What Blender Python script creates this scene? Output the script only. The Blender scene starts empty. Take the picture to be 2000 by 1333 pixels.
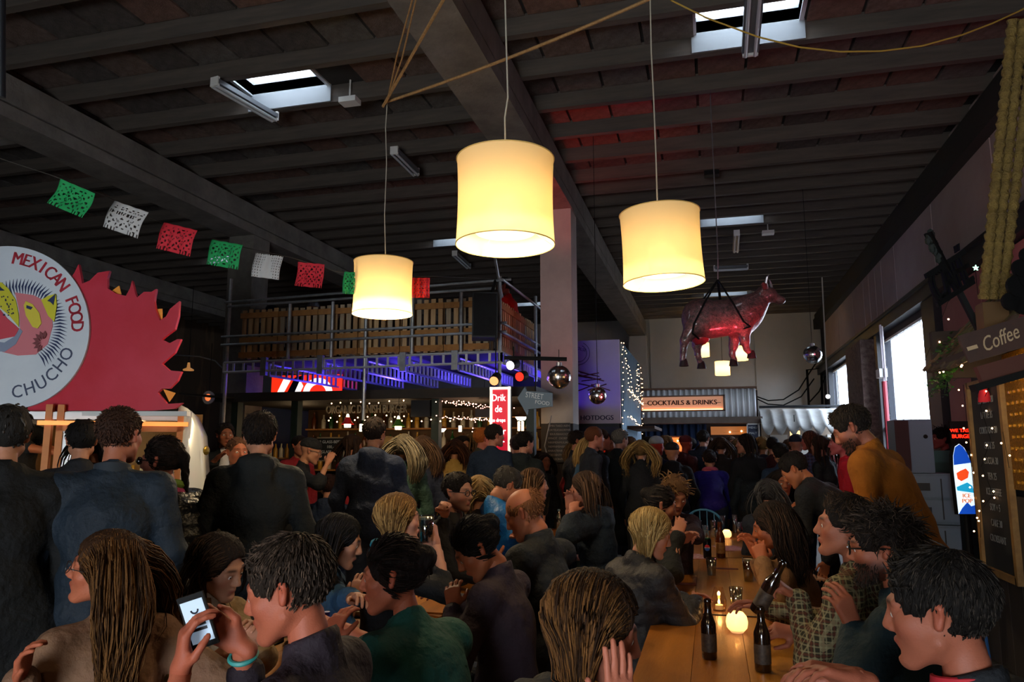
import bpy, bmesh, math, random
import numpy as np
from mathutils import Vector, Matrix
random.seed(5); RS = np.random.RandomState(7)
SC = bpy.context.scene; COL = SC.collection
pi = math.pi
# ------------------------------------------------------------------ camera
CAMZ = 1.62
cam_d = bpy.data.cameras.new('camera'); cam = bpy.data.objects.new('camera', cam_d); COL.objects.link(cam)
cam_d.sensor_width = 36.0; cam_d.lens = 36.0 * 1449 / 2000; cam_d.clip_start = 0.05; cam_d.clip_end = 300
cam.location = (0, 0, CAMZ)
cam.rotation_euler = (math.radians(90 + 8.4), 0, math.radians(14.9))
SC.camera = cam
# ------------------------------------------------------------------ world, exposure
SC.view_settings.view_transform = 'Standard'; SC.view_settings.look = 'None'
SC.view_settings.gamma = 1.0; SC.view_settings.use_curve_mapping = False
SC.view_settings.exposure = 0.0
w = bpy.data.worlds.new('sky'); SC.world = w; w.use_nodes = True
bg = w.node_tree.nodes['Background']
bg.inputs[0].default_value = (0.84, 0.92, 1.0, 1); bg.inputs[1].default_value = 24.0
cy = SC.cycles
cy.max_bounces = 5; cy.diffuse_bounces = 3; cy.glossy_bounces = 2; cy.transmission_bounces = 4; cy.transparent_max_bounces = 10
cy.caustics_reflective = False; cy.caustics_refractive = False; cy.sample_clamp_indirect = 4.0; cy.sample_clamp_direct = 0.0
def lamp(name, kind, loc, power, color, size=.1, rot=None, portal=False, size_y=None, spot=None):
    d = bpy.data.lights.new(name, kind); o = bpy.data.objects.new(name, d); COL.objects.link(o)
    o.location = loc; d.color = color
    if kind == 'AREA':
        d.shape = 'RECTANGLE'; d.size = size; d.size_y = size_y or size
        if portal: d.cycles.is_portal = True
        else: d.energy = power
    else:
        d.energy = power; d.shadow_soft_size = size
        if spot: d.spot_size = math.radians(spot); d.spot_blend = .6
    if rot: o.rotation_euler = rot
    return o
R90 = pi / 2
# portals: the openings through which the sky reaches the hall
for (y0, y1, z0, z1) in ((17.8, 20.6, 1.6, 3.65), (11.76, 14.65, 1.3, 3.6)):
    lamp('window_portal', 'AREA', (3.22, (y0 + y1) / 2, (z0 + z1) / 2), 1, (1, 1, 1), y1 - y0, (0, R90, 0), True, z1 - z0).rotation_euler = (R90, 0, R90)
SKY = [(sx, sy, sh) for sx in (-9.4, -4.45, .48) for sy, sh in ((6.63, .33), (12.64, .22), (18.74, .22))]
for sx, sy, sh in SKY: lamp('skylight_portal', 'AREA', (sx, sy, 5.8), 1, (1, 1, 1), 1.0, (0, 0, 0), True, sh * 2)
lamp('entrance_portal', 'AREA', (-1.3, -3.9, .98), 1, (1, 1, 1), 2.8, (R90, 0, 0), True, 1.95)
# ------------------------------------------------------------------ projection helpers (photo pixel + a real depth -> a point)
F = 1449.; YAW = math.radians(14.9); PIT = math.radians(8.4)
FW = np.array([-math.sin(YAW) * math.cos(PIT), math.cos(YAW) * math.cos(PIT), math.sin(PIT)])
RT = np.array([math.cos(YAW), math.sin(YAW), 0.]); UP = np.cross(RT, FW); CP = np.array([0, 0, CAMZ])
def ray(px, py): return FW + RT * (px - 1000) / F + UP * (666.5 - py) / F
def PD(px, py, d): return CP + ray(px, py) * d
def PY(px, py, y): r = ray(px, py); return CP + r * (y / r[1])
def PX(px, py, x): r = ray(px, py); return CP + r * (x / r[0])
def PZ(px, py, z): r = ray(px, py); return CP + r * ((z - CAMZ) / r[2])
# ------------------------------------------------------------------ materials
def lin(h):
    if isinstance(h, str):
        h = h.lstrip('#'); h = h if len(h) == 6 else ''.join(q * 2 for q in h[:3]); c = [int(h[i:i + 2], 16) / 255 for i in (0, 2, 4)]
        return tuple((x / 12.92 if x <= .04045 else ((x + .055) / 1.055) ** 2.4) for x in c) + (1,)
    return tuple(h)[:3] + (1,)
MATS = {}
def mat(name, col='#808080', rough=.7, metal=0., emit=0., ecol=None, noise=None, col2=None, bump=0., bscale=60., wave=None, trans=0., alpha=None, vcol=False, stretch=None, coat=0., spec=None, sheen=0.):
    if name in MATS: return MATS[name]
    m = bpy.data.materials.new(name); m.use_nodes = True; nt = m.node_tree; N = nt.nodes; L = nt.links
    b = N['Principled BSDF']; c = lin(col); b.inputs['Base Color'].default_value = c
    b.inputs['Roughness'].default_value = rough; b.inputs['Metallic'].default_value = metal
    if spec is not None: b.inputs['Specular IOR Level'].default_value = spec
    if coat: b.inputs['Coat Weight'].default_value = coat; b.inputs['Coat Roughness'].default_value = .15
    if sheen: b.inputs['Sheen Weight'].default_value = sheen
    if trans: b.inputs['Transmission Weight'].default_value = trans
    if alpha is not None: b.inputs['Alpha'].default_value = alpha
    if emit: b.inputs['Emission Color'].default_value = lin(ecol or col); b.inputs['Emission Strength'].default_value = emit
    src = None
    if noise or bump or wave:
        tc = N.new('ShaderNodeTexCoord'); mp = N.new('ShaderNodeMapping'); L.new(tc.outputs['Object'], mp.inputs[0])
        if stretch: mp.inputs['Scale'].default_value = stretch
    if noise or wave:
        if wave:
            t = N.new('ShaderNodeTexWave'); t.inputs['Scale'].default_value = wave; t.inputs['Distortion'].default_value = 6; t.inputs['Detail'].default_value = 3; t.inputs['Detail Scale'].default_value = 2
        else:
            t = N.new('ShaderNodeTexNoise'); t.inputs['Scale'].default_value = noise; t.inputs['Detail'].default_value = 6; t.inputs['Roughness'].default_value = .65
        L.new(mp.outputs[0], t.inputs['Vector'])
        r = N.new('ShaderNodeValToRGB'); r.color_ramp.elements[0].position = .35; r.color_ramp.elements[1].position = .68
        r.color_ramp.elements[0].color = c; r.color_ramp.elements[1].color = lin(col2 or col)
        L.new(t.outputs['Fac'], r.inputs[0]); src = r.outputs[0]
    if vcol:
        a = N.new('ShaderNodeAttribute'); a.attribute_name = 'Col'; mx = N.new('ShaderNodeMix'); mx.data_type = 'RGBA'; mx.blend_type = 'MULTIPLY'; mx.inputs[0].default_value = 1
        if src: L.new(src, mx.inputs[6])
        else: mx.inputs[6].default_value = c
        L.new(a.outputs['Color'], mx.inputs[7]); src = mx.outputs[2]
    if src: L.new(src, b.inputs['Base Color'])
    if bump:
        t = N.new('ShaderNodeTexNoise'); t.inputs['Scale'].default_value = bscale; t.inputs['Detail'].default_value = 5
        L.new(mp.outputs[0], t.inputs['Vector'])
        bp = N.new('ShaderNodeBump'); bp.inputs['Strength'].default_value = min(1, bump); bp.inputs['Distance'].default_value = .02
        L.new(t.outputs['Fac'], bp.inputs['Height']); L.new(bp.outputs[0], b.inputs['Normal'])
    MATS[name] = m; return m
def glass(name, tint='#ffffff', t=.75, rough=.05):
    if name in MATS: return MATS[name]
    m = bpy.data.materials.new(name); m.use_nodes = True; nt = m.node_tree; N = nt.nodes; L = nt.links; N.remove(N['Principled BSDF'])
    tr = N.new('ShaderNodeBsdfTransparent'); tr.inputs[0].default_value = lin(tint); g = N.new('ShaderNodeBsdfGlossy'); g.inputs['Roughness'].default_value = rough
    lw = N.new('ShaderNodeLayerWeight'); lw.inputs[0].default_value = .12; mr = N.new('ShaderNodeMapRange'); mr.inputs[3].default_value = 1 - t; mr.inputs[4].default_value = .85
    mx = N.new('ShaderNodeMixShader'); L.new(lw.outputs['Facing'], mr.inputs[0]); L.new(mr.outputs[0], mx.inputs[0]); L.new(tr.outputs[0], mx.inputs[1]); L.new(g.outputs[0], mx.inputs[2])
    L.new(mx.outputs[0], N['Material Output'].inputs[0]); MATS[name] = m; return m
def translucent(name, col, t=.5, emit=0., clear=0., ccol=None):
    if name in MATS: return MATS[name]
    m = bpy.data.materials.new(name); m.use_nodes = True; nt = m.node_tree; N = nt.nodes; L = nt.links; N.remove(N['Principled BSDF'])
    d = N.new('ShaderNodeBsdfDiffuse'); d.inputs[0].default_value = lin(col); tl = N.new('ShaderNodeBsdfTranslucent'); tl.inputs[0].default_value = lin(col)
    mx = N.new('ShaderNodeMixShader'); mx.inputs[0].default_value = t; L.new(d.outputs[0], mx.inputs[1]); L.new(tl.outputs[0], mx.inputs[2]); out = mx.outputs[0]
    if clear:
        tr = N.new('ShaderNodeBsdfTransparent'); tr.inputs[0].default_value = lin(ccol or col); m2 = N.new('ShaderNodeMixShader'); m2.inputs[0].default_value = clear
        L.new(out, m2.inputs[1]); L.new(tr.outputs[0], m2.inputs[2]); out = m2.outputs[0]
    if emit:
        e = N.new('ShaderNodeEmission'); e.inputs[0].default_value = lin(col); e.inputs[1].default_value = emit; ad = N.new('ShaderNodeAddShader')
        L.new(out, ad.inputs[0]); L.new(e.outputs[0], ad.inputs[1]); out = ad.outputs[0]
    L.new(out, N['Material Output'].inputs[0]); MATS[name] = m; return m
# ------------------------------------------------------------------ mesh building
class MB:
    def __init__(s): s.v = []; s.f = []; s.m = []
    def add(s, vs, fs, mi=0):
        o = len(s.v); s.v += [tuple(map(float, v)) for v in vs]; s.f += [tuple(i + o for i in f) for f in fs]; s.m += [mi] * len(fs); return s
    def box(s, a, b, mi=0):
        x0, y0, z0 = [min(a[i], b[i]) for i in range(3)]; x1, y1, z1 = [max(a[i], b[i]) for i in range(3)]
        return s.add([(x0, y0, z0), (x1, y0, z0), (x1, y1, z0), (x0, y1, z0), (x0, y0, z1), (x1, y0, z1), (x1, y1, z1), (x0, y1, z1)],
                     [(0, 3, 2, 1), (4, 5, 6, 7), (0, 1, 5, 4), (1, 2, 6, 5), (2, 3, 7, 6), (3, 0, 4, 7)], mi)
    def obox(s, c, ax, ay, az, mi=0):
        c, ax, ay, az = [np.array(q, float) for q in (c, ax, ay, az)]
        return s.add([c + i * ax + j * ay + k * az for k in (-1, 1) for i, j in ((-1, -1), (1, -1), (1, 1), (-1, 1))],
                     [(0, 3, 2, 1), (4, 5, 6, 7), (0, 1, 5, 4), (1, 2, 6, 5), (2, 3, 7, 6), (3, 0, 4, 7)], mi)
    def bar(s, a, b, w, h=None, mi=0, upv=(0, 0, 1)):
        a = np.array(a, float); b = np.array(b, float); d = b - a; h = h or w; u = np.array(upv, float)
        n = np.cross(d, u)
        if np.linalg.norm(n) < 1e-6: n = np.cross(d, (1, 0, 0))
        n /= np.linalg.norm(n); u = np.cross(n, d); u /= np.linalg.norm(u)
        return s.obox((a + b) / 2, d / 2, n * w / 2, u * h / 2, mi)
    def tube(s, pts, r, n=8, mi=0, caps=True, flat=1.):
        P = np.array(pts, float); k = len(P); rr = r if hasattr(r, '__len__') else [r] * k
        T = np.gradient(P, axis=0); T /= np.linalg.norm(T, axis=1)[:, None] + 1e-12
        u = np.cross(T[0], (0, 0, 1)); u = u if np.linalg.norm(u) > .05 else np.cross(T[0], (1, 0, 0)); u /= np.linalg.norm(u)
        vs = []
        for i in range(k):
            u = u - T[i] * (u @ T[i]); u /= np.linalg.norm(u) + 1e-12; w_ = np.cross(T[i], u)
            for j in range(n):
                a = 2 * pi * j / n; vs.append(P[i] + rr[i] * (u * math.cos(a) + w_ * math.sin(a) * flat))
        fs = [(i * n + j, i * n + (j + 1) % n, (i + 1) * n + (j + 1) % n, (i + 1) * n + j) for i in range(k - 1) for j in range(n)]
        if caps: fs += [tuple(range(n))[::-1], tuple((k - 1) * n + j for j in range(n))]
        return s.add(vs, fs, mi)
    def lathe(s, prof, c=(0, 0, 0), n=24, mi=0, cap0=False, cap1=False):
        c = np.array(c, float); k = len(prof)
        vs = [c + (r * math.cos(2 * pi * j / n), r * math.sin(2 * pi * j / n), z) for r, z in prof for j in range(n)]
        fs = [(i * n + j, i * n + (j + 1) % n, (i + 1) * n + (j + 1) % n, (i + 1) * n + j) for i in range(k - 1) for j in range(n)]
        if cap0: fs.append(tuple(range(n))[::-1])
        if cap1: fs.append(tuple((k - 1) * n + j for j in range(n)))
        return s.add(vs, fs, mi)
    def ball(s, c, r, n=8, mi=0):
        rr = np.array(r if hasattr(r, '__len__') else (r, r, r), float); c = np.array(c, float); k = max(3, n // 2)
        vs = [c + (0, 0, -rr[2])]; fs = []
        for i in range(1, k):
            a = -pi / 2 + pi * i / k
            for j in range(n): vs.append(c + (rr[0] * math.cos(a) * math.cos(2 * pi * j / n), rr[1] * math.cos(a) * math.sin(2 * pi * j / n), rr[2] * math.sin(a)))
        vs.append(c + (0, 0, rr[2])); top = len(vs) - 1
        for j in range(n):
            fs.append((0, 1 + (j + 1) % n, 1 + j)); fs.append((top, top - n + j, top - n + (j + 1) % n))
        for i in range(k - 2):
            for j in range(n): fs.append((1 + i * n + j, 1 + i * n + (j + 1) % n, 1 + (i + 1) * n + (j + 1) % n, 1 + (i + 1) * n + j))
        return s.add(vs, fs, mi)
    def prism(s, poly, o, ax, ay, t, mi=0):
        # polygon (list of (u, v)) extruded by thickness t along ax x ay
        o, ax, ay = [np.array(q, float) for q in (o, ax, ay)]; n = np.cross(ax, ay); n = n / np.linalg.norm(n) * t; k = len(poly)
        a = [o + u * ax + v * ay for u, v in poly]
        return s.add(a + [p + n for p in a], [tuple(range(k))[::-1], tuple(range(k, 2 * k))] + [(i, (i + 1) % k, k + (i + 1) % k, k + i) for i in range(k)], mi)
    def mesh(s, name, mats, smooth=False, org=(0, 0, 0)):
        me = bpy.data.meshes.new(name); o = np.array(org, float)
        me.from_pydata([tuple(np.array(v) - o) for v in s.v], [], s.f)
        for m in (mats if isinstance(mats, (list, tuple)) else [mats]): me.materials.append(m)
        if len(set(s.m)) > 1: me.polygons.foreach_set('material_index', s.m)
        if smooth:
            me.polygons.foreach_set('use_smooth', [True] * len(me.polygons))
            if smooth != 'all': me.set_sharp_from_angle(angle=math.radians(40))
        me.update(); return me
    def build(s, name, mats, parent=None, smooth=False, loc=None):
        # vertices are in world space; with a parent they become local to it
        org = loc if loc is not None else ((parent_world(parent)) if parent is not None else (0, 0, 0))
        me = s.mesh(name, mats, smooth, org); o = bpy.data.objects.new(name, me); COL.objects.link(o)
        if parent is not None: o.parent = parent; o.location = tuple(np.array(org) - parent_world(parent))
        else: o.location = tuple(org)
        return o
def parent_world(p):
    v = np.zeros(3)
    while p is not None: v = v + np.array(p.location); p = p.parent
    return v
def tag(o, label=None, cat=None, group=None, kind=None):
    if label: o['label'] = label
    if cat: o['category'] = cat
    if group: o['group'] = group
    if kind: o['kind'] = kind
    return o
def thing(name, label, cat, loc=(0, 0, 0), group=None, kind=None):
    o = bpy.data.objects.new(name, None); COL.objects.link(o); o.location = tuple(map(float, loc)); o.empty_display_size = .05
    return tag(o, label, cat, group, kind)
def link_copy(me, name, parent, loc, rot=None):
    o = bpy.data.objects.new(name, me); COL.objects.link(o); o.parent = parent; o.location = loc
    if rot: o.rotation_euler = rot
    return o
def copy_tree(o, loc=None, parent=None):
    c = o.copy(); COL.objects.link(c)
    if parent is not None: c.parent = parent
    if loc is not None: c.location = loc
    for ch in list(o.children): copy_tree(ch, None, c)
    return c
_tx = {}
def text_geo(s, size=1., ext=.01, align='CENTER', xs=1.):
    cu = bpy.data.curves.new('t', 'FONT'); cu.body = s; cu.size = size; cu.extrude = ext; cu.align_x = align; cu.align_y = 'CENTER'; cu.resolution_u = 3
    ob = bpy.data.objects.new('t', cu); COL.objects.link(ob); dg = bpy.context.evaluated_depsgraph_get(); me = bpy.data.meshes.new_from_object(ob.evaluated_get(dg))
    v = np.zeros(len(me.vertices) * 3); me.vertices.foreach_get('co', v); v = v.reshape(-1, 3); v[:, 0] *= xs
    f = [tuple(p.vertices) for p in me.polygons]; bpy.data.objects.remove(ob); bpy.data.curves.remove(cu); bpy.data.meshes.remove(me)
    return v, f
def text(mb, s, o, ax, ay, size=.1, ext=.004, align='CENTER', xs=1., mi=0, bold=0.):
    ax = np.array(ax, float); ax /= np.linalg.norm(ax); ay = np.array(ay, float); ay /= np.linalg.norm(ay); n = np.cross(ax, ay)
    v, f = text_geo(s, size, ext, align, xs)
    if not len(v): return
    for dx in ((0,) if not bold else (-bold, bold)):
        mb.add(np.array(o) + np.outer(v[:, 0] + dx, ax) + np.outer(v[:, 1], ay) + np.outer(v[:, 2], n), f, mi)
# ================================================================== STRUCTURE
conc = mat('concrete', '#5d5852', .85, noise=3, col2='#77716a', bump=.3, bscale=25)
conc_d = mat('concrete_dark', '#4a4744', .9, noise=4, col2='#5c5854', bump=.3, bscale=20)
slabm = mat('roof_deck', '#241f1c', .95)
paneln = [mat('wood_wool_%s' % n, a, .95, noise=9, col2=b, bump=.8, bscale=90) for n, a, b in (('brown', '#54443b', '#75625a'), ('grey', '#4e4843', '#6a645f'), ('rust', '#5a4239', '#785a4e'), ('dark', '#403936', '#5a524d'))]
floorm = mat('floor_concrete', '#3a3632', .55, noise=1.5, col2='#4b4640', bump=.1, bscale=12)
wallw = mat('wall_paint_grey', '#aaa69e', .8, noise=.7, col2='#b8b3aa', bump=.1, bscale=8)
wallr = mat('wall_paint_pink', '#a8928e', .8, noise=1.1, col2='#b5a29e', bump=.1, bscale=8)
black = mat('black_paint', '#0a0a0a', .7, spec=.2)
steel = mat('galvanised_steel', '#a9abad', .45, .8, noise=8, col2='#84878a')
darksteel = mat('dark_frame', '#15171c', .5)
white = mat('white_paint', '#d8d6d0', .5)
XW = 3.12; YF = 22.3; ZC = 5.65
tag(MB().box((-15, -4, -.1), (3.3, 23, 0)).build('floor', floorm, loc=(0, 0, 0)), kind='structure')
# ceiling slab with real holes at the skylights
ceil = MB(); ys = [-4]; hw = .47
rows = sorted(set((s[1], s[2]) for s in SKY)); y = -4
for sy, hh in rows:
    ceil.box((-15, y, ZC), (3.4, sy - hh, ZC + .12)); xs_ = [-15] + sorted(s[0] for s in SKY if s[1] == sy) + [None]; x = -15
    for sx in sorted(s[0] for s in SKY if s[1] == sy): ceil.box((x, sy - hh, ZC), (sx - hw, sy + hh, ZC + .12)); x = sx + hw
    ceil.box((x, sy - hh, ZC), (3.4, sy + hh, ZC + .12)); y = sy + hh
ceil.box((-15, y, ZC), (3.4, 23, ZC + .12))
ceiling = tag(ceil.build('ceiling', slabm, loc=(0, 0, 0)), kind='structure')
# purlins: wide spacing before the pillar row, closer beyond it
PY_ = [7.02 + .78 * j for j in range(-7, 5)]; PY_ += [10.69 + .555 * i for i in range(21)]
BX = (-17.2, -12.1, -7.05, -2.02, 3.0)
pm = {}
purlm = mat('purlin_wood', '#443c36', .85, noise=5, col2='#564c43', stretch=(.3, 3, 3))
for i, yy in enumerate(PY_):
    wd = .085
    me = pm.setdefault('m', MB().box((-9.1, -wd / 2, -.10), (9.1, wd / 2, .10)).mesh('purlin', purlm))
    link_copy(me, 'purlin', ceiling, (-5.85, yy, ZC - .105))
# ceiling panels between the first purlins
pms = [MB().box((-.235, -.335, -.03), (.235, .335, .0)).mesh('panel', p) for p in paneln]
npan = 0
for j in range(-4, 4):
    yc = 7.02 + .78 * j + .39
    for b0, b1 in ((-12.1, -7.05), (-7.05, -2.02), (-2.02, 3.0)):
        for k in range(10):
            xc = b0 + .26 + k * .502
            if any(abs(xc - s[0]) < .7 and abs(yc - s[1]) < .45 for s in SKY): continue
            if npan < 290:
                o = link_copy(RS.choice(pms), 'panel', ceiling, (xc, yc, ZC - RS.uniform(0, .008))); npan += 1
# skylight curbs and panes
opal = translucent('skylight_opal', '#e8ecf0', .6, 0, .3)
curbm = mat('skylight_lining', '#b9bcc0', .6)
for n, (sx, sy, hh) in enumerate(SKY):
    r = thing('window_%d' % (n + 3), None, None, (sx, sy, ZC)); r['kind'] = 'structure'
    c = MB()
    for a, b in (((-hw - .04, -hh - .04), (-hw, hh + .04)), ((hw, -hh - .04), (hw + .04, hh + .04)), ((-hw, -hh - .04), (hw, -hh)), ((-hw, hh), (hw, hh + .04))):
        c.box((sx + a[0], sy + a[1], ZC - .02), (sx + b[0], sy + b[1], ZC + .16))
    c.build('curb', curbm, r)
    tb_ = min((p for p in PY_ if p > sy), default=sy + .4) - .05; MB().box((sx - .52, tb_ - .015, ZC - .20), (sx + .52, tb_, ZC - .0)).build('lit_purlin_board', mat('lit_purlin_pale', '#8c9094', .6), r)  # pale board added: skylight falling on the purlin is put into its colour
    MB().box((sx - hw - .03, sy - hh - .03, ZC + .16), (sx + hw + .03, sy + hh + .03, ZC + .18)).build('pane', opal, r)
# beams: flange, web and a groove line; pillars
def beam(x, z0=4.98, name='beam'):
    b = MB(); y0, y1 = -4, YF
    b.box((x - .24, y0, z0), (x + .24, y1, z0 + .14)); b.box((x - .2, y0, z0 + .14), (x + .2, y1, z0 + .165)); b.box((x - .235, y0, z0 + .165), (x + .235, y1, ZC - .21))
    o = b.build(name, conc, ceiling); return o
for x in (-12.1, -7.05, -2.0): beam(x)
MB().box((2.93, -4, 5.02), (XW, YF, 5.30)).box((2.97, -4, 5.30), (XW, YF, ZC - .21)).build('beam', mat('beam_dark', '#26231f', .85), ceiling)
pink = mat('pillar_paint', '#a29890', .8, noise=2, col2='#b3a9a0')
for i, (x, y) in enumerate(((-2.0, 10.1), (-7.05, 10.1), (-12.1, 10.1))):
    p = MB().box((x - .22, y - .22, 0), (x + .22, y + .22, 1.98)).build('pillar', mat('pillar_base_paint', '#2c2622', .8)); tag(p, kind='structure')
    MB().box((x - .22, y - .22, 1.98), (x + .22, y + .22, 4.98)).build('pillar_shaft', pink if i == 0 else conc, p)
# walls
def wall_panels(name, mats, root, boxes):
    for a, b in boxes: MB().box(a, b).build('panel', mats, root)
wf = tag(MB().box((-15, YF + .06, 0), (XW, YF + .3, 6.2)).build('wall_far', wallw, loc=(0, YF, 0)), kind='structure')
wall_panels('far', wallw, wf, [((x, YF, .02), (x + 2.0, YF + .06, ZC - .1)) for x in (-14.9, -12.88, -10.86, -8.84, -6.82, -4.8)] + [((-2.78, YF, .02), (-1.72, YF + .06, 5.0)), ((-1.66, YF, .02), (1.28, YF + .06, 5.6)), ((1.32, YF, .02), (3.1, YF + .06, 5.6))])
MB().box((-2.25, YF - .35, 0), (-1.75, YF, 5.0)).build('panel', wallw, wf)
wr = thing('wall_right', None, None, (XW, 0, 0)); wr['kind'] = 'structure'
b = MB(); WX = XW + .10
b.box((XW, -4, 4.0), (WX, YF + .3, 6.2)).box((XW, -4, 0), (WX, 11.76, 4.0)).box((XW, 14.65, 0), (WX, 17.8, 4.0)).box((XW, 20.6, 0), (WX, YF + .3, 4.0))
b.box((XW, 11.76, 0), (WX, 14.65, 1.3)).box((XW, 11.76, 3.6), (WX, 14.65, 4)).box((XW, 17.8, 0), (WX, 20.6, 1.6)).box((XW, 17.8, 3.65), (WX, 20.6, 4))
b.build('wall_body', mat('wall_dark_blue', '#20222b', .7), wr)
yy = -3.9
for wd in [2.4] * 4 + [1.9, 1.2, 2.3, 2.2, 1.0, .55, .55, .55, 1.2, 1.9, 2.2]:
    if yy + wd < YF: MB().box((XW - .05, yy + .015, 4.02), (XW, yy + wd - .015, 5.6)).build('panel', wallr if wd < 2.4 else mat('wall_paint_red', '#a86c68', .8, noise=1, col2='#b47c76'), wr)
    yy += wd
for k_ in range(4): MB().box((XW - .05, 5.0 + k_ * 1.5, 1.5), (XW, 6.49 + k_ * 1.5, 3.7)).build('panel', MATS['wall_paint_red'], wr)
fr = MB().box((XW - .16, -3, 3.72), (XW, YF, 3.98)).box((XW - .2, -3, 3.9), (XW - .12, YF, 3.95))
for y0, y1 in ((14.75, 14.95), (17.3, 17.5), (20.6, 20.8), (11.1, 11.7)): fr.box((XW - .12, y0, 0), (XW, y1, 3.75))
fr.box((XW - .1, 11.7, 1.95), (XW, 14.7, 2.03)).box((XW - .1, 11.7, 1.25), (XW, 14.7, 1.32))
fr.build('window_band_frame', darksteel, wr)
MB().box((XW - .3, 15.3, 0), (XW, 16.9, 3.72)).build('brick_pier', mat('brick_pier', '#5f4a43', .9, noise=14, col2='#8a756b', bump=.6, bscale=40), wr)
pane_m = glass('window_glass', '#f4f8ff', .98)
for n, (y0, y1, z0, z1, k) in enumerate(((17.8, 20.6, 1.6, 3.65, 6), (11.76, 14.65, 1.3, 3.6, 6))):
    r = thing('window_%d' % (n + 1), None, None, (XW, (y0 + y1) / 2, z0)); r['kind'] = 'structure'
    s_ = (y1 - y0) / k; f = MB()
    for i in range(k):
        a = y0 + i * s_; MB().box((XW - .012, a + .012, z0), (XW - .002, a + s_ - .012, z1)).build('pane', pane_m, r)
        f.box((XW - .012, a - .010, z0), (XW, a + .010, z1))
    f.box((XW - .014, y0, z1 - .04), (XW + .02, y1, z1)).box((XW - .014, y0, z0), (XW + .02, y1, z0 + .04)); f.build('mullions', white, r)
wl = tag(MB().box((-15.2, -4, 0), (-15, YF + .3, 6.2)).build('wall_left', mat('wall_wood', '#4e3a28', .8, wave=1.2, col2='#6a5036', stretch=(1, 1, .2)), loc=(-15, 0, 0)), kind='structure')
wb = MB().box((-15.2, -4.2, 0), (-2.7, -4, 6.2)).box((.1, -4.2, 0), (3.4, -4, 6.2)).box((-2.7, -4.2, 1.95), (.1, -4, 6.2)); tag(wb.build('wall_back', wallw, loc=(0, -4, 0)), kind='structure')
# building across the yard, seen through the windows
by = thing('building', 'pale building across the yard, seen blown out through the hall windows', 'building', (16, 16, 0))
MB().box((16, 2, -.1), (20, 34, 7)).build('facade', mat('pale_render', '#e4e6ea', .8), by)
for k in range(7): MB().box((15.95, 4 + k * 4, 1.2), (16, 5 + k * 4, 3)).build('window', mat('far_window', '#c0ccd4', .3), by)
tag(MB().box((3.5, -10, -.2), (40, 40, -.1)).build('ground', mat('yard_paving', '#6d6a66', .9, noise=2, col2='#7b7874'), loc=(8, 16, 0)), kind='structure')

# ================================================================== BIG PENDANT LAMPS
shade_m = translucent('lampshade_fabric', '#ecdcb4', .62, .07, .12, '#fff4e0')
inner_m = mat('lamp_bulb', '#fff1cf', .5, emit=34.0, ecol='#ffdfa6'); inner_t = translucent('lamp_diffuser', '#fff4dc', .6, .12, .45, '#ffffff')
wire_m = mat('steel_wire', '#b7ab92', .5)
def big_lamp(px, py, d, tilt, label, at=None):
    c = PD(px, py, d) if at is None else np.array(at, float); R_ = .225; H = .415
    r = thing('pendant_lamp', label, 'lamp', c, 'large drum pendant lamps')
    prof = [(R_ * (1 + .03 * (2 * t - 1) ** 2 - .01 * t), -H / 2 + H * t) for t in np.linspace(0, 1, 9)]
    s = MB().lathe(prof, (0, 0, 0), 48); s.lathe([(a - .003, b_) for a, b_ in prof][::-1], (0, 0, 0), 48)
    ob = [('lamp_shade', s, shade_m, 1)]
    for z in (-H / 2, H / 2): rims = MB(); rims.tube([(R_ * 1.03 * math.cos(a), R_ * 1.03 * math.sin(a), z) for a in np.linspace(0, 2 * pi, 49)], .0028, 6, caps=False); ob.append(('rim', rims, mat('shade_rim', '#d9b76a', .5), 1))
    ob.append(('diffuser', MB().lathe([(.0, -.15), (.14, -.15), (.155, -.13), (.155, .02), (.14, .08), (.10, .12), (0, .135)], (0, 0, 0), 32), inner_t, 1)); ob.append(('bulb', MB().ball((0, 0, -.035), (.08, .08, .075), 16), inner_m, 1))
    sp = MB()
    for a in (0.3, 0.3 + 2 * pi / 3, .3 + 4 * pi / 3): sp.tube([(0, 0, .16), (R_ * math.cos(a), R_ * math.sin(a), H / 2)], .002, 5); sp.tube([(R_ * .98 * math.cos(a), R_ * .98 * math.sin(a), -H / 2), (.1 * math.cos(a), .1 * math.sin(a), -.12)], .0012, 4)
    ob.append(('wire_frame', sp, wire_m, 1))
    ob.append(('socket', MB().lathe([(.0, .2), (.02, .2), (.022, .14), (.02, .12), (0, .12)], (0, 0, 0), 12), white, 1))
    for nm, mb, mt, sm in ob:
        o = mb.build(nm, mt, None, 'all' if nm in ('lamp_shade', 'diffuser') else True, loc=(0, 0, 0)); o.parent = r
    r.rotation_euler = tilt
    lamp('lamp_glow', 'POINT', tuple(c - np.array((0, 0, .19))), 100 if d > 5 else 24, (1, .76, .46), .05); return c, r
LA = [(987, 395, 3.5, (.0, .0, 0), 'large drum pendant lamp hanging highest, in front of the red-lit beam'), (748, 563, 5.8, (.0, 0, 0), 'smallest-looking drum pendant lamp, in front of the pallet balcony'),
      (1292, 485, 4.3, (.0, -.035, 0), 'drum pendant lamp hanging slightly askew, beside the hanging cow')]
cords = [[(987, 292), (986, 230), (992, 190), (989, 90), (985, -60)], [(753, 506), (751, 420), (755, 320), (753, 250), (757, 190)], [(1284, 402), (1281, 300), (1277, 200), (1272, 100), (1270, 5), (1268, -60)]]
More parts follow.
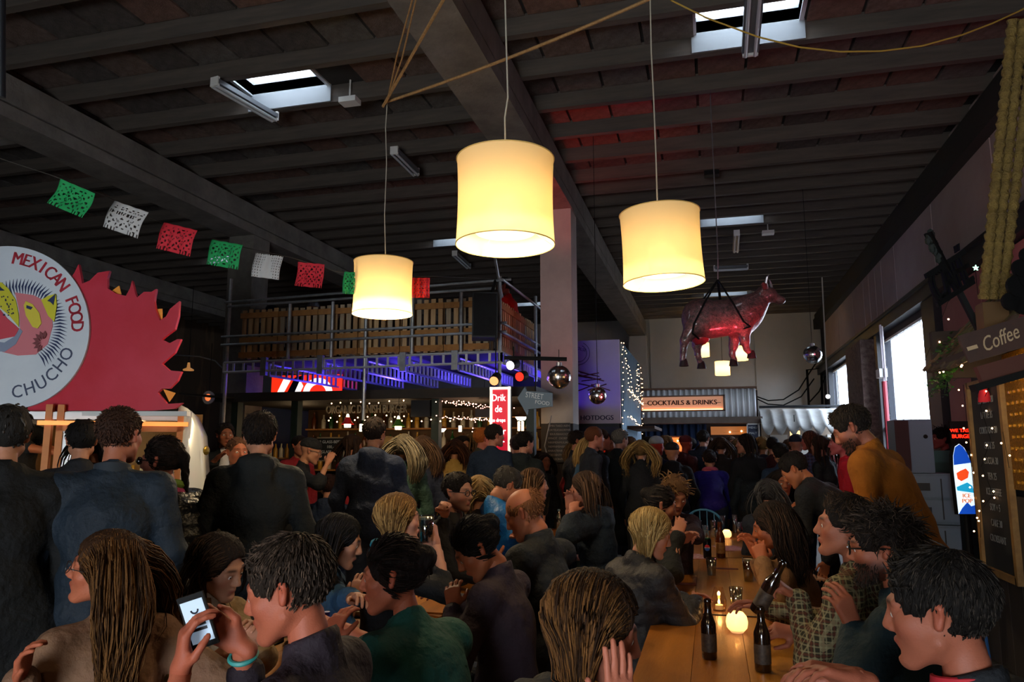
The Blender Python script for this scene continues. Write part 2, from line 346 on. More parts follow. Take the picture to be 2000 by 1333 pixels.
for (px, py, d, tl, lb), cd in zip(LA, cords):
    c, r = big_lamp(px, py, d, tl, lb)
    pts = [PD(a, b_, d) for a, b_ in cd]
    o = MB().tube(pts, .0042, 6).build('cord', mat('lamp_cord', '#a39a88', .6), None, True, loc=c); o.parent = r; o.location = (0, 0, 0); o.rotation_euler = (0, 0, 0)
    o.matrix_parent_inverse = Matrix.Rotation(tl[1], 4, 'Y').inverted() if tl[1] else Matrix.Identity(4)
for at_, lb_ in (((-2.3, -1.2, 2.75), 'added unseen drum lamp filling faces, behind the photographer, toward the food truck side'), ((.7, -1.6, 2.75), 'added unseen drum lamp filling faces, behind the photographer, toward the coffee hut side')):  # unseen lamps added behind the camera to fill faces with warm light
    c, r = big_lamp(0, 0, 0, (0, 0, 0), lb_, at_); r['group'] = 'added fill lamps behind the camera'
    MB().tube([c + (0, 0, .2), (c[0], c[1], ZC - .2)], .0042, 6).build('cord', MATS['lamp_cord'], r, True)
# ropes slung under the roof
def rope(name, label, pts, r_, m, sag=0):
    P = np.array(pts); c = P[0]
    if len(P) == 2 and sag: t = np.linspace(0, 1, 24)[:, None]; P = P[0] * (1 - t) + P[1] * t - np.array([0, 0, 1]) * sag * 4 * t * (1 - t)
    o = MB().tube(P, r_, 6).build(name, m, None, True, loc=c); return tag(o, label, 'rope')
ropem = mat('tan_rope', '#a07b4c', .8, noise=60, col2='#7d5c36'); yel = mat('yellow_cable', '#b5923a', .6)
rope('rope', 'thick tan rope from the lamp knot up toward the other lamp cord', [PD(752, 200, 5.8), PD(1275, -5, 4.6)], .011, ropem, .03)
rope('rope', 'tan rope rising steeply from the lamp knot beside two thin cords', [PD(748, 208, 5.8), PD(860, 10, 4.8), PD(900, -60, 4.5)], .012, ropem)
rope('rope', 'thin tan cord of a twin pair rising from the lamp knot', [PD(757, 195, 5.8), PD(775, 110, 5.2), PD(805, 0, 4.7), PD(820, -50, 4.5)], .006, ropem)
rope('rope', 'second thin tan cord of the twin pair, nearer the concrete beam', [PD(757, 195, 5.8), PD(785, 115, 5.2), PD(812, 0, 4.7), PD(826, -50, 4.5)], .006, ropem)
rope('cable', 'yellow cable sagging under the ceiling across the skylight', [PD(1290, -20, 4.6)] + [PD(x, y_, 5 + (x - 1300) * .0005) for x, y_ in ((1310, 0), (1380, 35), (1480, 72), (1560, 92), (1640, 101), (1720, 100), (1800, 90), (1880, 68), (1940, 45), (1990, 22), (2040, -5))], .006, yel)
# fluorescent fittings
tubem = mat('fluorescent_tube_off', '#b9bdc0', .25)
def tube_light(label, a, b_, rot=0, wd=.05):
    a = np.array(a); b_ = np.array(b_); r = thing('tube_light', label, 'lamp', (a + b_) / 2, 'unlit tube lights')
    d = b_ - a; s = np.cross(d, (0, 0, 1)); s /= np.linalg.norm(s)
    MB().bar(a, b_, wd * 2.2, .05).build('housing', mat('tube_housing', '#6d7074', .4, .4), r)
    for k in (-1, 1): MB().tube([a + s * wd * .6 * k - (0, 0, .05), b_ + s * wd * .6 * k - (0, 0, .05)], .017, 8).build('tube', tubem, r, True)
    for q in (a, b_): MB().bar(q + s * wd, q - s * wd, .03, .1).build('end_cap', white, r)
tube_light('unlit tube light beside the large white skylight above the flame sign side', PZ(420, 160, 5.35), PZ(536, 228, 5.35))
tube_light('unlit tube light crossing the skylight beside the yellow cable', PZ(1474, -20, 5.35), PZ(1465, 100, 5.35), wd=.07)
tube_light('small tube light on the red-lit ceiling by the highest lamp', PZ(770, 294, 5.35), PZ(812, 336, 5.35))
tube_light('small tube light on the ceiling below the highest lamp', PZ(888, 495, 5.35), PZ(915, 520, 5.35))
tube_light('short tube light on the ceiling above the cow, near the far skylight', PZ(1439, 455, 5.35), PZ(1437, 488, 5.35))
tube_light('long tube light seen edge-on above the hanging cow', PZ(1395, 524, 5.3), PZ(1460, 521, 5.3))
for (px, py, lb) in ((683, 198, 'white junction box on the ceiling beside the big skylight'), (1500, 455, 'white junction box on the ceiling beyond the cow'), (1390, 340, 'black spotlight fixed to a ceiling purlin')):
    c = PZ(px, py, 5.4); bx = MB().box(c - (.1, .07, .03), c + (.1, .07, .03)); bx.tube([c + (0, 0, .03), c + (0, 0, .3)], .01, 6)
    tag(bx.build('junction_box' if 'junction' in lb else 'spotlight', white if 'white' in lb else black, None, loc=c), lb, 'box' if 'junction' in lb else 'lamp')
# ================================================================== PAPEL PICADO
def flag(px, py, d, w_, h_, yaw, roll, m, kind, label):
    c = PD(px, py, d); r_ = np.array([math.cos(yaw), math.sin(yaw), 0]); u = np.array([0, 0, 1.]); ca, sa = math.cos(roll), math.sin(roll)
    ax = r_ * ca + u * sa; ay = -r_ * sa + u * ca; n = np.cross(ax, ay); nx, ny = 36, 26; vs = {}; V = []; Fc = []
    rs = np.random.RandomState(int(px))
    def keep(i, j):
        x = (i + .5) / nx * 2 - 1; y = (j + .5) / ny * 2 - 1
        if kind == 'figure':
            if abs(x) < .32 + .18 * y * -1 and y < .55 or (x * x + (y - .6) ** 2 * .5) < .05: return True
            return not (i % 3 == 1 and j % 3 == 1 and abs(x) < .93)
        if j < 3: return i % 3 != 1 or abs(x) < .4
        if abs(x) > .9 or abs(y) > .85: return True
        if kind == 'text' and 0 < y < .62: return not ((j % 5 < 3) and (i % 3 != 0) and rs.rand() < .75)
        rr = math.hypot(x * 1.1, y)
        if .42 < rr < .5: return (i + j) % 4 != 0
        return not (math.sin(x * 19) * math.sin(y * 15) > .45 and rs.rand() < .8)
    def vi(i, j):
        if (i, j) not in vs:
            a, b_ = (i / nx - .5) * w_, -(1 - j / ny) * h_ + h_ / 2; wv = .006 * math.sin(i * .5) + .01 * math.sin(j * .2 + px)
            vs[(i, j)] = len(V); V.append(c + ax * a + ay * b_ + n * wv)
        return vs[(i, j)]
    for i in range(nx):
        for j in range(ny):
            if keep(i, j): Fc.append((vi(i, j), vi(i + 1, j), vi(i + 1, j + 1), vi(i, j + 1)))
    o = MB().add(V, Fc).build('paper_flag', m, None, True, loc=c); md = o.modifiers.new('thickness', 'SOLIDIFY'); md.thickness = .0012
    return tag(o, label, 'paper flag', 'cut paper flags on the string')
fg, fw_, frd = mat('green_tissue', '#0f8f4a', .8), mat('white_tissue', '#b5b2ae', .8), mat('red_tissue', '#c21f2e', .8)
FL = [(140, 388, 4.2, fg, 'a', .32, 'green cut-paper flag hanging highest on the string, above the round sign'), (244, 428, 4.45, fw_, 'text', .32, 'white cut-paper flag with cut lettering, between the highest green and red ones'), (344, 467, 4.7, frd, 'a', .3, 'red cut-paper flag next after the lettered white one'),
      (438, 497, 4.95, fg, 'a', .3, 'green cut-paper flag beside the grey concrete pillar'), (521, 520, 5.2, fw_, 'figure', .28, 'white grid-cut paper flag in front of the grey concrete pillar'), (605, 538, 5.45, frd, 'a', .28, 'red cut-paper flag between the grey pillar and the smallest-looking lamp'),
      (690, 553, 5.7, fg, 'a', .26, 'green cut-paper flag half hidden behind the smallest-looking lamp'), (822, 562, 6.1, frd, 'a', .22, 'red cut-paper flag just past the lamp before the balcony')]
for i, (px, py, d, m, k, sl, lb) in enumerate(FL):
    w_ = (76, 72, 68, 62, 54, 52, 40, 34)[i] / F * d; h_ = (54, 56, 54, 50, 48, 48, 44, 40)[i] / F * d
    flag(px, py, d, w_, h_, YAW - .0, (-.40, -.33, -.24, -.17, -.13, -.09, -.05, 0)[i], m, k, lb)
st = [PD(-60, 290, 3.8)] + [PD(px - 38 + 10 * (i > 5), py - 35 + 14 * (i > 5) - (10 if i < 2 else 0), d) for i, (px, py, d, *_r) in enumerate(FL)] + [PD(845, 540, 6.2), PD(960, 545, 8.0)]
tag(MB().tube(st, .0025, 4).build('string', mat('thin_string', '#4a4640', .8), None, loc=st[0]), 'thin string carrying the cut-paper flags across the hall', 'string')
# ================================================================== PALLET BALCONY ON SCAFFOLD
pal = [mat('pallet_wood_%s' % n, a, .85, noise=6, col2=b, stretch=(3, 3, .4)) for n, a, b in (('fresh', '#b08c60', '#c9a678'), ('grey', '#98856a', '#b09c80'), ('brown', '#96734c', '#b08a60'))]
strm = mat('pallet_stringer', '#a9743a', .8, noise=7, col2='#8b5c2c')
bluegal = mat('lattice_steel', '#c2c4c8', .4, .5)
def pallet(px0, px1, vert_axis, label, n, plane):
    # one pallet standing on edge: upright deck boards, two stringers, rear boards
    if vert_axis == 'x': mk = lambda u, v, z: (u, plane + v, z)
    else: mk = lambda u, v, z: (plane - v, u, z)
    r = thing('wooden_pallet', label, 'pallet', mk((px0 + px1) / 2, 0, 2.84), 'pallets walling the balcony')
    ll = (px1 - px0 - .012) / n
    def bx(a, b): return MB().box(mk(*a), mk(*b))
    for i in range(n):
        a = px0 + .006 + i * ll; z0 = 2.84 + RS.uniform(0, .012); z1 = 3.52 + RS.uniform(-.012, .012); m = pal[RS.randint(3)]
        bx((a + ll * .2, .022, z0), (a + ll * .8, .04, z1)).build('board', m, r)
    for z in (2.86, 3.06, 3.40): bx((px0 + .005, 0, z), (px1 - .005, .022, z + .075)).build('stringer', strm, r)
    for i in range(n // 2): a = px0 + .006 + (i * 2 + 1) * ll; bx((a, .13, 2.84), (a + ll * .7, .148, 3.5)).build('board', m, r)
ex = [-6.15, -5.56, -4.97, -4.38, -3.79, -3.2, -2.6]
nm_ = ['end pallet of the balcony front, beside the grey pillar', 'second pallet of the balcony front from the grey pillar', 'third pallet of the balcony front from the grey pillar', 'balcony front pallet just past the middle scaffold pole', 'balcony front pallet behind the drum lamp', 'last pallet of the balcony front, behind the black speaker']
for i in range(6): pallet(ex[i], ex[i + 1], 'x', nm_[i], 6, 8.68)
ey = [8.8, 9.5, 10.2, 10.9]
for i, lb in enumerate(('side pallet of the balcony by the black speaker', 'middle pallet on the balcony side facing the concrete pillar', 'side pallet of the balcony behind the concrete pillar')): pallet(ey[i], ey[i + 1], 'y', lb, 7, -2.5)
sc = thing('scaffold', 'galvanised scaffold frame with blue-lit lattice girders under the pallet balcony', 'scaffold', (-4.3, 8.65, 0))
for x, y, z0, z1 in ((-6.28, 8.62, 0, 3.95), (-4.24, 8.62, 2.0, 3.6), (-2.45, 8.62, 2.3, 3.75), (-6.28, 11.1, 0, 3.9), (-2.4, 10.35, 2.6, 3.85), (-2.4, 11.2, 2.6, 3.85), (-5.35, 8.62, 2.8, 3.55), (-4.72, 8.62, 2.8, 3.55), (-3.6, 8.62, 2.8, 3.6), (-2.95, 8.62, 2.8, 3.6)):
    MB().tube([(x, y, z0), (x, y, z1)], .024, 8).build('upright_tube', steel, sc, True)
for a, b in (((-6.35, 8.6, 3.62), (-2.3, 8.6, 3.70)), ((-6.35, 8.58, 3.03), (-2.35, 8.58, 3.05)), ((-6.35, 8.58, 3.14), (-2.35, 8.58, 3.16)), ((-6.3, 8.6, 3.56), (-2.5, 8.6, 3.6)), ((-2.38, 8.5, 3.68), (-2.38, 11.3, 3.72)), ((-2.4, 8.6, 3.05), (-2.4, 11.3, 3.05)), ((-2.4, 8.6, 3.16), (-2.4, 11.3, 3.16)), ((-2.42, 8.3, 3.9), (-2.5, 8.9, 3.55))):
    MB().tube([a, b], .017, 8).build('rail_tube', steel, sc, True)
def girder(a, b, n, m, h=.13):
    a = np.array(a, float); b = np.array(b, float); g = MB(); g.tube([a, b], .017, 6).tube([a - (0, 0, h), b - (0, 0, h)], .017, 6)
    for i in range(n + 1): p = a + (b - a) * i / n; g.bar(p, p - (0, 0, h), .014, .03)
    g.build('lattice_girder', m, sc)
girder((-6.3, 8.6, 2.79), (-2.42, 8.6, 2.81), 26, bluegal)
girder((-2.42, 8.6, 2.8), (-2.42, 11.2, 2.8), 18, bluegal)
for x in (-5.67, -4.84, -4.24, -3.69, -3.0): girder((x, 8.7, 2.76), (x + .02, 11.2, 2.76), 18, bluegal, .15)
for x in (-5.67, -4.84, -3.69, -3.0): MB().box((x - .05, 8.56, 2.6), (x + .03, 8.62, 2.84)).build('coupler_plate', steel, sc)
MB().box((-6.3, 8.72, 2.815), (-2.5, 11.25, 2.835)).build('deck', mat('deck_ply', '#4b4038', .8), sc)
# the blue lights under the deck
for (x, y, lb) in ((-4.1, 9.6, 'blue LED strip under the middle of the balcony'), (-2.75, 10.2, 'blue LED strip under the balcony corner by the pillar'), (-5.4, 9.9, 'blue LED strip under the balcony end by the grey pillar')):
    r = thing('led_light', lb, 'lamp', (x, y, 2.42)); MB().box((x - .35, y - .04, 2.4), (x + .35, y + .04, 2.43)).build('housing', black, r)
    MB().box((x - .33, y - .03, 2.431), (x + .33, y + .03, 2.436)).build('led_strip', mat('led_blue', '#2018ff', .5, emit=9, ecol='#2a1cff'), r)
    lamp('led_glow', 'POINT', (x, y, 2.5), 42 if x > -3 else 30 if x > -4.5 else 18, (.09, .05, 1), .12)
# ------------------------------------------------------------------ the bar below
bar = thing('bar_kiosk', 'dark timber bar with flat black roof under the pallet balcony', 'bar', (-4.2, 9.0, 0))
dk = mat('bar_timber', '#1b1712', .7, noise=5, col2='#2b2118'); dk2 = mat('bar_green', '#10241f', .6)
MB().box((-6.6, 8.85, 2.28), (-2.05, 11.3, 2.40)).build('roof', dk, bar)
MB().obox((-6.65, 8.95, 2.36), (.35, 0, -.03), (0, .35, 0), (0, 0, .012)).build('awning_panel', dk, bar)
for x in (-6.35, -5.42, -3.4, -2.62, -2.15): MB().box((x - .05, 8.95, 0), (x + .05, 9.07, 2.3)).build('post', dk2, bar)
MB().box((-5.3, 9.0, 0), (-2.3, 9.45, 1.08)).build('counter_front', dk, bar); MB().box((-5.35, 8.93, 1.08), (-2.25, 9.5, 1.13)).build('counter_top', mat('counter_wood', '#6a4a2a', .4, noise=4, col2='#7d5a34', stretch=(.3, 3, 3)), bar)
MB().box((-6.4, 11.0, 0), (-2.2, 11.1, 2.3)).build('rear_wall', mat('bar_back', '#4a3620', .8, noise=3, col2='#5d4529'), bar)
for z in (1.3, 1.62, 1.94): MB().box((-6.3, 10.75, z), (-2.3, 11.0, z + .025)).build('shelf', strm, bar)
MB().box((-6.35, 9.2, 1.0), (-5.45, 9.25, 1.33)).build('side_panel', dk, bar); MB().box((-6.35, 9.35, 1.5), (-5.5, 9.5, 1.52)).build('shelf', strm, bar)
bm_ = [mat('bottle_amber', '#5a2c0c', .15), mat('bottle_green', '#1c4a24', .15), mat('bottle_clear', '#b9b3a0', .1), mat('bottle_gold', '#b98a2c', .2)]
def bottle_mesh(m, h=.28, r=.037): 
    return MB().lathe([(0, 0), (r, 0), (r, h * .55), (r * .9, h * .63), (r * .4, h * .74), (r * .36, h * .97), (r * .42, h), (0, h)], n=10).mesh('bottle', m, True)
bms = [bottle_mesh(m) for m in bm_]
for z, lb in ((1.325, 'small bottle on the lowest back shelf of the bar'), (1.645, 'small bottle on the middle back shelf of the bar'), (1.965, 'small bottle on the top back shelf of the bar')):
    for i in range(26):
        o = bpy.data.objects.new('bottle', bms[RS.randint(4)]); COL.objects.link(o); o.location = (-6.2 + i * .148 + RS.uniform(-.02, .02), 10.86 + RS.uniform(-.04, .04), z); o.scale = (1, 1, RS.uniform(.8, 1)); cn_ = ('amber', 'green', 'clear', 'gold')[bms.index(o.data)]; l2 = lb.replace('small', 'small ' + cn_); tag(o, l2, 'bottle', l2.replace('small ', '').replace('bottle', 'bottles'))
for i in range(9):
    o = bpy.data.objects.new('bottle', bms[2 + i % 2]); COL.objects.link(o); o.location = (-6.25 + i * .09, 9.42, 1.52); o.scale = (.8, .8, .7); tag(o, 'small bottle on the lit side shelf behind the man in a white shirt', 'bottle', 'bottles on the side shelf')
bulb = mat('fairy_bulb', '#ffd9a8', .4, emit=14, ecol='#ffc28a'); bulbp = mat('fairy_bulb_pink', '#ffc9b0', .4, emit=9, ecol='#ffb295')
def fairy(label, lines, m=bulb, r_=.009, step=.1, jit=.015, wire=True):
    c = np.array(lines[0][0], float); th = thing('fairy_lights', label, 'string lights', c); W = MB(); B = MB()
    for ln in lines:
        ln = np.array(ln, float)
        if wire: W.tube(ln, .002, 4, caps=False)
        for a, b in zip(ln[:-1], ln[1:]):
            k = max(1, int(np.linalg.norm(b - a) / step))
            for i in range(k): B.ball(a + (b - a) * (i + .5) / k + RS.uniform(-jit, jit, 3), r_, 4)
    if wire: W.build('wire', black, th)
    tag(B.build('bulbs', m, th), kind='stuff'); return th
fairy('warm string lights edging the letters over the bar counter', [[(-4.92, 8.92, 2.24), (-4.1, 8.92, 2.24), (-3.75, 8.92, 2.25)], [(-4.92, 8.92, 2.06), (-3.75, 8.92, 2.06)], [(-4.95, 8.9, 2.0), (-3.5, 8.9, 2.0), (-3.1, 8.9, 1.97)]], bulb, .010, .13)
fairy('pinkish string lights massed under the bar roof beside the black box', [[(-3.42 + .0 * k, 8.95 + k * .16, 2.25), (-2.9, 8.95 + k * .16, 2.22)] for k in range(6)] + [[(-3.42, 8.95 + k * .16, 2.05), (-2.95, 8.95 + k * .16, 2.03), (-2.7, 9.2 + k * .1, 2.01)] for k in range(6)], bulbp, .008, .07)
fairy('pinkish string lights round the dark box nearer the red sign', [[(-3.0, 9.3, 2.18), (-2.55, 9.3, 2.16)], [(-3.0, 9.3, 2.02), (-2.55, 9.3, 1.98)], [(-3.0, 9.6, 2.2), (-2.5, 9.6, 2.18)], [(-2.98, 9.3, 2.02), (-3.05, 9.35, 1.5)]], bulbp, .008, .06)
tag(MB().box((-3.72, 8.92, 2.05), (-3.46, 9.1, 2.26)).build('black_box', mat('black_box', '#0c0e14', .4), None, loc=(-3.6, 9, 2.05)), 'plain black box hanging beside the illuminated letters over the bar', 'box')
tag(MB().box((-2.98, 9.32, 2.05), (-2.55, 9.5, 2.16)).build('black_box', MATS['black_box'], None, loc=(-2.8, 9.4, 2.05)), 'black box ringed by pinkish string lights near the red sign', 'box')
t = MB(); text(t, 'ORGANIC DANISH BURGER', (-4.34, 8.9, 2.15), (1, 0, 0), (0, 0, 1), .15, .012, xs=.62)
tag(t.build('lettering', mat('sign_letter', '#8b7f68', .5), None, loc=(-4.3, 8.9, 2.1)), 'tall thin letters reading ORGANIC DANISH BURGER over the bar', 'sign')
for (px, py, col, lb) in ((679, 824, '#c01818', 'small red pendant lamp over the bar'), (778, 828, '#3f6b1c', 'small green pendant lamp over the bar')):
    c = PY(px, py, 8.75); r = thing('pendant_lamp', lb, 'lamp', c)
    MB().lathe([(.015, .06), (.03, .05), (.055, .0), (.085, -.035)], c, 20).build('lamp_shade', mat('shade' + col[1:3], col, .35), r, True)
    MB().lathe([(0, -.075), (.04, -.075), (.045, -.03), (.0, -.03)], c, 16).build('glass_bowl', mat('opal_glow', '#fff1dc', .4, emit=9, ecol='#ffe3b8'), r, True)
    MB().lathe([(0, .06), (.022, .06), (.012, .095), (0, .1)], c, 10).build('socket', MATS['opal_glow'], r); MB().tube([c + (0, 0, .09), (c[0], c[1], 2.3)], .003, 5).build('cord', black, r)
    lamp('bar_glow', 'POINT', tuple(c - np.array((0, 0, .13))), 2.2, (1, .72, .42), .05)
for (px, py, s_, k, lb) in ((1018, 815, .055, 'bowl', 'white saucer-shaped ceiling lamp inside the bar beyond the red sign'), (1017, 833, .03, 'tube', 'pair of short upright light tubes inside the bar beyond the red sign'), (706, 836, .05, 'panel', 'small white light panel beside the red pendant lamp'), (899, 838, .04, 'panel', 'small warm wall lamp at the rear of the bar'), (860, 838, .05, 'bowl', 'small white bowl lamp among the bar taps')):
    c = PY(px, py, 9.5); r = thing('wall_lamp', lb, 'lamp', c)
    if k == 'bowl': MB().lathe([(0, -.05), (.05, -.04), (.08, 0), (.0, 0)], c, 16).build('glass_bowl', MATS['opal_glow'], r, True); MB().lathe([(.13, 0), (.03, .04), (0, .04)], c, 16).build('lamp_shade', strm, r)
    elif k == 'tube':
        for q in (-.025, .025): MB().tube([c + (q, 0, -.06), c + (q, 0, .06)], .016, 8).build('tube', MATS['opal_glow'], r, True)
        MB().box(c + (-.05, 0, .06), c + (.05, .03, .08)).build('bracket', black, r)
    else: MB().box(c - (s_ / 2, .01, s_), c + (s_ / 2, 0, s_)).build('light_panel', MATS['opal_glow'], r); MB().box(c - (s_ / 2 + .01, 0, s_ + .01), c + (s_ / 2 + .01, .03, s_ + .01)).build('housing', black, r)
for x, y, e in ((-5.9, 9.9, 4), (-4.4, 10.0, 4), (-3.2, 10.0, 4), (-2.6, 9.6, 2.5)): lamp('bar_glow', 'POINT', (x, y, 1.95), e, (1, .66, .34), .15)
# bar tap column with bulbs
r = thing('beer_tap', 'white frothy-looking illuminated bar tap column by the counter end', 'beer tap', (-3.02, 9.1, 1.13)); MB().tube([(-3.02, 9.1, 1.13), (-3.02, 9.1, 1.75)], .035, 10).build('column', mat('tap_white', '#d8c8b0', .4), r, True)
for k in range(3): MB().tube([(-3.02, 9.06, 1.6 - k * .12), (-3.02, 8.95, 1.62 - k * .12)], .01, 6).build('spout', steel, r, True)
c = PY(645, 878, 8.5); r = thing('chalkboard', 'chalkboard with beer and wine prices, held up at the bar', 'chalkboard', c)
MB().box(c - (.19, 0, .14), c + (.19, .015, .14)).build('board', mat('chalk_black', '#101314', .8), r); f = MB()
for a, b in (((-.2, -.15), (.2, -.135)), ((-.2, .135), (.2, .15)), ((-.2, -.15), (-.185, .15)), ((.185, -.15), (.2, .15))): f.box(c + (a[0], -.012, a[1]), c + (b[0], .02, b[1]))
f.build('frame', mat('pale_wood', '#8f8068', .7), r); t = MB(); chalk = mat('chalk', '#c9cfcf', .9)
for k, s in enumerate(('2 GLASS-BEER', '100,-', '2 GLASS-WINE', '95,-')): text(t, s, c + (.0, -.003, .09 - k * .062), (1, 0, 0), (0, 0, 1), .05, .001)
t.build('writing', chalk, r)
# chalk arrow + menu board at the pillar foot
c = PY(1092, 865, 9.8); r = thing('menu_board', 'dark menu board covered in tiny pale writing at the concrete pillar foot', 'menu board', c)
MB().box(c - (.15, 0, .26), c + (.15, .02, .26)).build('board', mat('menu_black', '#14110f', .6), r); t = MB()
for k in range(9): text(t, ''.join(random.choice('AEIOMNRSTU ') for _ in range(13)), c + (0, -.002, .22 - k * .055), (1, 0, 0), (0, 0, 1), .038, .001)
t.build('writing', mat('menu_text', '#8c7f78', .8), r)
tag(MB().tube([PY(1077, 812, 9.4), PY(1064, 872, 9.4), PY(1073, 905, 9.4), PY(1078, 930, 9.4)], .008, 6).build('bent_rod', steel, None, loc=PY(1077, 812, 9.4)), 'thin bent metal rod in front of the dark menu board', 'rod')
# red illuminated sign
o_ = PY(977, 850, 8.4); r = thing('light_sign', 'tall red illuminated sign with white script and a white lit frame', 'sign', o_)
hw_, hh_ = .125, .56
MB().box(o_ - (hw_, -.0, hh_), o_ + (hw_, .06, hh_)).build('box', black, r); MB().box(o_ + (-hw_ + .03, -.004, -hh_ + .03), o_ + (hw_ - .03, 0, hh_ - .03)).build('face', mat('sign_red', '#d0243a', .5, emit=.75, ecol='#d01a30'), r)
f = MB()
for a, b in (((-hw_, -hh_), (hw_, -hh_ + .03)), ((-hw_, hh_ - .03), (hw_, hh_)), ((-hw_, -hh_), (-hw_ + .03, hh_)), ((hw_ - .03, -hh_), (hw_, hh_))): f.box(o_ + (a[0], -.015, a[1]), o_ + (b[0], .0, b[1]))
f.build('frame', mat('sign_frame_lit', '#fff4e0', .5, emit=1.1, ecol='#fff0d8'), r); t = MB()
for k, s in enumerate(('Drik', 'de', 'to drops', 'Beer', 'bier', 'bar')): text(t, s, o_ + (-.02, -.006, .43 - k * .13), (1, 0, 0), (0, 0, 1), .115 if len(s) < 5 else .06, .001, xs=.8, bold=.002)
t.build('writing', mat('sign_white', '#fff', .5, emit=1.0, ecol='#ffeeee'), r)
# grey arrow sign
o_ = PY(1046, 778, 8.2); r = thing('arrow_sign', 'grey arrow-shaped sign with pale capitals hanging by the concrete pillar', 'sign', o_)
MB().prism([(-.2, .0), (-.11, .13), (-.1, .08), (.2, .05), (.2, -.1), (-.08, -.13), (-.09, -.19)], o_, (1, 0, 0), (0, 0, 1), .05).build('arrow_board', mat('arrow_grey', '#4d6375', .6), r); t = MB()
text(t, 'STREET', o_ + (-.0, -.055, .02), (1, 0, -.15), (.12, 0, 1), .085, .002, xs=.75); text(t, 'FOOD', o_ + (.09, -.055, -.06), (1, 0, -.15), (.12, 0, 1), .06, .002); t.build('writing', mat('arrow_text', '#b9c6cf', .6), r); MB().bar(o_ + (.0, 0, .08), o_ + (.0, 0, .5), .015).build('hanger', black, r)
# lit red and white sign at the back under the deck
o_ = PY(608, 752, 10.6); r = thing('light_sign', 'red and white illuminated sign with big rounded shapes, under the balcony', 'sign', o_)
MB().box(o_ - (.72, 0, .14), o_ + (.52, .05, .16)).build('face', mat('lit_red', '#ff3a1e', .5, emit=1.1, ecol='#ff2f12'), r)
lw_ = mat('lit_white', '#fff6e6', .5, emit=1.5, ecol='#fff3e0'); ring = MB()
ring.prism([(.12 + q * math.cos(a), -.14 + q * .95 * math.sin(a)) for a, q in [(a, .26) for a in np.linspace(0, pi, 17)] + [(a, .15) for a in np.linspace(pi, 0, 17)]], o_ + (0, -.004, 0), (1, 0, 0), (0, 0, 1), .002)
ring.prism([(-.62, -.14), (-.5, .1), (-.36, .1), (-.5, -.14)], o_ + (0, -.004, 0), (1, 0, 0), (0, 0, 1), .002); ring.prism([(-.3, -.14), (-.2, .08), (-.14, -.02), (-.2, -.14)], o_ + (0, -.004, 0), (1, 0, 0), (0, 0, 1), .002)
ring.build('white_shapes', lw_, r); bk = MB(); bk.prism([(-.44, -.14), (-.3, .12), (-.14, .16), (-.3, -.14)], o_ + (0, -.003, 0), (1, 0, 0), (0, 0, 1), .002); bk.build('dark_shape', black, r)
# speaker on the balcony corner
def speaker(label, c, ax, ay, h, m, m2, name='loudspeaker'):
    c = np.array(c, float); ax = np.array(ax, float); ay = np.array(ay, float); r = thing(name, label, 'speaker', c)
    MB().obox(c, ax, ay, (0, 0, h)).build('cabinet', m, r); n = ay / np.linalg.norm(ay)
    MB().obox(c - ay - n * .008, ax * .9, n * .008, (0, 0, h * .93)).build('grille', m2, r); MB().ball(c - ay - n * .016 + (0, 0, -h * .35), (.06 * h * 4, .01, .06 * h * 4), 12).build('woofer', m2, r)
    return r
spk = mat('speaker_black', '#15171c', .55); grl = mat('speaker_grille', '#0d0e11', .7, bump=.6, bscale=300)
r = speaker('big black loudspeaker on the balcony corner', (-2.56, 8.35, 3.2), (.14, .05, 0), (-.05, .15, 0), .27, spk, grl)
MB().tube([(-2.55, 8.5, 3.4), (-2.5, 8.6, 3.7)], .02, 8).build('bracket', black, r)
# pipe with mirror ball, stage spots
mir = mat('mirror_tiles', '#e4e4e4', .18, 1.0)
def mirror_ball(px, py, d, R_, label, top):
    c = PD(px, py, d); r = thing('mirror_ball', label, 'mirror ball', c); me = MB().ball(c, R_, 36)
    me.build('mirror_ball_body', mir, r); MB().lathe([(0, R_ + .03), (.03, R_ + .03), (.03, R_ - .005), (0, R_ - .005)], c, 10).build('cap', steel, r); MB().tube([c + (0, 0, R_ + .03), c + (0, 0, top)], .004, 5).build('cord', black, r)
mirror_ball(1092, 737, 8.0, .128, 'mirror ball hanging from a black pipe in front of the concrete pillar', .30)
mirror_ball(1167, 773, 8.8, .105, 'mirror ball half lit red in front of the lilac hot dog banner', 3.4)
mirror_ball(1587, 693, 10.6, .130, 'mirror ball hanging alone in front of the far wall corner', 2.8)
p0 = PD(985, 699, 8.1); p1 = PD(1107, 702, 8.0); tag(MB().tube([p0, p1], .022, 8).build('pipe', black, None, True, loc=p0), 'black horizontal pipe carrying the mirror ball at the balcony corner', 'pipe')
for px, py, d, em, lb, dr in ((1003, 712, 8.3, '#ffffff', 'stage spot with a white lens under the balcony corner', (-.3, -1, -.3)), (1020, 735, 8.4, '#ff3020', 'stage spot with a red lens under the balcony corner', (-.2, -1, -.2)), (968, 740, 8.3, '#ffb070', 'brown stage lamp just above the red sign', (0, -1, -.5))):
    c = PD(px, py, d); v = np.array(dr, float); v /= np.linalg.norm(v); r = thing('stage_light', lb, 'lamp', c)
    MB().tube([c - v * .09, c - v * .06, c + v * .07], [.03, .055, .06], 12).build('housing', black, r, True); MB().tube([c + v * .071, c + v * .076], .052, 12).build('lens', mat('lens' + em[1:4], em, .3, emit=1.2, ecol=em), r)
    MB().tube([c + (0, 0, .02), c + (0, 0, .5 if 'brown' in lb else .2)], .008, 5).build('yoke', black, r)
lamp('red_wash', 'SPOT', (-1.9, 8.6, 3.0), 85, (1, .05, .035), .1, (math.radians(180 - 12), math.radians(8), 0), spot=70)
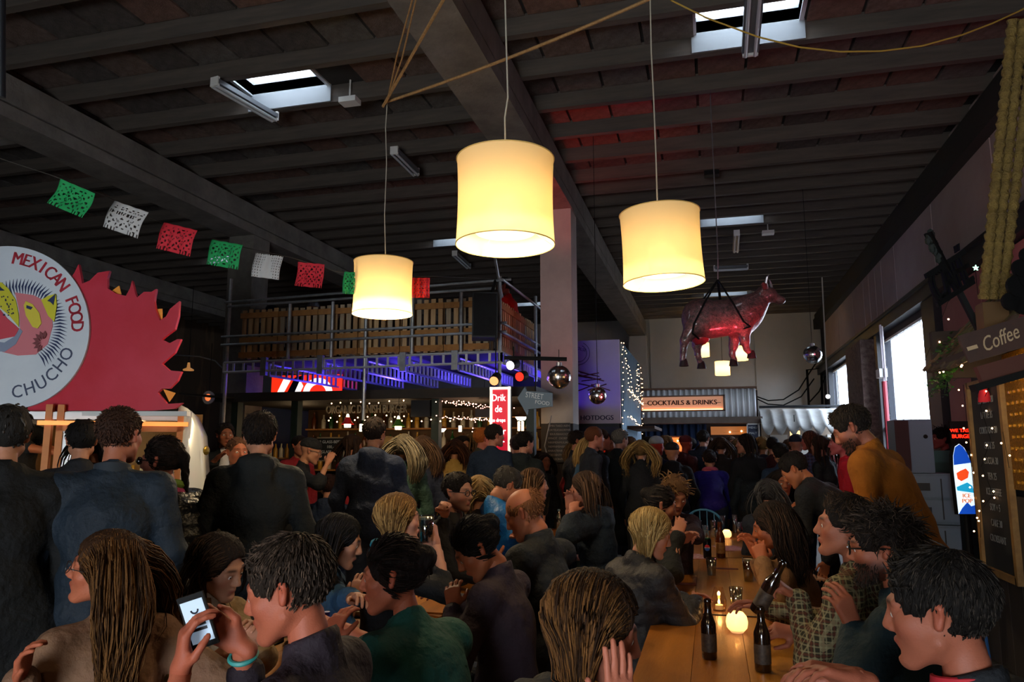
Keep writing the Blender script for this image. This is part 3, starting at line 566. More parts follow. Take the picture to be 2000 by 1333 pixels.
lamp('pink_wash', 'SPOT', (-.6, 8.3, 1.9), 45, (1, .12, .14), .1, (math.radians(125), 0, math.radians(48)), spot=42)
# ================================================================== HOT DOG TOWER + COCKTAIL BAR
corr = mat('corrugated_blue', '#5f7a8c', .5, .3); corw = mat('corrugated_white', '#e6e8ea', .5)
def corrugated(n, a, b, z0, z1, amp, m, parent, k, ax):
    t = np.linspace(0, 1, n * 8 + 1); V = []
    for q in t:
        off = amp * max(-1, min(1, 1.7 * math.sin(q * n * 2 * pi)))
        p = (a + (b - a) * q, k + off) if ax == 'x' else (k + off, a + (b - a) * q)
        V += [(p[0], p[1], z0), (p[0], p[1], z1)]
    o = MB().add(V, [(2 * i, 2 * i + 2, 2 * i + 3, 2 * i + 1) for i in range(len(t) - 1)]).build('corrugated_sheet', m, parent, 'all'); md = o.modifiers.new('t', 'SOLIDIFY'); md.thickness = .01
tw = thing('container_stall', 'corrugated blue container tower with a hot dog banner on its end', 'food stall', (-2.4, 13.7, 0))
corrugated(14, 12.05, 15.4, .02, 3.38, .025, corr, tw, -1.38, 'y')
MB().box((-3.6, 12.1, 2.0), (-1.42, 15.4, 3.35)).build('container_body', mat('container_dark', '#1c2530', .6), tw); MB().box((-3.6, 12.8, 0), (-1.42, 15.4, 2.0)).build('container_body', MATS['container_dark'], tw)
MB().box((-3.6, 12.06, 1.62), (-1.42, 12.12, 2.0)).build('fascia', mat('navy_slats', '#1d2440', .6), tw)
hot = mat('heat_glow', '#ff6a30', .5, emit=.9, ecol='#ff3c10'); MB().box((-2.1, 12.3, 1.3), (-1.5, 12.35, 1.62)).build('hatch_light', mat('hatch_red', '#b0402a', .6, emit=.25, ecol='#ff3010'), tw)
MB().box((-3.3, 12.05, 0), (-1.42, 12.4, 1.1)).build('counter', MATS['navy_slats'], tw)
bn = thing('banner', 'lilac hot dog banner with a picture of piled sausages', 'banner', (-1.75, 12, 2.05))
MB().box((-2.15, 11.98, 2.05), (-1.385, 12.02, 3.41)).build('banner_sheet', mat('lilac', '#bfb2c6', .7, noise=1.2, col2='#ccc0d2'), bn)
t = MB(); text(t, 'HOTDOGS', (-1.77, 11.975, 2.14), (1, 0, 0), (0, 0, 1), .105, .002, xs=1.05, bold=.003); text(t, 'PØLSE', (-2.02, 11.975, 3.27), (1, 0, -.3), (.3, 0, 1), .07, .002)
for R_ in (.14, .19): t.tube([(-2.06 + R_ * math.cos(a), 11.976, 3.2 + R_ * math.sin(a)) for a in np.linspace(-1.6, 1.1, 20)], .004, 4)
t.build('lettering', mat('banner_ink', '#2a2350', .7), bn)
sg = MB()
for k in range(13): a = RS.uniform(-.35, .35); c = np.array((-1.98 + RS.uniform(-.12, .3), 11.965, 2.78 + RS.uniform(-.16, .1))); sg.tube([c - (.16 * math.cos(a), 0, .16 * math.sin(a)), c + (.16 * math.cos(a), 0, .16 * math.sin(a))], .028, 6, flat=.3, mi=k % 2)
sg.build('sausage_picture', [mat('sausage_dark', '#5a2a28', .6), mat('sausage_red', '#7c3a34', .6)], bn)
fairy('warm string lights draped down the corner of the container tower', [[(-1.34, 12.0 + .02 * k, 3.4), (-1.34, 12.0 + .02 * k, 1.7)] for k in range(1)] + [[(-1.33, 15.4, 3.35), (-1.33, 15.4, 1.7)], [(-1.33, 12.05, 3.4), (-1.32, 12.8, 3.0), (-1.31, 13.6, 2.5), (-1.31, 14.2, 3.2), (-1.31, 15.0, 2.5), (-1.31, 15.4, 3.1)], [(-1.32, 12.6, 2.65), (-1.32, 15.3, 2.55)], [(-1.32, 12.6, 2.2), (-1.32, 15.3, 2.05)], [(-1.32, 13, 1.85), (-1.32, 14, 1.5), (-1.32, 15, 1.85)], [(-1.32, 12.4, 3.2), (-1.32, 13.0, 2.5)], [(-1.32, 14.4, 3.3), (-1.32, 14.5, 2.4)]], bulb, .0075, .10, .02)
MB().box((-1.36, 12.6, 1.98), (-.9, 14.5, 2.03)).build('canopy_board', mat('brown_board', '#3d2a22', .8), tw)
ck = thing('cocktail_bar', 'cocktail bar in a white corrugated container at the far end of the hall', 'bar', (-.3, 19, 0))
corrugated(21, -1.75, 1.09, 2.42, 3.13, .045, corw, ck, 19, 'x'); MB().box((-1.8, 18.94, 3.12), (1.12, 19.1, 3.17)).build('top_trim', mat('brown_trim', '#6a4a36', .7), ck)
MB().box((-1.9, 18.6, 2.27), (1.2, 19.1, 2.42)).build('beam', mat('weathered_beam', '#5b4c42', .8, noise=3, col2='#6f5f54'), ck)
corrugated(9, -1.6, -.1, .1, 2.27, .04, mat('corrugated_navy', '#1f2d48', .5), ck, 19.15, 'x'); MB().box((-1.8, 19.3, 0), (1.15, 21.9, 3.1)).build('container_body', mat('bar_brown', '#2a1d16', .8), ck)
MB().box((-1.3, 19.02, 1.55), (-.55, 19.06, 1.98)).build('hatch_frame', mat('hatch_wood', '#7c4a24', .7), ck); MB().box((-1.26, 19.0, 1.6), (-.59, 19.02, 1.94)).build('hatch_glow', mat('warm_backlight', '#ff9a50', .5, emit=1.1, ecol='#ff7a30'), ck)
MB().box((0, 19.0, 2.0), (.9, 19.05, 2.2)).build('lit_shelf', mat('warm_shelf', '#a07040', .6, emit=.25, ecol='#ff9040'), ck); MB().box((-1.7, 18.9, 0), (1.1, 19.2, 1.1)).build('counter', MATS['bar_brown'], ck)
fairy('warm bulbs over the cocktail bar hatch', [[(-1.2, 18.98, 1.85), (-.65, 18.98, 1.85)], [(.3, 18.95, 2.05), (.85, 18.95, 2.1)], [(.2, 18.95, 1.75), (.3, 18.95, 1.6)]], bulb, .022, .2)
cs = thing('sign_board', 'warm lit wooden sign reading COCKTAILS & DRINKS', 'sign', (-.65, 18.9, 2.6))
MB().box((-1.66, 18.9, 2.61), (.32, 18.93, 2.94)).build('face', mat('sign_strip_glow', '#d59a78', .6, emit=.30, ecol='#ffb088'), cs); f = MB()  # strip-light glow on the board put in as even emission of the face
for a, b in (((-1.7, 2.58), (.36, 2.61)), ((-1.7, 2.94), (.36, 2.97)), ((.32, 2.58), (.36, 2.97)), ((-1.7, 2.58), (-1.66, 2.97))): f.box((a[0], 18.84, a[1]), (b[0], 18.95, b[1]))
f.build('frame', MATS['brown_trim'], cs); t = MB(); text(t, '–COCKTAILS & DRINKS–', (-.67, 18.885, 2.79), (1, 0, 0), (0, 0, 1), .165, .006, xs=1.02, bold=.006); t.build('lettering', mat('letter_maroon', '#4a1512', .6), cs)
MB().box((-1.64, 18.86, 2.612), (.3, 18.89, 2.63)).build('light_strip', mat('strip_warm', '#ffd0a0', .5, emit=6, ecol='#ffb070'), cs)
c = PY(1471, 850, 18.6); r = thing('menu_sign', 'small navy menu sign with a white frame by the cocktail bar', 'sign', c); MB().box(c - (.13, 0, .26), c + (.13, .03, .26)).build('board', mat('navy', '#14233f', .6), r)
f = MB()
for a, b in (((-.14, -.27), (.14, -.24)), ((-.14, .24), (.14, .27)), ((-.14, -.27), (-.115, .27)), ((.115, -.27), (.14, .27))): f.box(c + (a[0], -.015, a[1]), c + (b[0], .02, b[1]))
f.build('frame', white, r); t = MB(); [text(t, s, c + (0, -.003, .17 - k * .13), (1, 0, 0), (0, 0, 1), .07, .001) for k, s in enumerate(('MENU', 'MALT', 'FRESH'))]; t.build('writing', chalk, r)
# scalloped awning stall
aw = thing('awning', 'grey scalloped canvas awning beside the cocktail bar', 'awning', (2.1, 18.6, 2.4)); V = []; n = 56
for i in range(n + 1):
    x = 1.15 + (1.95) * i / n; q = abs(math.sin(i / n * 7 * pi)); V += [(x, 19.3, 2.62), (x, 18.9, 2.55 - .05 * q), (x, 18.3, 2.22 - .06 * q), (x, 18.26, 2.2 - .2 * q - .03)]
o = MB().add(V, [(4 * i + j, 4 * i + 4 + j, 4 * i + 5 + j, 4 * i + 1 + j) for i in range(n) for j in range(3)]).build('canvas', mat('grey_canvas', '#8f8f8c', .8, noise=3, col2='#a5a5a1'), aw, 'all'); o.modifiers.new('t', 'SOLIDIFY').thickness = .006
MB().tube([(1.15, 18.9, 2.66), (3.05, 18.9, 2.66)], .03, 8).build('pipe', darksteel, aw, True)
st_ = thing('market_stall', 'pale wooden stall with lit shelves below the scalloped awning', 'food stall', (2.1, 19.5, 0))
MB().box((1.2, 19.4, 0), (3.1, 19.9, 2.6)).build('rear_wall', mat('stall_wood', '#6b5d50', .8, noise=2, col2='#8a7a69'), st_); MB().box((1.2, 18.7, 0), (3.05, 19.3, 1.15)).build('counter', MATS['stall_wood'], st_)
for x in (1.6, 2.3, 2.9): MB().box((x - .2, 19.3, 1.5), (x + .2, 19.4, 2.0)).build('picture_board', mat('pale_board', '#a9a6a0', .7), st_)
c = PY(1553, 853, 18.5); r = thing('lantern', 'square cream lantern glowing under the scalloped awning', 'lamp', c); MB().box(c - (.1, .1, .13), c + (.1, .1, .13)).build('shade', mat('cream_glow', '#ffe8b8', .5, emit=1.4, ecol='#ffdc9a'), r); MB().box(c - (.11, .11, .15), c + (.11, .11, -.13)).build('base', black, r); MB().tube([c + (0, 0, .12), c + (0, 0, .5)], .01, 6).build('hanger', black, r)
# black pipe frame and slack cables on the far wall
blk = thing('pipe_rack', 'black pipe frame standing against the far wall corner', 'pipe', (2.4, 21.9, 2.6)); MB().tube([PY(1580, 795, 21.9), PY(1576, 723, 21.9), PY(1604, 720, 21.9), PY(1606, 790, 21.9)], .035, 6).build('pipe', black, blk)
for pts, lb in (((( 1475, 774), (1500, 783), (1530, 781), (1560, 762), (1580, 730), (1600, 700)), 'upper slack black cable across the far wall'), (((1475, 778), (1500, 790), (1530, 792), (1565, 775), (1590, 740)), 'lower slack black cable across the far wall'), (((1580, 787), (1600, 765), (1612, 735)), 'short slack cable by the window corner')):
    P_ = [PY(a, b, 21.8) for a, b in pts]; tag(MB().tube(P_, .018, 5).build('cable', black, None, True, loc=P_[0]), lb, 'cable')
for px, py, lb in ((1371, 684, 'small glowing drum lamp behind the cow hind legs'), (1446, 691, 'small glowing drum lamp behind the cow front hooves'), (1411, 720, 'small glowing drum lamp lowest below the cow')):
    c = PY(px, py, 20.0); r = thing('pendant_lamp', lb, 'lamp', c, 'small drum lamps below the cow'); MB().lathe([(.19, -.18), (.19, .18)], c, 24).build('lamp_shade', translucent('far_shade', '#ffdf9c', .5, .9), r, True); MB().ball(c, .1, 12).build('bulb', inner_m, r, True)
    MB().tube([c + (0, 0, .05), (c[0], c[1], ZC)], .006, 4).build('cord', black, r)
# pole lamp and red pipe by the windows
for px, y0, y1, Y_, lb in ((1613, 660, 775, 17.5, 'bare white bulb hanging on a pipe by the small window'),):
    a = PY(px, y0, Y_); b = PY(px + 4, y1, Y_); a = np.array((a[0], a[1], ZC - .02)); r = thing('hanging_bulb', lb, 'lamp', b); MB().tube([a, b], .015, 6).build('rod', white, r); MB().ball(b, .05, 10).build('bulb', mat('white_bulb', '#fff', .3, emit=1.5), r, True)
r = thing('pipe', 'red painted vertical pipe between the two windows', 'pipe', PX(1738, 780, 2.8)); a = PX(1719, 640, 2.8); b = PX(1748, 905, 2.8); b = np.array((a[0], a[1], .3)); MB().tube([np.array((a[0], a[1], 2.75)), b], .04, 8).build('pipe_run', mat('red_pipe', '#8f2430', .5), r, True); MB().tube([np.array((a[0], a[1], 2.75)), np.array((a[0], a[1], 3.7))], .018, 8).build('pipe_run', mat('white_pipe', '#b9b0b4', .5), r, True); MB().tube([a + (.0, -.12, .0), np.array((a[0], a[1] - .12, 2.75))], .018, 8).build('pipe_run', mat('white_pipe', '#b9b0b4', .5), r, True)
c = PX(1722, 730, 2.78); MB().box(c - (.06, .14, .07), c + (.06, .14, .07)).build('clamp', white, r)
# ================================================================== FOOD TRUCK
NH = np.array([-math.sin(YAW), math.cos(YAW), 0.]); TO = PD(370, 880.5, 5.3); TO = np.array([TO[0], TO[1], 0])
TU = RT * math.cos(math.radians(20)) - NH * 0 + NH * math.sin(math.radians(20)); TN = NH * math.cos(math.radians(20)) - RT * math.sin(math.radians(20))
def T_(u, n, z): return TO + TU * u + TN * n + np.array([0, 0, z - (.09 if z > 1.7 else 0)])
def tb(mb, u0, u1, n0, n1, z0, z1, mi=0): return mb.obox(T_((u0 + u1) / 2, (n0 + n1) / 2, (z0 + z1) / 2), TU * (u1 - u0) / 2, TN * (n1 - n0) / 2, (0, 0, (z1 - z0) / 2), mi)
tr = thing('food_truck', 'white food truck serving beneath the flame-edged sign', 'truck', TO + RT * -1.2)
vw = mat('truck_white', '#c4c8c6', .35, coat=.4); ply = mat('truck_ply', '#b5692a', .6, noise=4, col2='#c87a34')
b = MB(); tb(b, -3.6, -.0, 0, .04, .25, 1.3); tb(b, -3.6, -1.95, .0, .04, 1.3, 1.95); tb(b, -.06, .0, 0, .04, 1.3, 1.9)
b.build('side_panel', vw, tr)
e = MB(); pr = [(0, .25), (.10, .3), (.115, .9), (.09, 1.4), (.05, 1.75), (-.03, 1.92), (-.09, 1.95), (-.09, .25)]
e.prism(pr, T_(0, 1.7, 0), TU, (0, 0, 1), 1.7).build('rounded_end', vw, tr, 'all')
b = MB(); tb(b, -3.6, -.05, 0, 1.7, 1.92, 1.97); b.build('roof', vw, tr); b = MB(); tb(b, -3.6, 0, 1.66, 1.7, .25, 1.95); b.build('rear_panel', mat('truck_inside', '#7c5a34', .7, noise=3, col2='#8f6c40'), tr)
b = MB(); tb(b, -3.6, .0, 0, 1.7, .2, .27); b.build('truck_floor', dk, tr)
for (u0, u1, z0, z1) in ((-.84, -.80, 1.28, 1.93), (-.09, -.05, 1.28, 1.9), (-.84, -.05, 1.84, 1.9), (-.91, -.87, .9, 1.93), (-1.95, -.84, 1.25, 1.3)): bb = MB(); tb(bb, u0, u1, -.015, .06, z0, z1); bb.build('window_trim', ply, tr)
b = MB(); tb(b, -.80, -.09, .0, .01, 1.285, 1.84); b.build('window_pane', glass('truck_glass', '#f2f6f2', .985), tr)
b = MB(); tb(b, -1.95, -.1, -.22, .1, 1.18, 1.22); b.build('serving_shelf', steel, tr); b = MB(); tb(b, -.9, -.1, 1.3, 1.64, 1.3, 1.34); b.build('inside_shelf', ply, tr); b = MB(); tb(b, -.95, -.02, -.03, .02, 1.88, 1.91); b.build('light_strip', mat('strip_orange', '#ffb060', .5, emit=.9, ecol='#ff8a30'), tr)
b = MB(); tb(b, -.82, -.45, .4, .44, 1.7, 1.84); b.build('green_curtain', mat('green_cloth', '#2f6a52', .8), tr)
b = MB(); b.ball(T_(.11, .05, 1.62), (.012, .035, .035), 10).build('side_lamp', mat('brass', '#8a7430', .3, .8), tr)
for u in (-2.9, -.6):
    b = MB(); c = T_(u, -.02, .3); b.tube([c, c + TN * .2], .3, 24); b.build('wheel', black, tr, True); b = MB(); c = T_(u, -.03, .3); b.tube([c, c + TN * .03], .17, 20); b.build('hubcap', steel, tr, True)
for i in range(12):
    o = bpy.data.objects.new('jar', bms[2 + i % 2]); COL.objects.link(o); o.location = tuple(T_(-.85 + i * .065, 1.45, 1.34)); o.scale = (.9, .9, .55); tag(o, 'small jar on the lit shelf inside the food truck', 'jar', 'jars inside the food truck')
lamp('truck_glow', 'POINT', tuple(T_(-.5, .8, 1.8)), 6, (1, .62, .3), .12); lamp('truck_glow', 'POINT', tuple(T_(-1.5, .7, 1.8)), 3, (1, .62, .3), .12)
# the round sign and flame board: drawn in the sign plane, rolled 1.4 degrees
SA = math.radians(-1.6); SAX = RT * math.cos(SA) + np.array([0, 0, math.sin(SA)]); SAY = -RT * math.sin(SA) + np.array([0, 0, math.cos(SA)])
SK = 5.22 / F
SP0 = PD(180, 640, 5.22)
def S_(px, py, off=0.): r = ray(px, py); return CP + r * (((SP0 - CP) @ NH) / (r @ NH)) - NH * off
def spoly(mb, pts, off, t=.004, mi=0):
    o = S_(180, 640, off); up_ = np.array((0, 0, 1.))
    A = [((S_(x, y) - SP0) @ RT, (S_(x, y) - SP0)[2]) for x, y in pts]
    return mb.prism(A[::-1] if sum((A[i][0] * A[(i + 1) % len(A)][1] - A[(i + 1) % len(A)][0] * A[i][1]) for i in range(len(A))) > 0 else A, o, RT, (0, 0, 1), -t if False else t, mi)
sg = thing('truck_sign', 'round MEXICAN FOOD sign on a red flame-edged board atop the truck', 'sign', S_(60, 795))
redp = mat('flame_red', '#b00c26', .55, noise=1.6, col2='#bc2a40', bump=.15, bscale=6)
flame = [(60, 803), (60, 545), (132, 560), (150, 535), (158, 518), (162, 540), (165, 556), (180, 550), (195, 535), (218, 531), (214, 545), (214, 565), (230, 575), (250, 580), (258, 565), (262, 550), (268, 575), (272, 583), (285, 572), (300, 572), (309, 566), (305, 590), (308, 608), (316, 628), (328, 620), (336, 605), (354, 590), (352, 620), (345, 645), (325, 660), (320, 665), (335, 672), (350, 664), (357, 664), (345, 690), (330, 703), (320, 712), (335, 725), (358, 727), (350, 745), (335, 760), (320, 760), (312, 768), (330, 790), (360, 788), (345, 799), (300, 803)]
spoly(MB(), flame, 0, .03).build('flame_board', redp, sg)
orp = MB(); [spoly(orp, q, -.012, .008) for q in ([(212, 572), (232, 558), (236, 575), (222, 578)], [(302, 625), (304, 604), (316, 603), (316, 628)], [(318, 760), (342, 768), (330, 785)])]; orp.build('orange_tips', mat('flame_orange', '#e8952a', .6), sg)
bs = MB(); bs.obox(S_(95, 803, .0) + (0, 0, -.02), RT * .97, NH * .03, (0, 0, .016)); bs.build('base_rail', vw, sg)
C0 = (25, 643); RC = 158
disc = [(C0[0] + RC * math.cos(a), C0[1] - RC * math.sin(a)) for a in np.linspace(0, 2 * pi, 73)[:-1]]; disc = [(x, min(y, 798)) for x, y in disc]
spoly(MB(), disc, .035, .02).build('disc', mat('disc_white', '#ccd3d8', .6, noise=2, col2='#bfc7cf'), sg)
lt = MB()
def arc_text(s, a0, a1, rad, size, flip, xs, bold=0):
    for i, ch in enumerate(s):
        a = a0 + (a1 - a0) * i / (len(s) - 1)
        if ch == ' ': continue
        c = S_(C0[0] + rad * math.cos(a), C0[1] - rad * math.sin(a), .058); th = a - R90 if not flip else a + R90
        text(lt, ch, c, RT * math.cos(th) + np.array([0, 0, math.sin(th)]), -RT * math.sin(th) + np.array([0, 0, math.cos(th)]), size, .001, xs=xs, bold=bold)
arc_text('MEXICAN FOOD', 1.42, .02, 134, .125, False, .85, .003); lt.build('red_lettering', mat('sign_ink_red', '#b02436', .6), sg)
lt = MB(); arc_text('TACOS CHUCHO', -2.62, -.42, 126, .125, True, .9); lt.build('grey_lettering', mat('sign_ink_grey', '#3a445c', .6), sg)
off = .056
layers = [('animal_face', '#c9737a', [(40, 575), (75, 580), (95, 590), (110, 610), (113, 640), (103, 675), (80, 695), (45, 697), (15, 690), (30, 670), (50, 650), (48, 610)]),
          ('animal_mouth', '#c2424f', [(-30, 590), (5, 600), (25, 625), (48, 645), (40, 660), (0, 668), (-30, 665)]), ('animal_jaw', '#7f8aa0', [(-30, 665), (20, 672), (40, 660), (50, 645), (55, 650), (42, 675), (20, 690), (-30, 685)]),
          ('animal_horn', '#c3bd2c', [(-25, 560), (0, 556), (15, 556), (28, 568), (42, 590), (48, 620), (48, 642), (30, 620), (12, 605), (5, 590), (-25, 590)]), ('animal_eye_patch', '#d2c23c', [(58, 600), (62, 592), (75, 598), (88, 615), (92, 635), (85, 645), (75, 642), (62, 620)]),
          ('animal_ear', '#c9c22a', [(92, 590), (105, 582), (120, 578), (122, 600), (117, 632), (105, 620)])]
for i, (nm, col, pts) in enumerate(layers): spoly(MB(), pts, off + i * .0015, .003).build(nm, mat(nm, col, .6, noise=8, col2=col), sg)
ink = MB()
for k in range(46):
    a = math.radians(150 - k * 4.6); r1, r2 = 62, 92; cx, cy_ = 50, 640
    spoly(ink, [(cx + r1 * math.cos(a), cy_ - r1 * math.sin(a) * .98), (cx + (r1 + r2) / 2 * math.cos(a + .05), cy_ - (r1 + r2) / 2 * math.sin(a + .05)), (cx + r2 * math.cos(a - .02), cy_ - r2 * math.sin(a - .02)), (cx + (r1 + r2) / 2 * math.cos(a - .0), cy_ - (r1 + r2) / 2 * math.sin(a - .0))], off, .002)
spoly(ink, [(10, 560), (14, 566), (22, 572), (10, 572), (4, 566)], .068, .002); spoly(ink, [(64, 600), (76, 604), (72, 609), (64, 606)], .068, .002); spoly(ink, [(104, 592), (120, 578), (116, 600), (110, 594)], .068, .002)
for k in range(22): x = 14 + RS.uniform(0, 26); y = 575 + RS.uniform(0, 45); spoly(ink, [(x, y), (x + 1.5, y + 1.5), (x, y + 3), (x - 1.5, y + 1.5)], .068, .002)
ink.build('ink_strokes', mat('ink_blue', '#1c2a52', .6), sg)
pet = MB()
for k in range(7): a = math.radians(85 + k * 25); c = (98, 672); u = (math.cos(a), -math.sin(a)); v = (-u[1], u[0]); spoly(pet, [(c[0] + u[0] * 7, c[1] + u[1] * 7), (c[0] + u[0] * 15 + v[0] * 4, c[1] + u[1] * 15 + v[1] * 4), (c[0] + u[0] * 23, c[1] + u[1] * 23), (c[0] + u[0] * 15 - v[0] * 4, c[1] + u[1] * 15 - v[1] * 4)], .068, .002)
pet.build('flower_petals', mat('petal_brown', '#74383c', .6), sg)
# the lit orange hanging lamp and a small ceiling lamp behind the truck
c = PY(408, 777, 10.5); r = thing('wall_lamp', 'round white lamp with an orange core hanging left of the bar', 'lamp', c); r['label'] = 'round white lamp with an orange core beside the flame board'; MB().lathe([(.06, -.0), (.1, -.02), (.11, .02), (.06, .03)], (0, 0, 0), 20).build('ring', white, None, True).parent = r; 
for ch in r.children: ch.location = (0, 0, 0); ch.rotation_euler = (R90, 0, 0)
MB().ball(c, .06, 12).build('bulb', mat('orange_bulb', '#ff8a50', .4, emit=1.2, ecol='#ff7a40'), r, True); MB().tube([c, c + (0, 0, .9)], .005, 5).build('cord', black, r)
c = PY(368, 722, 11); r = thing('pendant_lamp', 'small brass saucer lamp beyond the flame board', 'lamp', c); MB().lathe([(.02, .12), (.03, .03), (.09, 0), (.09, -.02)], c, 16).build('lamp_shade', mat('brass_lit', '#c8a060', .4, emit=.3, ecol='#ffb060'), r, True); MB().tube([c + (0, 0, .1), c + (0, 0, 1.5)], .005, 5).build('cord', black, r)
c0 = PY(330, 700, 11); tag(MB().tube([PY(x, y, 11) for x, y in ((300, 690), (345, 694), (390, 697), (420, 705), (440, 725))], .012, 5).build('cable', steel, None, True, loc=c0), 'slack grey cable running to the scaffold corner', 'cable')
# ================================================================== BODIES: smooth implicit surfaces meshed by surface nets
def nrm(v): v = np.array(v, float); return v / (np.linalg.norm(v) + 1e-12)
class SDF:
    # list of ('c', a, b, ra, rb, k) tapered capsules, ('e', centre, radii, rotation 3x3, k, sign) ellipsoids
    def __init__(s): s.p = []
    def cap(s, a, b, ra, rb=None, k=.03): s.p.append(('c', np.array(a, float), np.array(b, float), ra, ra if rb is None else rb, k)); return s
    def ell(s, c, r, R=None, k=.03, sub=False): s.p.append(('e', np.array(c, float), np.array(r, float), np.eye(3) if R is None else np.array(R, float), k, sub)); return s
    def xf(s, R, t, sc=1.):
        o = SDF(); R = np.array(R, float); t = np.array(t, float)
        for q in s.p:
            if q[0] == 'c': o.p.append(('c', R @ q[1] * sc + t, R @ q[2] * sc + t, q[3] * sc, q[4] * sc, q[5] * sc))
            else: o.p.append(('e', R @ q[1] * sc + t, q[2] * sc, R @ q[3], q[4] * sc, q[5]))
        return o
    def bounds(s, pad):
        lo = np.full(3, 1e9); hi = -lo
        for q in s.p:
            if q[0] == 'c': r = max(q[3], q[4]); lo = np.minimum(lo, np.minimum(q[1], q[2]) - r); hi = np.maximum(hi, np.maximum(q[1], q[2]) + r)
            elif not q[5]: r = q[2].max(); lo = np.minimum(lo, q[1] - r); hi = np.maximum(hi, q[1] + r)
        return lo - pad, hi + pad
    @staticmethod
    def dist(q, P):
        if q[0] == 'c':
            a, b, ra, rb = q[1:5]; ab = b - a; L2 = ab @ ab + 1e-12
            t = np.clip(((P - a) @ ab) / L2, 0, 1); d = P - a - t[..., None] * ab
            return np.sqrt((d * d).sum(-1)) - (ra + (rb - ra) * t)
        l = (P - q[1]) @ q[3]; k0 = np.sqrt(((l / q[2]) ** 2).sum(-1)); k1 = np.sqrt(((l / q[2] ** 2) ** 2).sum(-1)) + 1e-9
        return k0 * (k0 - 1) / k1
    def ev(s, P):
        D_ = np.full(P.shape[:-1], .5)
        for q in s.p: D_ = s.comb(D_, s.dist(q, P), q)
        return D_
    @staticmethod
    def comb(D_, d, q):
        k = q[5] if q[0] == 'c' else q[4]
        if q[0] == 'e' and q[5]: h = np.maximum(k - np.abs(-d - D_), 0) / k; return np.maximum(D_, -d) + h * h * k * .25
        h = np.maximum(k - np.abs(D_ - d), 0) / k; return np.minimum(D_, d) - h * h * k * .25
    def mesh(s, h, disp=None, clip=None, pad=None):
        lo, hi = s.bounds(pad or 2.5 * h); n = np.ceil((hi - lo) / h).astype(int) + 1
        ax = [lo[i] + h * np.arange(n[i]) for i in range(3)]; D_ = np.full(tuple(n), .5, float)
        for q in s.p:
            if q[0] == 'c': r = max(q[3], q[4]); a0 = np.minimum(q[1], q[2]) - r; a1 = np.maximum(q[1], q[2]) + r; k = q[5]
            else: r = q[2].max(); a0 = q[1] - r; a1 = q[1] + r; k = q[4]
            m = k + 2.2 * h; i0 = np.clip(((a0 - m - lo) / h).astype(int), 0, n); i1 = np.clip(((a1 + m - lo) / h).astype(int) + 2, 0, n)
            if np.any(i1 <= i0): continue
            sl = tuple(slice(i0[i], i1[i]) for i in range(3)); G = np.stack(np.meshgrid(*[ax[i][sl[i]] for i in range(3)], indexing='ij'), -1)
            D_[sl] = s.comb(D_[sl], s.dist(q, G), q)
        if disp or clip:
            G = np.stack(np.meshgrid(*ax, indexing='ij'), -1)
            if disp: D_ += disp(G)
            if clip: D_ = np.maximum(D_, clip(G))
        return nets(D_, lo, h)
def nets(D_, lo, h):
    ins = D_ < 0; n = D_.shape; c = np.zeros((n[0] - 1, n[1] - 1, n[2] - 1), int)
    for i in (0, 1):
        for j in (0, 1):
            for k in (0, 1): c += ins[i:n[0] - 1 + i, j:n[1] - 1 + j, k:n[2] - 1 + k]
    act = (c > 0) & (c < 8); idx = np.full(c.shape, -1); A = np.argwhere(act); idx[act] = np.arange(len(A))
    S = np.zeros((len(A), 3)); W = np.zeros(len(A))
    cr = [(i, j, k) for i in (0, 1) for j in (0, 1) for k in (0, 1)]
    for a in cr:
        for d in range(3):
            if a[d]: continue
            b = list(a); b[d] = 1
            va = D_[A[:, 0] + a[0], A[:, 1] + a[1], A[:, 2] + a[2]]; vb = D_[A[:, 0] + b[0], A[:, 1] + b[1], A[:, 2] + b[2]]
            m = (va < 0) != (vb < 0); t = np.where(m, va / np.where(m, va - vb, 1), 0)
            p = np.array(a, float)[None] + 0 * S; p[:, d] = t; S += p * m[:, None]; W += m
    V = (A + S / W[:, None]) * h + lo; Q = []
    for d in range(3):
        e, f = [(1, 2), (2, 0), (0, 1)][d]
        s0 = [slice(None)] * 3; s1 = [slice(None)] * 3; s0[d] = slice(0, -1); s1[d] = slice(1, None)
        a = ins[tuple(s0)]; b = ins[tuple(s1)]; X = np.argwhere(a != b); X = X[(X[:, e] > 0) & (X[:, f] > 0) & (X[:, e] < n[e] - 1) & (X[:, f] < n[f] - 1)]
        if not len(X): continue
        fl = a[X[:, 0], X[:, 1], X[:, 2]]
        def g(de, df): Y = X.copy(); Y[:, e] -= de; Y[:, f] -= df; return idx[Y[:, 0], Y[:, 1], Y[:, 2]]
        q = np.stack([g(1, 1), g(0, 1), g(0, 0), g(1, 0)], 1); q[~fl] = q[~fl][:, ::-1]; Q.append(q)
    Q = np.concatenate(Q) if Q else np.zeros((0, 4), int); Q = Q[(Q >= 0).all(1)]
    return V, Q
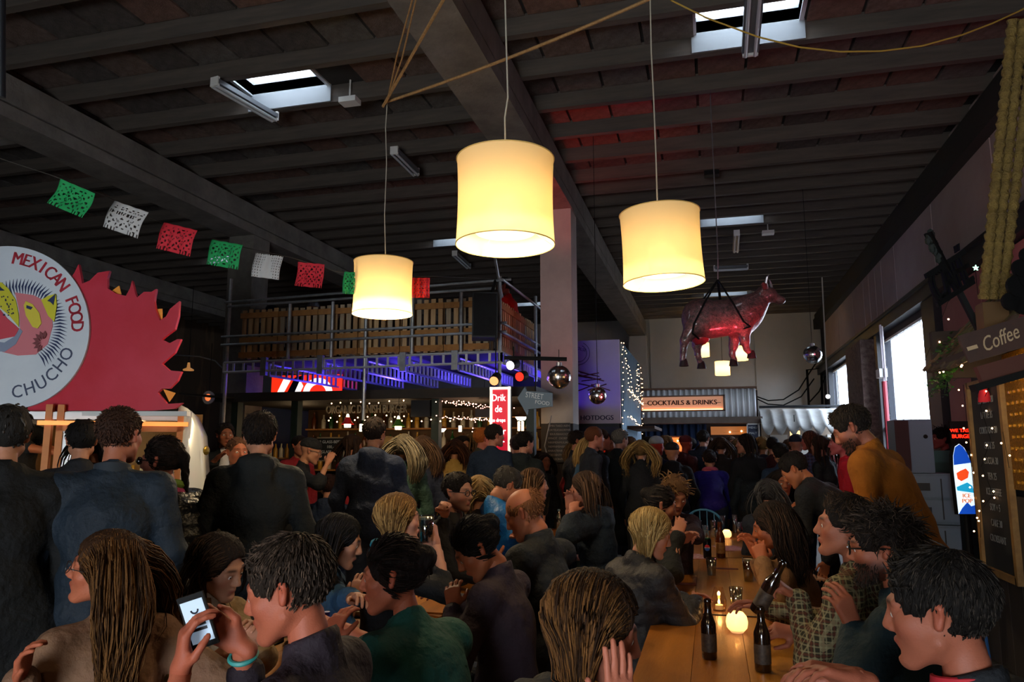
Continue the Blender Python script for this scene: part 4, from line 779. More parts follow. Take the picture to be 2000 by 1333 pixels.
def np_obj(name, V, Q, m, parent=None, org=(0, 0, 0), col=None, smooth=True):
    me = bpy.data.meshes.new(name); V = np.asarray(V, float) - np.array(org, float); k = Q.shape[1] if hasattr(Q, 'shape') else 4
    Q = np.asarray(Q, int).reshape(-1, k)
    me.vertices.add(len(V)); me.vertices.foreach_set('co', V.astype(np.float32).ravel()); me.loops.add(Q.size); me.loops.foreach_set('vertex_index', Q.ravel().astype(np.int32))
    me.polygons.add(len(Q)); me.polygons.foreach_set('loop_start', np.arange(0, Q.size, k, dtype=np.int32)); me.polygons.foreach_set('loop_total', np.full(len(Q), k, np.int32))
    me.polygons.foreach_set('use_smooth', np.full(len(Q), smooth)); me.materials.append(m)
    if col is not None:
        at = me.color_attributes.new('Col', 'FLOAT_COLOR', 'POINT'); c = np.ones((len(V), 4), np.float32); c[:, :3] = col; at.data.foreach_set('color', c.ravel())
    me.update(calc_edges=True); me.validate(); o = bpy.data.objects.new(name, me); COL.objects.link(o)
    if parent is not None: o.parent = parent
    else: o.location = tuple(org)
    return o
def fold(amp, seed, f=(9, 9, 16)):
    r = np.random.RandomState(seed); ph = r.uniform(0, 6.28, 12); fr = r.uniform(.7, 1.3, (4, 3)) * np.array(f)
    def d(G):
        s = .35 * np.sin(G[..., 2] * 34 + G[..., 0] * 17 + 2.2 * np.sin(G[..., 1] * 13 + ph[1])) * np.sin(G[..., 0] * 21 + G[..., 1] * 26 + ph[2])
        for i in range(4): s = s + np.sin(G[..., 0] * fr[i, 0] + 2.1 * np.sin(G[..., 2] * fr[i, 2] * .4 + ph[i + 4]) + ph[i]) * np.sin(G[..., 2] * fr[i, 2] + G[..., 1] * fr[i, 1] + ph[i + 8])
        return amp * s * .5
    return d
# ---- head template (face +Y, up +Z, metres)
def head_sdf(g):
    s = SDF(); jw = 1. if g == 'm' else .9; f = g == 'f'
    s.ell((0, -.014, .036), (.0765, .096, .084)).ell((0, .030, -.030), (.060 * jw + .004, .064, .076), k=.03)
    s.cap((0, .078, -.099), (0, .070, -.090), .019 if f else .022, k=.028)
    for x in (-1, 1):
        s.cap((x * .057 * jw, .0, -.055), (x * .020, .066, -.099), .014, .014, k=.028); s.ell((x * .043, .056, -.020), (.020, .020, .018), k=.025)
        s.cap((x * .012, .086, .026), (x * .045, .073, .026), .010 if f else .012, .009, k=.015)
        s.ell((x * .031, .099, .004), (.0165, .0135, .0125), k=.012, sub=True)
        s.ell((x * .0305, .0775, .003), (.0150, .0130, .0135), k=.006); s.ell((x * .0315, .0935, .001), (.0125, .0075, .0062), k=.003, sub=True)
        s.cap((x * .018, .0865, .0105), (x * .045, .0775, .0095), .0042, .0038, k=.005)
        s.cap((x * .011, .0985, -.032), (x * .010, .094, -.030), .0085, k=.008)
        s.cap((x * .076, -.010, -.020), (x * .082, -.020, .018), .010, .013, k=.008); s.ell((x * .092, -.010, .002), (.008, .010, .018), k=.006, sub=True)
    s.cap((0, .088, .018), (0, .110, -.026), .0085, .0105, k=.014)
    s.cap((-.019, .083, -.062), (.0, .0945, -.0585), .0052, .0068, k=.008).cap((.019, .083, -.062), (.0, .0945, -.0585), .0052, .0068, k=.008)
    s.cap((-.015, .084, -.070), (.015, .084, -.070), .0068, k=.007).cap((-.006, .088, -.071), (.006, .088, -.071), .0065, k=.007)
    s.ell((0, .094, -.082), (.016, .008, .007), k=.01, sub=True)
    nr = .046 if g == 'm' else .040
    s.cap((0, -.022, -.05), (0, -.036, -.105), nr, nr - .003, k=.03)
    return s
HC = {}
def head_geo(g, h):
    if (g, h) in HC: return HC[(g, h)]
    V, Q = head_sdf(g).mesh(h); C = np.ones((len(V), 3))
    lip = np.exp(-(((V[:, 0]) / .022) ** 4 + ((V[:, 2] + .065) / .0085) ** 4)) * (V[:, 1] > .07)
    C *= 1 - lip[:, None] * np.array([.18, .52, .42])
    br = np.exp(-(((np.abs(V[:, 0]) - .030) / .020) ** 4 + ((V[:, 2] - .0275 - .03 * (.03 - np.abs(np.abs(V[:, 0]) - .03))) / .0062) ** 2)) * (V[:, 1] > .045); C *= 1 - br[:, None] * .92
    ck = np.exp(-(((np.abs(V[:, 0]) - .045) / .02) ** 2 + ((V[:, 2] + .03) / .02) ** 2)) * (V[:, 1] > .03); C *= 1 - ck[:, None] * np.array([0, .16, .14])
    ey = np.exp(-(((np.abs(V[:, 0]) - .031) / .018) ** 4 + ((V[:, 2] - .003) / .010) ** 4)) * (V[:, 1] > .06); C *= 1 - ey[:, None] * .25
    ear = (np.abs(V[:, 0]) > .074); C[ear] *= (1, .82, .8)
    HC[(g, h)] = (V, Q, C); return HC[(g, h)]
# ---- hand template: wrist at origin, fingers +Y, palm -Z, thumb +X (right hand seen from the back)
def hand_sdf(curl=(25, 30, 20), spread=5, thumb=0):
    s = SDF(); kn = [(-.030, .078), (-.011, .086), (.009, .087), (.028, .082)]; ln = [(.030, .020, .016), (.040, .025, .019), (.043, .027, .020), (.038, .024, .018)]
    s.cap((0, -.03, 0), (0, .005, 0), .024, .025, k=.015)
    for i, (x, y) in enumerate(kn):
        s.cap((x * .55, .012, -.001), (x, y, 0), .0145, .0115, k=.014); p = np.array([x, y, 0.]); a = 0; sd = math.radians(spread) * (i - 1.5) / 1.5; r = .0088 if i else .0078
        for j in range(3):
            a += math.radians(curl[j]) * (1 + .08 * (1.5 - i)); q = p + ln[i][j] * np.array([math.sin(sd) * math.cos(a), math.cos(a) * math.cos(sd), -math.sin(a)])
            s.cap(p, q, r, r - .0006, k=.004); p = q; r -= .0006
    t = math.radians(thumb); p = np.array([.020, .018, -.006]); q = p + .036 * np.array([.78, .60, -.18 - math.sin(t) * .6]); s.cap(p, q, .0145, .0115, k=.014)
    d = nrm([.45 - .6 * math.sin(t), .86, -.2 - .5 * math.sin(t)]); w_ = q + d * .030; s.cap(q, w_, .0105, .0095, k=.005); s.cap(w_, w_ + nrm(d + [-.25, 0, -.1]) * .024, .0095, .008, k=.004)
    s.ell((.014, .03, -.008), (.018, .028, .013), k=.01); return s
HP = {'relax': ((22, 28, 18), 6, 10), 'grip': ((48, 52, 36), 2, 35), 'fist': ((75, 85, 50), 1, 55), 'flat': ((4, 6, 5), 4, 0), 'pinch': ((38, 30, 22), 4, 45), 'cup': ((34, 36, 24), 5, 25)}
HH = {}
def hand_geo(pose, h):
    if (pose, h) not in HH: HH[(pose, h)] = hand_sdf(*HP[pose]).mesh(h)
    return HH[(pose, h)]
# ---- hair
def hair_cap(style, thick, g):
    # returns SDF prims for the scalp mass in head space and a clip removing the face
    s = SDF(); t = thick
    s.ell((0, -.016, .038), (.0775 + t, .098 + t, .085 + t), k=.03)
    fl = .050
    def clip(G):
        x, y, z = G[..., 0], G[..., 1], G[..., 2]
        # face opening: an ellipsoid pushed into the front; nape cut
        f1 = 1 - np.sqrt((x / .074) ** 2 + ((y - .10) / (.082 if style != 'long' else .078)) ** 2 + ((z + (.026 if style != 'bald' else .045)) / (.104 if style != 'bald' else .16)) ** 2)
        nape = -(z + .062) if style in ('short', 'buzz', 'curly', 'bald') else -(z + .30)
        r = np.maximum(f1 * .07, nape)
        if style in ('short', 'buzz', 'curly', 'bald'):
            side = np.minimum((y + .01), -(z + .002)) ; r = np.maximum(r, side)  # clears below the ear line in front
            ear = .024 - np.sqrt((y + .012) ** 2 + (z + .004) ** 2); r = np.maximum(r, np.where(np.abs(x) > .05, ear, -1))
        if style == 'bald': top = np.minimum(z - .045, (y + .085) + 0 * z); r = np.maximum(r, top)
        return r
    return s, clip
def locks(rs, N, roots, dirs, L, seg, r0, coll, grav=.5, axis=None, post=None, head=None, wave=0., wfreq=30., stiff=.75, flow=None, tip=.25, sides=3):
    rs_l = rs.uniform(.004, .022, N); P = roots.copy(); Dr = dirs / np.linalg.norm(dirs, axis=1)[:, None]; pts = [P.copy()]; st = (L / seg)[:, None] if hasattr(L, '__len__') else L / seg; ph = rs.uniform(0, 6.28, (N, 1))
    sd = np.cross(Dr, [0, 0, 1.]) + 1e-6; sd /= np.linalg.norm(sd, axis=1)[:, None]
    for k in range(seg):
        Dr = Dr * stiff + np.array([0, 0, -1.]) * grav * (1 - stiff); Dr = Dr / (np.linalg.norm(Dr, axis=1)[:, None] + 1e-9); P = P + Dr * st
        if axis is not None:
            low = np.clip((axis[2] + .06 - P[:, 2]) / .12, 0, 1)[:, None]; hz = (axis - P) * np.array([1, 1, 0]); rr_ = np.linalg.norm(hz, axis=1)[:, None]; P = P + hz * low * np.clip((rr_ - .085) * 1.2, 0, .3)
        if head is not None:
            dh = head(P); e = 1e-3; gh = nrm_rows(np.stack([head(P + np.eye(3)[i] * e) - dh for i in range(3)], 1)); lift = rs_l
            P = P - gh * np.clip(dh - lift, 0, .03)[:, None] * (dh < .06)[:, None] * .7
        if post is not None: P = post(P)
        for _ in range(2):
            d = coll(P); e = 1e-3; g = np.stack([coll(P + np.eye(3)[i] * e) - d for i in range(3)], 1) / e; g /= np.linalg.norm(g, axis=1)[:, None] + 1e-9
            P = P + g * np.maximum(.004 - d, 0)[:, None]
        if k: Dr = nrm_rows(P - pts[-1])
        pts.append(P.copy())
    A = np.stack(pts, 1)
    if wave:
        t = np.linspace(0, 1, seg + 1)[None, :, None]; A = A + (sd[:, None] * np.sin(t * wfreq + ph[:, None]) + np.cross(sd, [0, 0, 1.])[:, None] * np.cos(t * wfreq * .9 + ph[:, None] * 2)) * wave * t
    T = np.gradient(A, axis=1); T /= np.linalg.norm(T, axis=2)[..., None] + 1e-9; u = np.cross(T, [.3, .2, 1.]); u /= np.linalg.norm(u, axis=2)[..., None] + 1e-9; v = np.cross(T, u)
    tt = np.linspace(0, 1, seg + 1); rad = r0 * np.minimum(1, (1 - tt) * 1.6 + tip) * np.minimum(1, tt * 6 + .5); rad = rad[None, :, None] * rs.uniform(.6, 1.25, (N, 1, 1))
    V = np.stack([A + rad * (u * math.cos(2 * pi * j / sides) + v * math.sin(2 * pi * j / sides)) for j in range(sides)], 2)  # N, S, sides, 3
    S1 = seg + 1; base = np.arange(N)[:, None, None] * S1 * sides + np.arange(seg)[None, :, None] * sides + np.arange(sides)[None, None, :]
    nx_ = np.roll(np.arange(sides), -1)[None, None, :] - np.arange(sides)[None, None, :]
    Q = np.stack([base, base + nx_, base + nx_ + sides, base + sides], -1).reshape(-1, 4); return V.reshape(-1, 3), Q, S1 * sides
def nrm_rows(a): return a / (np.linalg.norm(a, axis=1)[:, None] + 1e-9)
SKIN = {}
def skin_mat(c):
    h = c.strip('#'); c = '#%02x%02x%02x' % tuple(int(int(h[i:i + 2], 16) * q) for i, q in ((0, .87), (2, .83), (4, .80))); return mat('skin_' + h, c, .55, vcol=True, noise=30, col2=c, bump=.12, bscale=220, spec=.3)
def cloth_mat(name, c, c2=None, rough=.85, bs=22, bump=.9, metal=0, sheen=0, noise=7):
    return mat(name, c, rough, noise=noise, col2=c2 or c, bump=bump, bscale=bs, sheen=sheen, spec=.25)
eyew = mat('eye_white', '#d8d2cc', .25); iris = mat('iris_dark', '#2a1a12', .15)
jean = cloth_mat('denim_dark', '#1d2536', '#252f45'); trou = cloth_mat('trousers_black', '#121214', '#1b1b1e'); shoem = mat('shoe_black', '#17130f', .5)
NP_ = [0]
def rotm(yaw, pitch=0, roll=0):
    # columns: right, forward, up for a thing looking along heading yaw (0 = +Y, positive turns to +X)
    f = np.array([math.sin(yaw) * math.cos(pitch), math.cos(yaw) * math.cos(pitch), math.sin(pitch)]); r = np.array([math.cos(yaw), -math.sin(yaw), 0.]); u = np.cross(r, f)
    c, s = math.cos(roll), math.sin(roll); return np.stack([r * c + u * s, f, -r * s + u * c], 1)
def person(label, head, face=0, pitch=0, roll=0, body=None, pose='sit', g='m', skin='#b98468', hair='short', hc='#2a1d14', hc2=None, top='#15161a', top2=None, topm=None, legs=None, lod=1,
           lh=None, rh=None, lhp='relax', rhp='relax', lhd=None, rhd=None, hood=False, collar=None, scarf=None, scarf2=None, puffer=False, inner=None, build=1., glasses=None, beard=0, sleeve=1., coat=False, hat=None, lean=None, s=1., hl=None, lean_dir=None, rough=.8, pelvis=None, zscale=1., hands=True, seatz=.56, hn=0):
    """one seated or standing person; head = world position of the head centre, angles in degrees, lh/rh = world points for the wrists"""
    NP_[0] += 1; sd = NP_[0] * 17; rs = np.random.RandomState(sd); H = np.array(head, float); fa = math.radians(face); body = face if body is None else body; ba = math.radians(body)
    hb = {0: .028, 1: .021, 2: .0145}[lod]; hh = {0: .014, 1: .0092, 2: .0048}[lod]; hhand = {0: .013, 1: .0105, 2: .0058}[lod]
    R = rotm(fa, math.radians(pitch), math.radians(roll)); B = rotm(ba); r_, f_ = B[:, 0], B[:, 1]; up = np.array([0, 0, 1.])
    neck = H + R @ np.array([0, -.045, -.10]) * s - np.array([0, 0, .055]) * s; build = 1 + (build - 1) * .7
    ld = f_ if lean_dir is None else nrm([math.sin(math.radians(lean_dir)), math.cos(math.radians(lean_dir)), 0])
    if pose == 'sit': zp = seatz; v = neck[2] - zp; Ls = .50 * s
    else: zp = .93 * s; v = neck[2] - zp; Ls = .55 * s
    if pelvis is None:
        off = math.sqrt(max(0, Ls ** 2 - v ** 2)) if lean is None else lean
        off = min(off, .42) if pose == 'stand' else min(off, .40)
        pel = np.array([*(neck[:2] - ld[:2] * (off + .02)), zp])
    else: pel = np.array(pelvis, float)
    if pose == 'stand' and v > Ls * 1.12: pel[2] = neck[2] - Ls * 1.05
    chest = pel + (neck - pel) * .62 - f_ * .02 - up * .0; belly = pel + (neck - pel) * .25 - f_ * .02
    tdir = nrm(neck - pel); Tm = np.stack([r_, nrm(np.cross(tdir, r_)), tdir], 1); Tm[:, 1] *= 1
    w_ = build * s; bw = (.158 if g == 'm' else .140) * w_
    shl = neck - r_ * bw - tdir * .085 * s; shr = neck + r_ * bw - tdir * .085 * s
    def ik(sh, tgt, side):
        L1, L2 = .285 * s, .255 * s; d = tgt - sh; n = np.linalg.norm(d); n_ = min(n, (L1 + L2) * .985); t2 = sh + d / n * n_
        a = (L1 ** 2 - L2 ** 2 + n_ ** 2) / (2 * n_); hgt = math.sqrt(max(0, L1 ** 2 - a ** 2)); pole = nrm(r_ * side * .55 - f_ * .35 - up * .8); dn = d / n; pole = nrm(pole - dn * (pole @ dn))
        return sh + dn * a + pole * hgt, t2
    def dflt(sh, side):
        if pose == 'sit': return sh - r_ * side * .10 + f_ * .34 - up * min(.30, sh[2] - .80)
        return sh + r_ * side * .05 + f_ * (.06 if pose == 'stand' else .2) - up * (.51 if pose == 'stand' else .35) * s
    out = {}
    wl_ = np.array(lh, float) if lh is not None else dflt(shl, -1); wr_ = np.array(rh, float) if rh is not None else dflt(shr, 1)
    el, wl_ = ik(shl, wl_, -1); er, wr_ = ik(shr, wr_, 1)
    gnd = np.array([pel[0], pel[1], 0.]); th = .0
    cl = SDF(); a = .012 + (.008 if coat or puffer else 0)   # clothing thickness
    K = .05
    cl.ell(chest, (bw * 1.0 + a, .105 * w_ + a, .19 * s), Tm, k=K).ell(belly, ((.150 if g == 'm' else .138) * w_ + a, .112 * w_ + a, .17 * s), Tm, k=K)
    cl.ell(pel + up * .02, (.165 * w_ + a, .125 * w_ + a, .12), B, k=K)
    cl.cap(shl, shr, .050 * w_ + a, k=.04).cap(neck - tdir * .03, shl, .040 * w_ + a, .046 * w_ + a, k=.03).cap(neck - tdir * .03, shr, .040 * w_ + a, .046 * w_ + a, k=.03)
    for sh, e, w2, ss in ((shl, el, wl_, sleeve), (shr, er, wr_, sleeve)):
        cl.cap(sh, e, .050 * w_ + a, .042 * w_ + a, k=.035)
        if ss > .3: cl.cap(e, e + (w2 - e) * min(.97, ss), .041 * w_ + a, (.032 * w_ + a) * (1 if ss > .8 else 1.15), k=.03)
    cl.cap(neck - tdir * .04, neck + tdir * .03, .066 * s + a * .5, .058 * s + a * .2, k=.03)
    if coat:
        for q in (-.5, 0, .5): cl.cap(pel + r_ * q * .26 * w_, pel + r_ * q * .32 * w_ - up * (.36 if pose == 'stand' else .0) + (f_ * .0 if pose == 'stand' else f_ * .15), .12 * w_, .14 * w_, k=.06)
    if hood:
        hb_ = neck - f_ * .085 * s + up * .0
        cl.cap(hb_ - r_ * .055 + up * .005, hb_ + r_ * .055 + up * .005, .040, k=.03).ell(hb_ - f_ * .02 - up * .07, (.088, .042, .085), B, k=.03)
        cl.cap(neck + r_ * .075 + up * .01, neck + f_ * .07 - up * .05, .028, k=.02).cap(neck - r_ * .075 + up * .01, neck + f_ * .07 - up * .05, .028, k=.02)
    elif collar is not None or coat:
        pass
    leg = SDF(); bodyp = SDF()
    for sd_ in (-1, 1):
        hip = pel + r_ * .09 * sd_ * w_
        if pose == 'sit': kn = hip + f_ * .42 + r_ * .04 * sd_ - up * .03; kn[2] = .52; an = kn - f_ * (.02 + .1 * (sd_ > 0)); an[2] = .09
        elif pose == 'none': kn = hip + f_ * .40 + up * .06; an = kn + f_ * .38 - up * .02
        else: kn = np.array([hip[0], hip[1], .50 * s]) + f_ * .02; an = np.array([hip[0], hip[1], .085]) + r_ * .03 * sd_ - f_ * .01
        leg.cap(hip, kn, .088 * w_, .062, k=.04).cap(kn, an, .060, .048, k=.03)
        bodyp.cap(hip, kn, .070 * w_, .046, k=.03).cap(kn, an, .045, .032, k=.02); out[sd_] = an
    leg.ell(pel, (.160 * w_, .122 * w_, .11), B, k=.05)
    # ---- body (skin): torso, arms and legs under the clothes, neck, head and both hands in one mesh
    bodyp.ell(chest, (bw * .80, .09 * w_, .16 * s), Tm, k=.06).ell(belly, (.12 * w_, .09 * w_, .15 * s), Tm, k=.06).ell(pel, (.14 * w_, .10 * w_, .09), B, k=.05).cap(shl, shr, .04, k=.04)
    for sh, e, w2 in ((shl, el, wl_), (shr, er, wr_)): bodyp.cap(sh, e, .043 * w_, .036 * w_, k=.03).cap(e, w2, .036 * w_, .026 * w_, k=.02)
    bodyp.cap(H + R @ np.array([0, -.03, -.075]) * s, neck - tdir * .05, .047 * s if g == 'm' else .041 * s, .052 * s, k=.04)
    hb2 = max(hb, .016) if sleeve < .8 else .026
    bV, bQ = bodyp.mesh(hb2); parts = [(bV, bQ, np.ones((len(bV), 3)))]
    hV, hQ, hC = head_geo(g, hh); hV2 = hV * s * .99; hW = hV2 @ R.T + H; hC = hC.copy()
    if beard:
        bm2 = 1 / (1 + np.exp(-(-(hV[:, 2]) - .040 - .02 * (np.abs(hV[:, 0]) < .02) * (hV[:, 2] > -.055)) / .006)) * (hV[:, 1] > .0) * (hV[:, 2] > -.125) * (1 - np.exp(-((hV[:, 0] / .022) ** 4 + ((hV[:, 2] + .065) / .008) ** 4)))
        hC = hC * (1 - bm2[:, None] * beard * np.array([.90, .92, .93]))
    parts.append((hW, hQ, hC)); beardv = hW[(bm2 > .6) & (hV[:, 1] > .02)] if beard and lod == 2 else None
    if hands:
        for side, e, w2, hp, hd in ((-1, el, wl_, lhp, lhd), (1, er, wr_, rhp, rhd)):
            gV, gQ = hand_geo(hp, hhand); ydir = nrm(w2 - e) if hd is None else nrm(hd[0])
            pn = (nrm(-up - r_ * side * .6) if hd is None else nrm(hd[1]))   # palm direction
            pn = nrm(pn - ydir * (pn @ ydir)); z = -pn; x = np.cross(ydir, z); M = np.stack([x, ydir, z], 1); G = gV * s * (.93 if g == 'f' else 1.0)
            q = gQ
            # right hand: thumb on the inner side
            if side > 0: G = G * np.array([-1, 1, 1]); q = gQ[:, ::-1]
            parts.append((G @ M.T + w2 + ydir * .01, q, np.ones((len(G), 3)) * (1, .93, .92)))
    o_ = 0; VV, QQ, CC = [], [], []
    for V, Q, C in parts: VV.append(V); QQ.append(Q + o_); CC.append(C); o_ += len(V)
    bo = np_obj('person', np.concatenate(VV), np.concatenate(QQ), skin_mat(skin), None, gnd, np.concatenate(CC)); tag(bo, label, 'person')
    # ---- clothes
    nm = 'jacket' if (hood or puffer or coat or collar) else 'top'
    tm = topm or cloth_mat('cloth_' + top.strip('#') + ('_%d' % int(rough * 10)), top, top2 or top, rough)
    fd = fold(.0105 if not puffer else .003, sd)
    if puffer:
        def dsp(G, fd=fd): t = (G - pel) @ tdir; return fd(G) - .010 * np.abs(np.sin(t * pi / .075)) ** .6 + .006
    else: dsp = fd
    nb = neck + tdir * .038; nn_ = nrm(tdir + f_ * .38); V, Q = cl.mesh(hb, dsp, lambda G: (G - nb) @ nn_, pad=.05); np_obj(nm, V, Q, tm, bo, gnd)
    if collar:
        k = MB(); cc = neck + up * .02 - f_ * .0; rr = .078 * s
        for dz, rr2 in ((0, rr),):
            pts = [cc + r_ * rr2 * math.sin(a_) - f_ * rr2 * 1.05 * math.cos(a_) + up * (.02 - .035 * (1 - math.cos(a_)) / 2 * 1.8) for a_ in np.linspace(-2.5, 2.5, 22)]
            k.tube(pts, .022 if collar != 'big' else .03, 8, flat=.55)
        n_ = 26; A_ = np.linspace(-2.75, 2.75, n_); VV_ = []
        for a_ in A_:
            q_ = nrm(r_ * math.sin(a_) - f_ * math.cos(a_)); lowf = .5 + .5 * math.cos(a_)
            for rad_, z_ in ((.080, -.035), (.072, .012 + .02 * lowf), (.066, .014 + .02 * lowf), (.062, -.02)): VV_.append(neck + q_ * rad_ * s * (1.25 if collar == 'big' and z_ < 0 else 1) + tdir * z_ * 1.3 + f_ * .012)
        k = MB().add(VV_, [(4 * i + j, 4 * i + 4 + j, 4 * i + 5 + j, 4 * i + 1 + j) for i in range(n_ - 1) for j in range(3)])
        k.build('collar', mat('collar_' + (collar if collar.startswith('#') else top).strip('#'), collar if collar.startswith('#') else top, .8), bo, True)
    if scarf:
        k = MB(); 
        for j, (dz, rr2) in enumerate(((.0, .085), (.03, .078), (-.025, .09))):
            k.tube([neck + r_ * rr2 * math.sin(a_) * 1.0 + f_ * rr2 * math.cos(a_) + up * (dz + .01 * math.sin(a_ * 2 + j)) for a_ in np.linspace(0, 2 * pi, 25)], .026, 8, caps=False, mi=j % 2)
        k.build('scarf', [cloth_mat('scarf_' + scarf.strip('#'), scarf, scarf), cloth_mat('scarf_' + (scarf2 or scarf).strip('#'), scarf2 or scarf)], bo, True)
    if inner:
        k = SDF(); k.ell(chest + f_ * (.045 * w_), (.075, .085 * w_, .15), Tm, k=.03).cap(neck + f_ * .03, chest + f_ * .1, .045, k=.03); V, Q = k.mesh(.014); np_obj('shirt', V, Q, cloth_mat('shirt_' + inner.strip('#'), inner), bo, gnd)
    V, Q = leg.mesh(.03, fold(.005, sd + 3)); np_obj('trousers', V, Q, cloth_mat('legs_' + legs.strip('#'), legs) if legs else (jean if rs.rand() < .5 else trou), bo, gnd)
    for sd_ in (-1, 1):
        k = SDF(); an = out[sd_]; k.ell(an + f_ * .05 - up * .035, (.048, .13, .045), B, k=.02).cap(an - up * .02, an + up * .03, .05, k=.02); V, Q = k.mesh(.026); V[:, 2] = np.maximum(V[:, 2], .002); np_obj('shoe', V, Q, shoem, bo, gnd)
    # ---- hair
    hm = mat('hair_' + hc.strip('#') + (hc2 or '').strip('#'), hc, .7, vcol=True, bump=.5, bscale=160, stretch=(1, 1, .25), spec=.12)
    def hcol(n, per=1):
        c1 = np.ones(3); c2 = np.array(lin(hc2)[:3]) / np.maximum(np.array(lin(hc)[:3]), 1e-3) if hc2 else np.ones(3) * 1.5; t = rs.rand(n) ** 1.6; t = np.repeat(t, per)[:, None]; return np.clip(c1 * (1 - t) + c2 * t, 0, 8) * (.75 + .5 * np.repeat(rs.rand(n), per)[:, None])
    if beardv is not None and len(beardv) > 50:
        ix = rs.randint(0, len(beardv), 520); rt_ = beardv[ix]; c_ = H + R @ np.array([0, .02, -.04]) * s; dd = nrm_rows(rt_ - c_) + np.array([0, 0, -.9]) + rs.normal(size=(520, 3)) * .25
        V, Q, per = locks(rs, 520, rt_ - nrm_rows(rt_ - c_) * .002, dd, .016 * rs.uniform(.7, 1.3, 520), 3, .0016, lambda P: np.full(len(P), 1.), grav=.3, stiff=.9); np_obj('beard', V, Q, hm, bo, gnd, hcol(520, per) * .8)
    if hair and hair != 'none' and not hat:
        st = {'short': 'short', 'buzz': 'buzz', 'bald': 'bald', 'curly': 'curly'}.get(hair, 'long'); th = {'short': .011, 'buzz': .005, 'bald': .005, 'curly': .022, 'long': .011, 'wavy': .013, 'bob': .016, 'bun': .008, 'tail': .007}.get(hair, .01)
        cs, clip = hair_cap(st, th, g)
        if hair == 'bun': cs.ell((0, -.115, .05), (.042, .036, .040), k=.015)
        if hair == 'tail': cs.ell((0, -.115, .03), (.02, .03, .025), k=.02).cap((0, -.13, .02), (0, -.15, -.16), .026, .014, k=.02)
        if hair in ('bun', 'tail') and lod < 2: pass
        amp = {'curly': .009, 'short': .004, 'bob': .003}.get(hair, .003)
        V, Q = cs.mesh(max(hh * 1.35, .0045), (lambda G: amp * (np.sin(G[..., 0] * 210 + 3 * np.sin(G[..., 2] * 90)) * np.sin(G[..., 1] * 190 + sd) + .4 * np.sin(G[..., 2] * 260))) if hair == 'curly' else (lambda G: amp * np.sin(np.arctan2(G[..., 0], G[..., 1] + .02) * 26 + 3 * np.sin(G[..., 2] * 50 + sd))), clip)
        V = V * s * 1.0; sc = [(V @ R.T + H, Q, np.ones((len(V), 3)) * 1.15)]
        if hair in ('long', 'wavy', 'bob') and hl is None: hl = {'long': .30, 'wavy': .36, 'bob': .15}[hair]
        nl = {0: 0, 1: 110, 2: 850}[lod]
        coll0 = head_sdf_x(H, R, s); 
        def coll(P): return np.minimum(coll0.ev(P), cl.ev(P))
        def scalp(N, zlo, front=.03, ymax=None):
            o = []
            while len(o) < N:
                d = nrm_rows(rs.normal(size=(N * 3, 3))); p = d * np.array([.0775 + th, .098 + th, .085 + th]) + np.array([0, -.016, .038])
                ok = (p[:, 2] > zlo) & (clip(p) < -.002); o += list(p[ok])
            return np.array(o[:N])
        def brow_clear(P):
            l = (P - H) @ R / s; m_ = (l[:, 2] < .062) & (l[:, 1] > .025); l[m_, 2] += np.minimum(.02, .062 - l[m_, 2]); l[m_, 1] -= np.where(l[m_, 2] < .06, np.minimum(.02, l[m_, 1] - .025), 0); return l * s @ R.T + H
        def face_clear(P):
            l = (P - H) @ R / s; zz = l[:, 2]; lim = np.where(zz > .05, .2, .012 + np.clip(zz + .02, 0, .06) * .5); ov = np.maximum(0, l[:, 1] - lim) * (zz > -.16) * (np.abs(l[:, 0]) > .0); l[:, 1] -= ov; l[:, 0] += np.sign(l[:, 0]) * np.minimum(ov, .01) * .5; return l * s @ R.T + H
        if hair in ('long', 'wavy', 'bob'):
            # a hanging mass plus separate locks
            N = {0: 40, 1: 190, 2: 850}[lod]; rr = {0: .012, 1: .0062, 2: .0034}[lod]; N, rr = (1500, .0026) if lod == 3 - 1 and hn else (N, rr); rts = scalp(N, -.02); ang = np.arctan2(rts[:, 0], -rts[:, 1]);
            part = np.where(rts[:, 0] >= (-.012), 1., -1.); dd = np.stack([part * .9 + rts[:, 0] * 4, -.35 - np.maximum(0, rts[:, 1]) * 9 + np.minimum(0, rts[:, 1]) * 2, .05 + 0 * ang], 1)
            L = (hl + np.maximum(0, rts[:, 2] - .0) * 1.15) * rs.uniform(.8, 1.08, N)
            V, Q, per = locks(rs, N, (rts * s) @ R.T + H, dd @ R.T, L, {0: 6, 1: 6, 2: 8}[lod], rr, coll, grav=1.1, stiff=.7, axis=neck - f_ * .045, post=face_clear, head=coll0.ev, wave=(.012 if hair == 'wavy' else .003), wfreq=15 if hair == 'wavy' else 7, sides=3)
            sc.append((V, Q, hcol(N, per)))
        elif nl:
            N = nl if hair != 'bald' else nl // 2; N = int(N * (1.5 if hair in ('short', 'curly') and lod == 2 else 1)); rts = scalp(N, -.045)
            nr_ = nrm_rows(rts - np.array([0, -.016, .038])); cw = np.array([.01, -.05, .115]); fl = rts - cw; fl = nrm_rows(fl - nr_ * (fl * nr_).sum(1)[:, None])
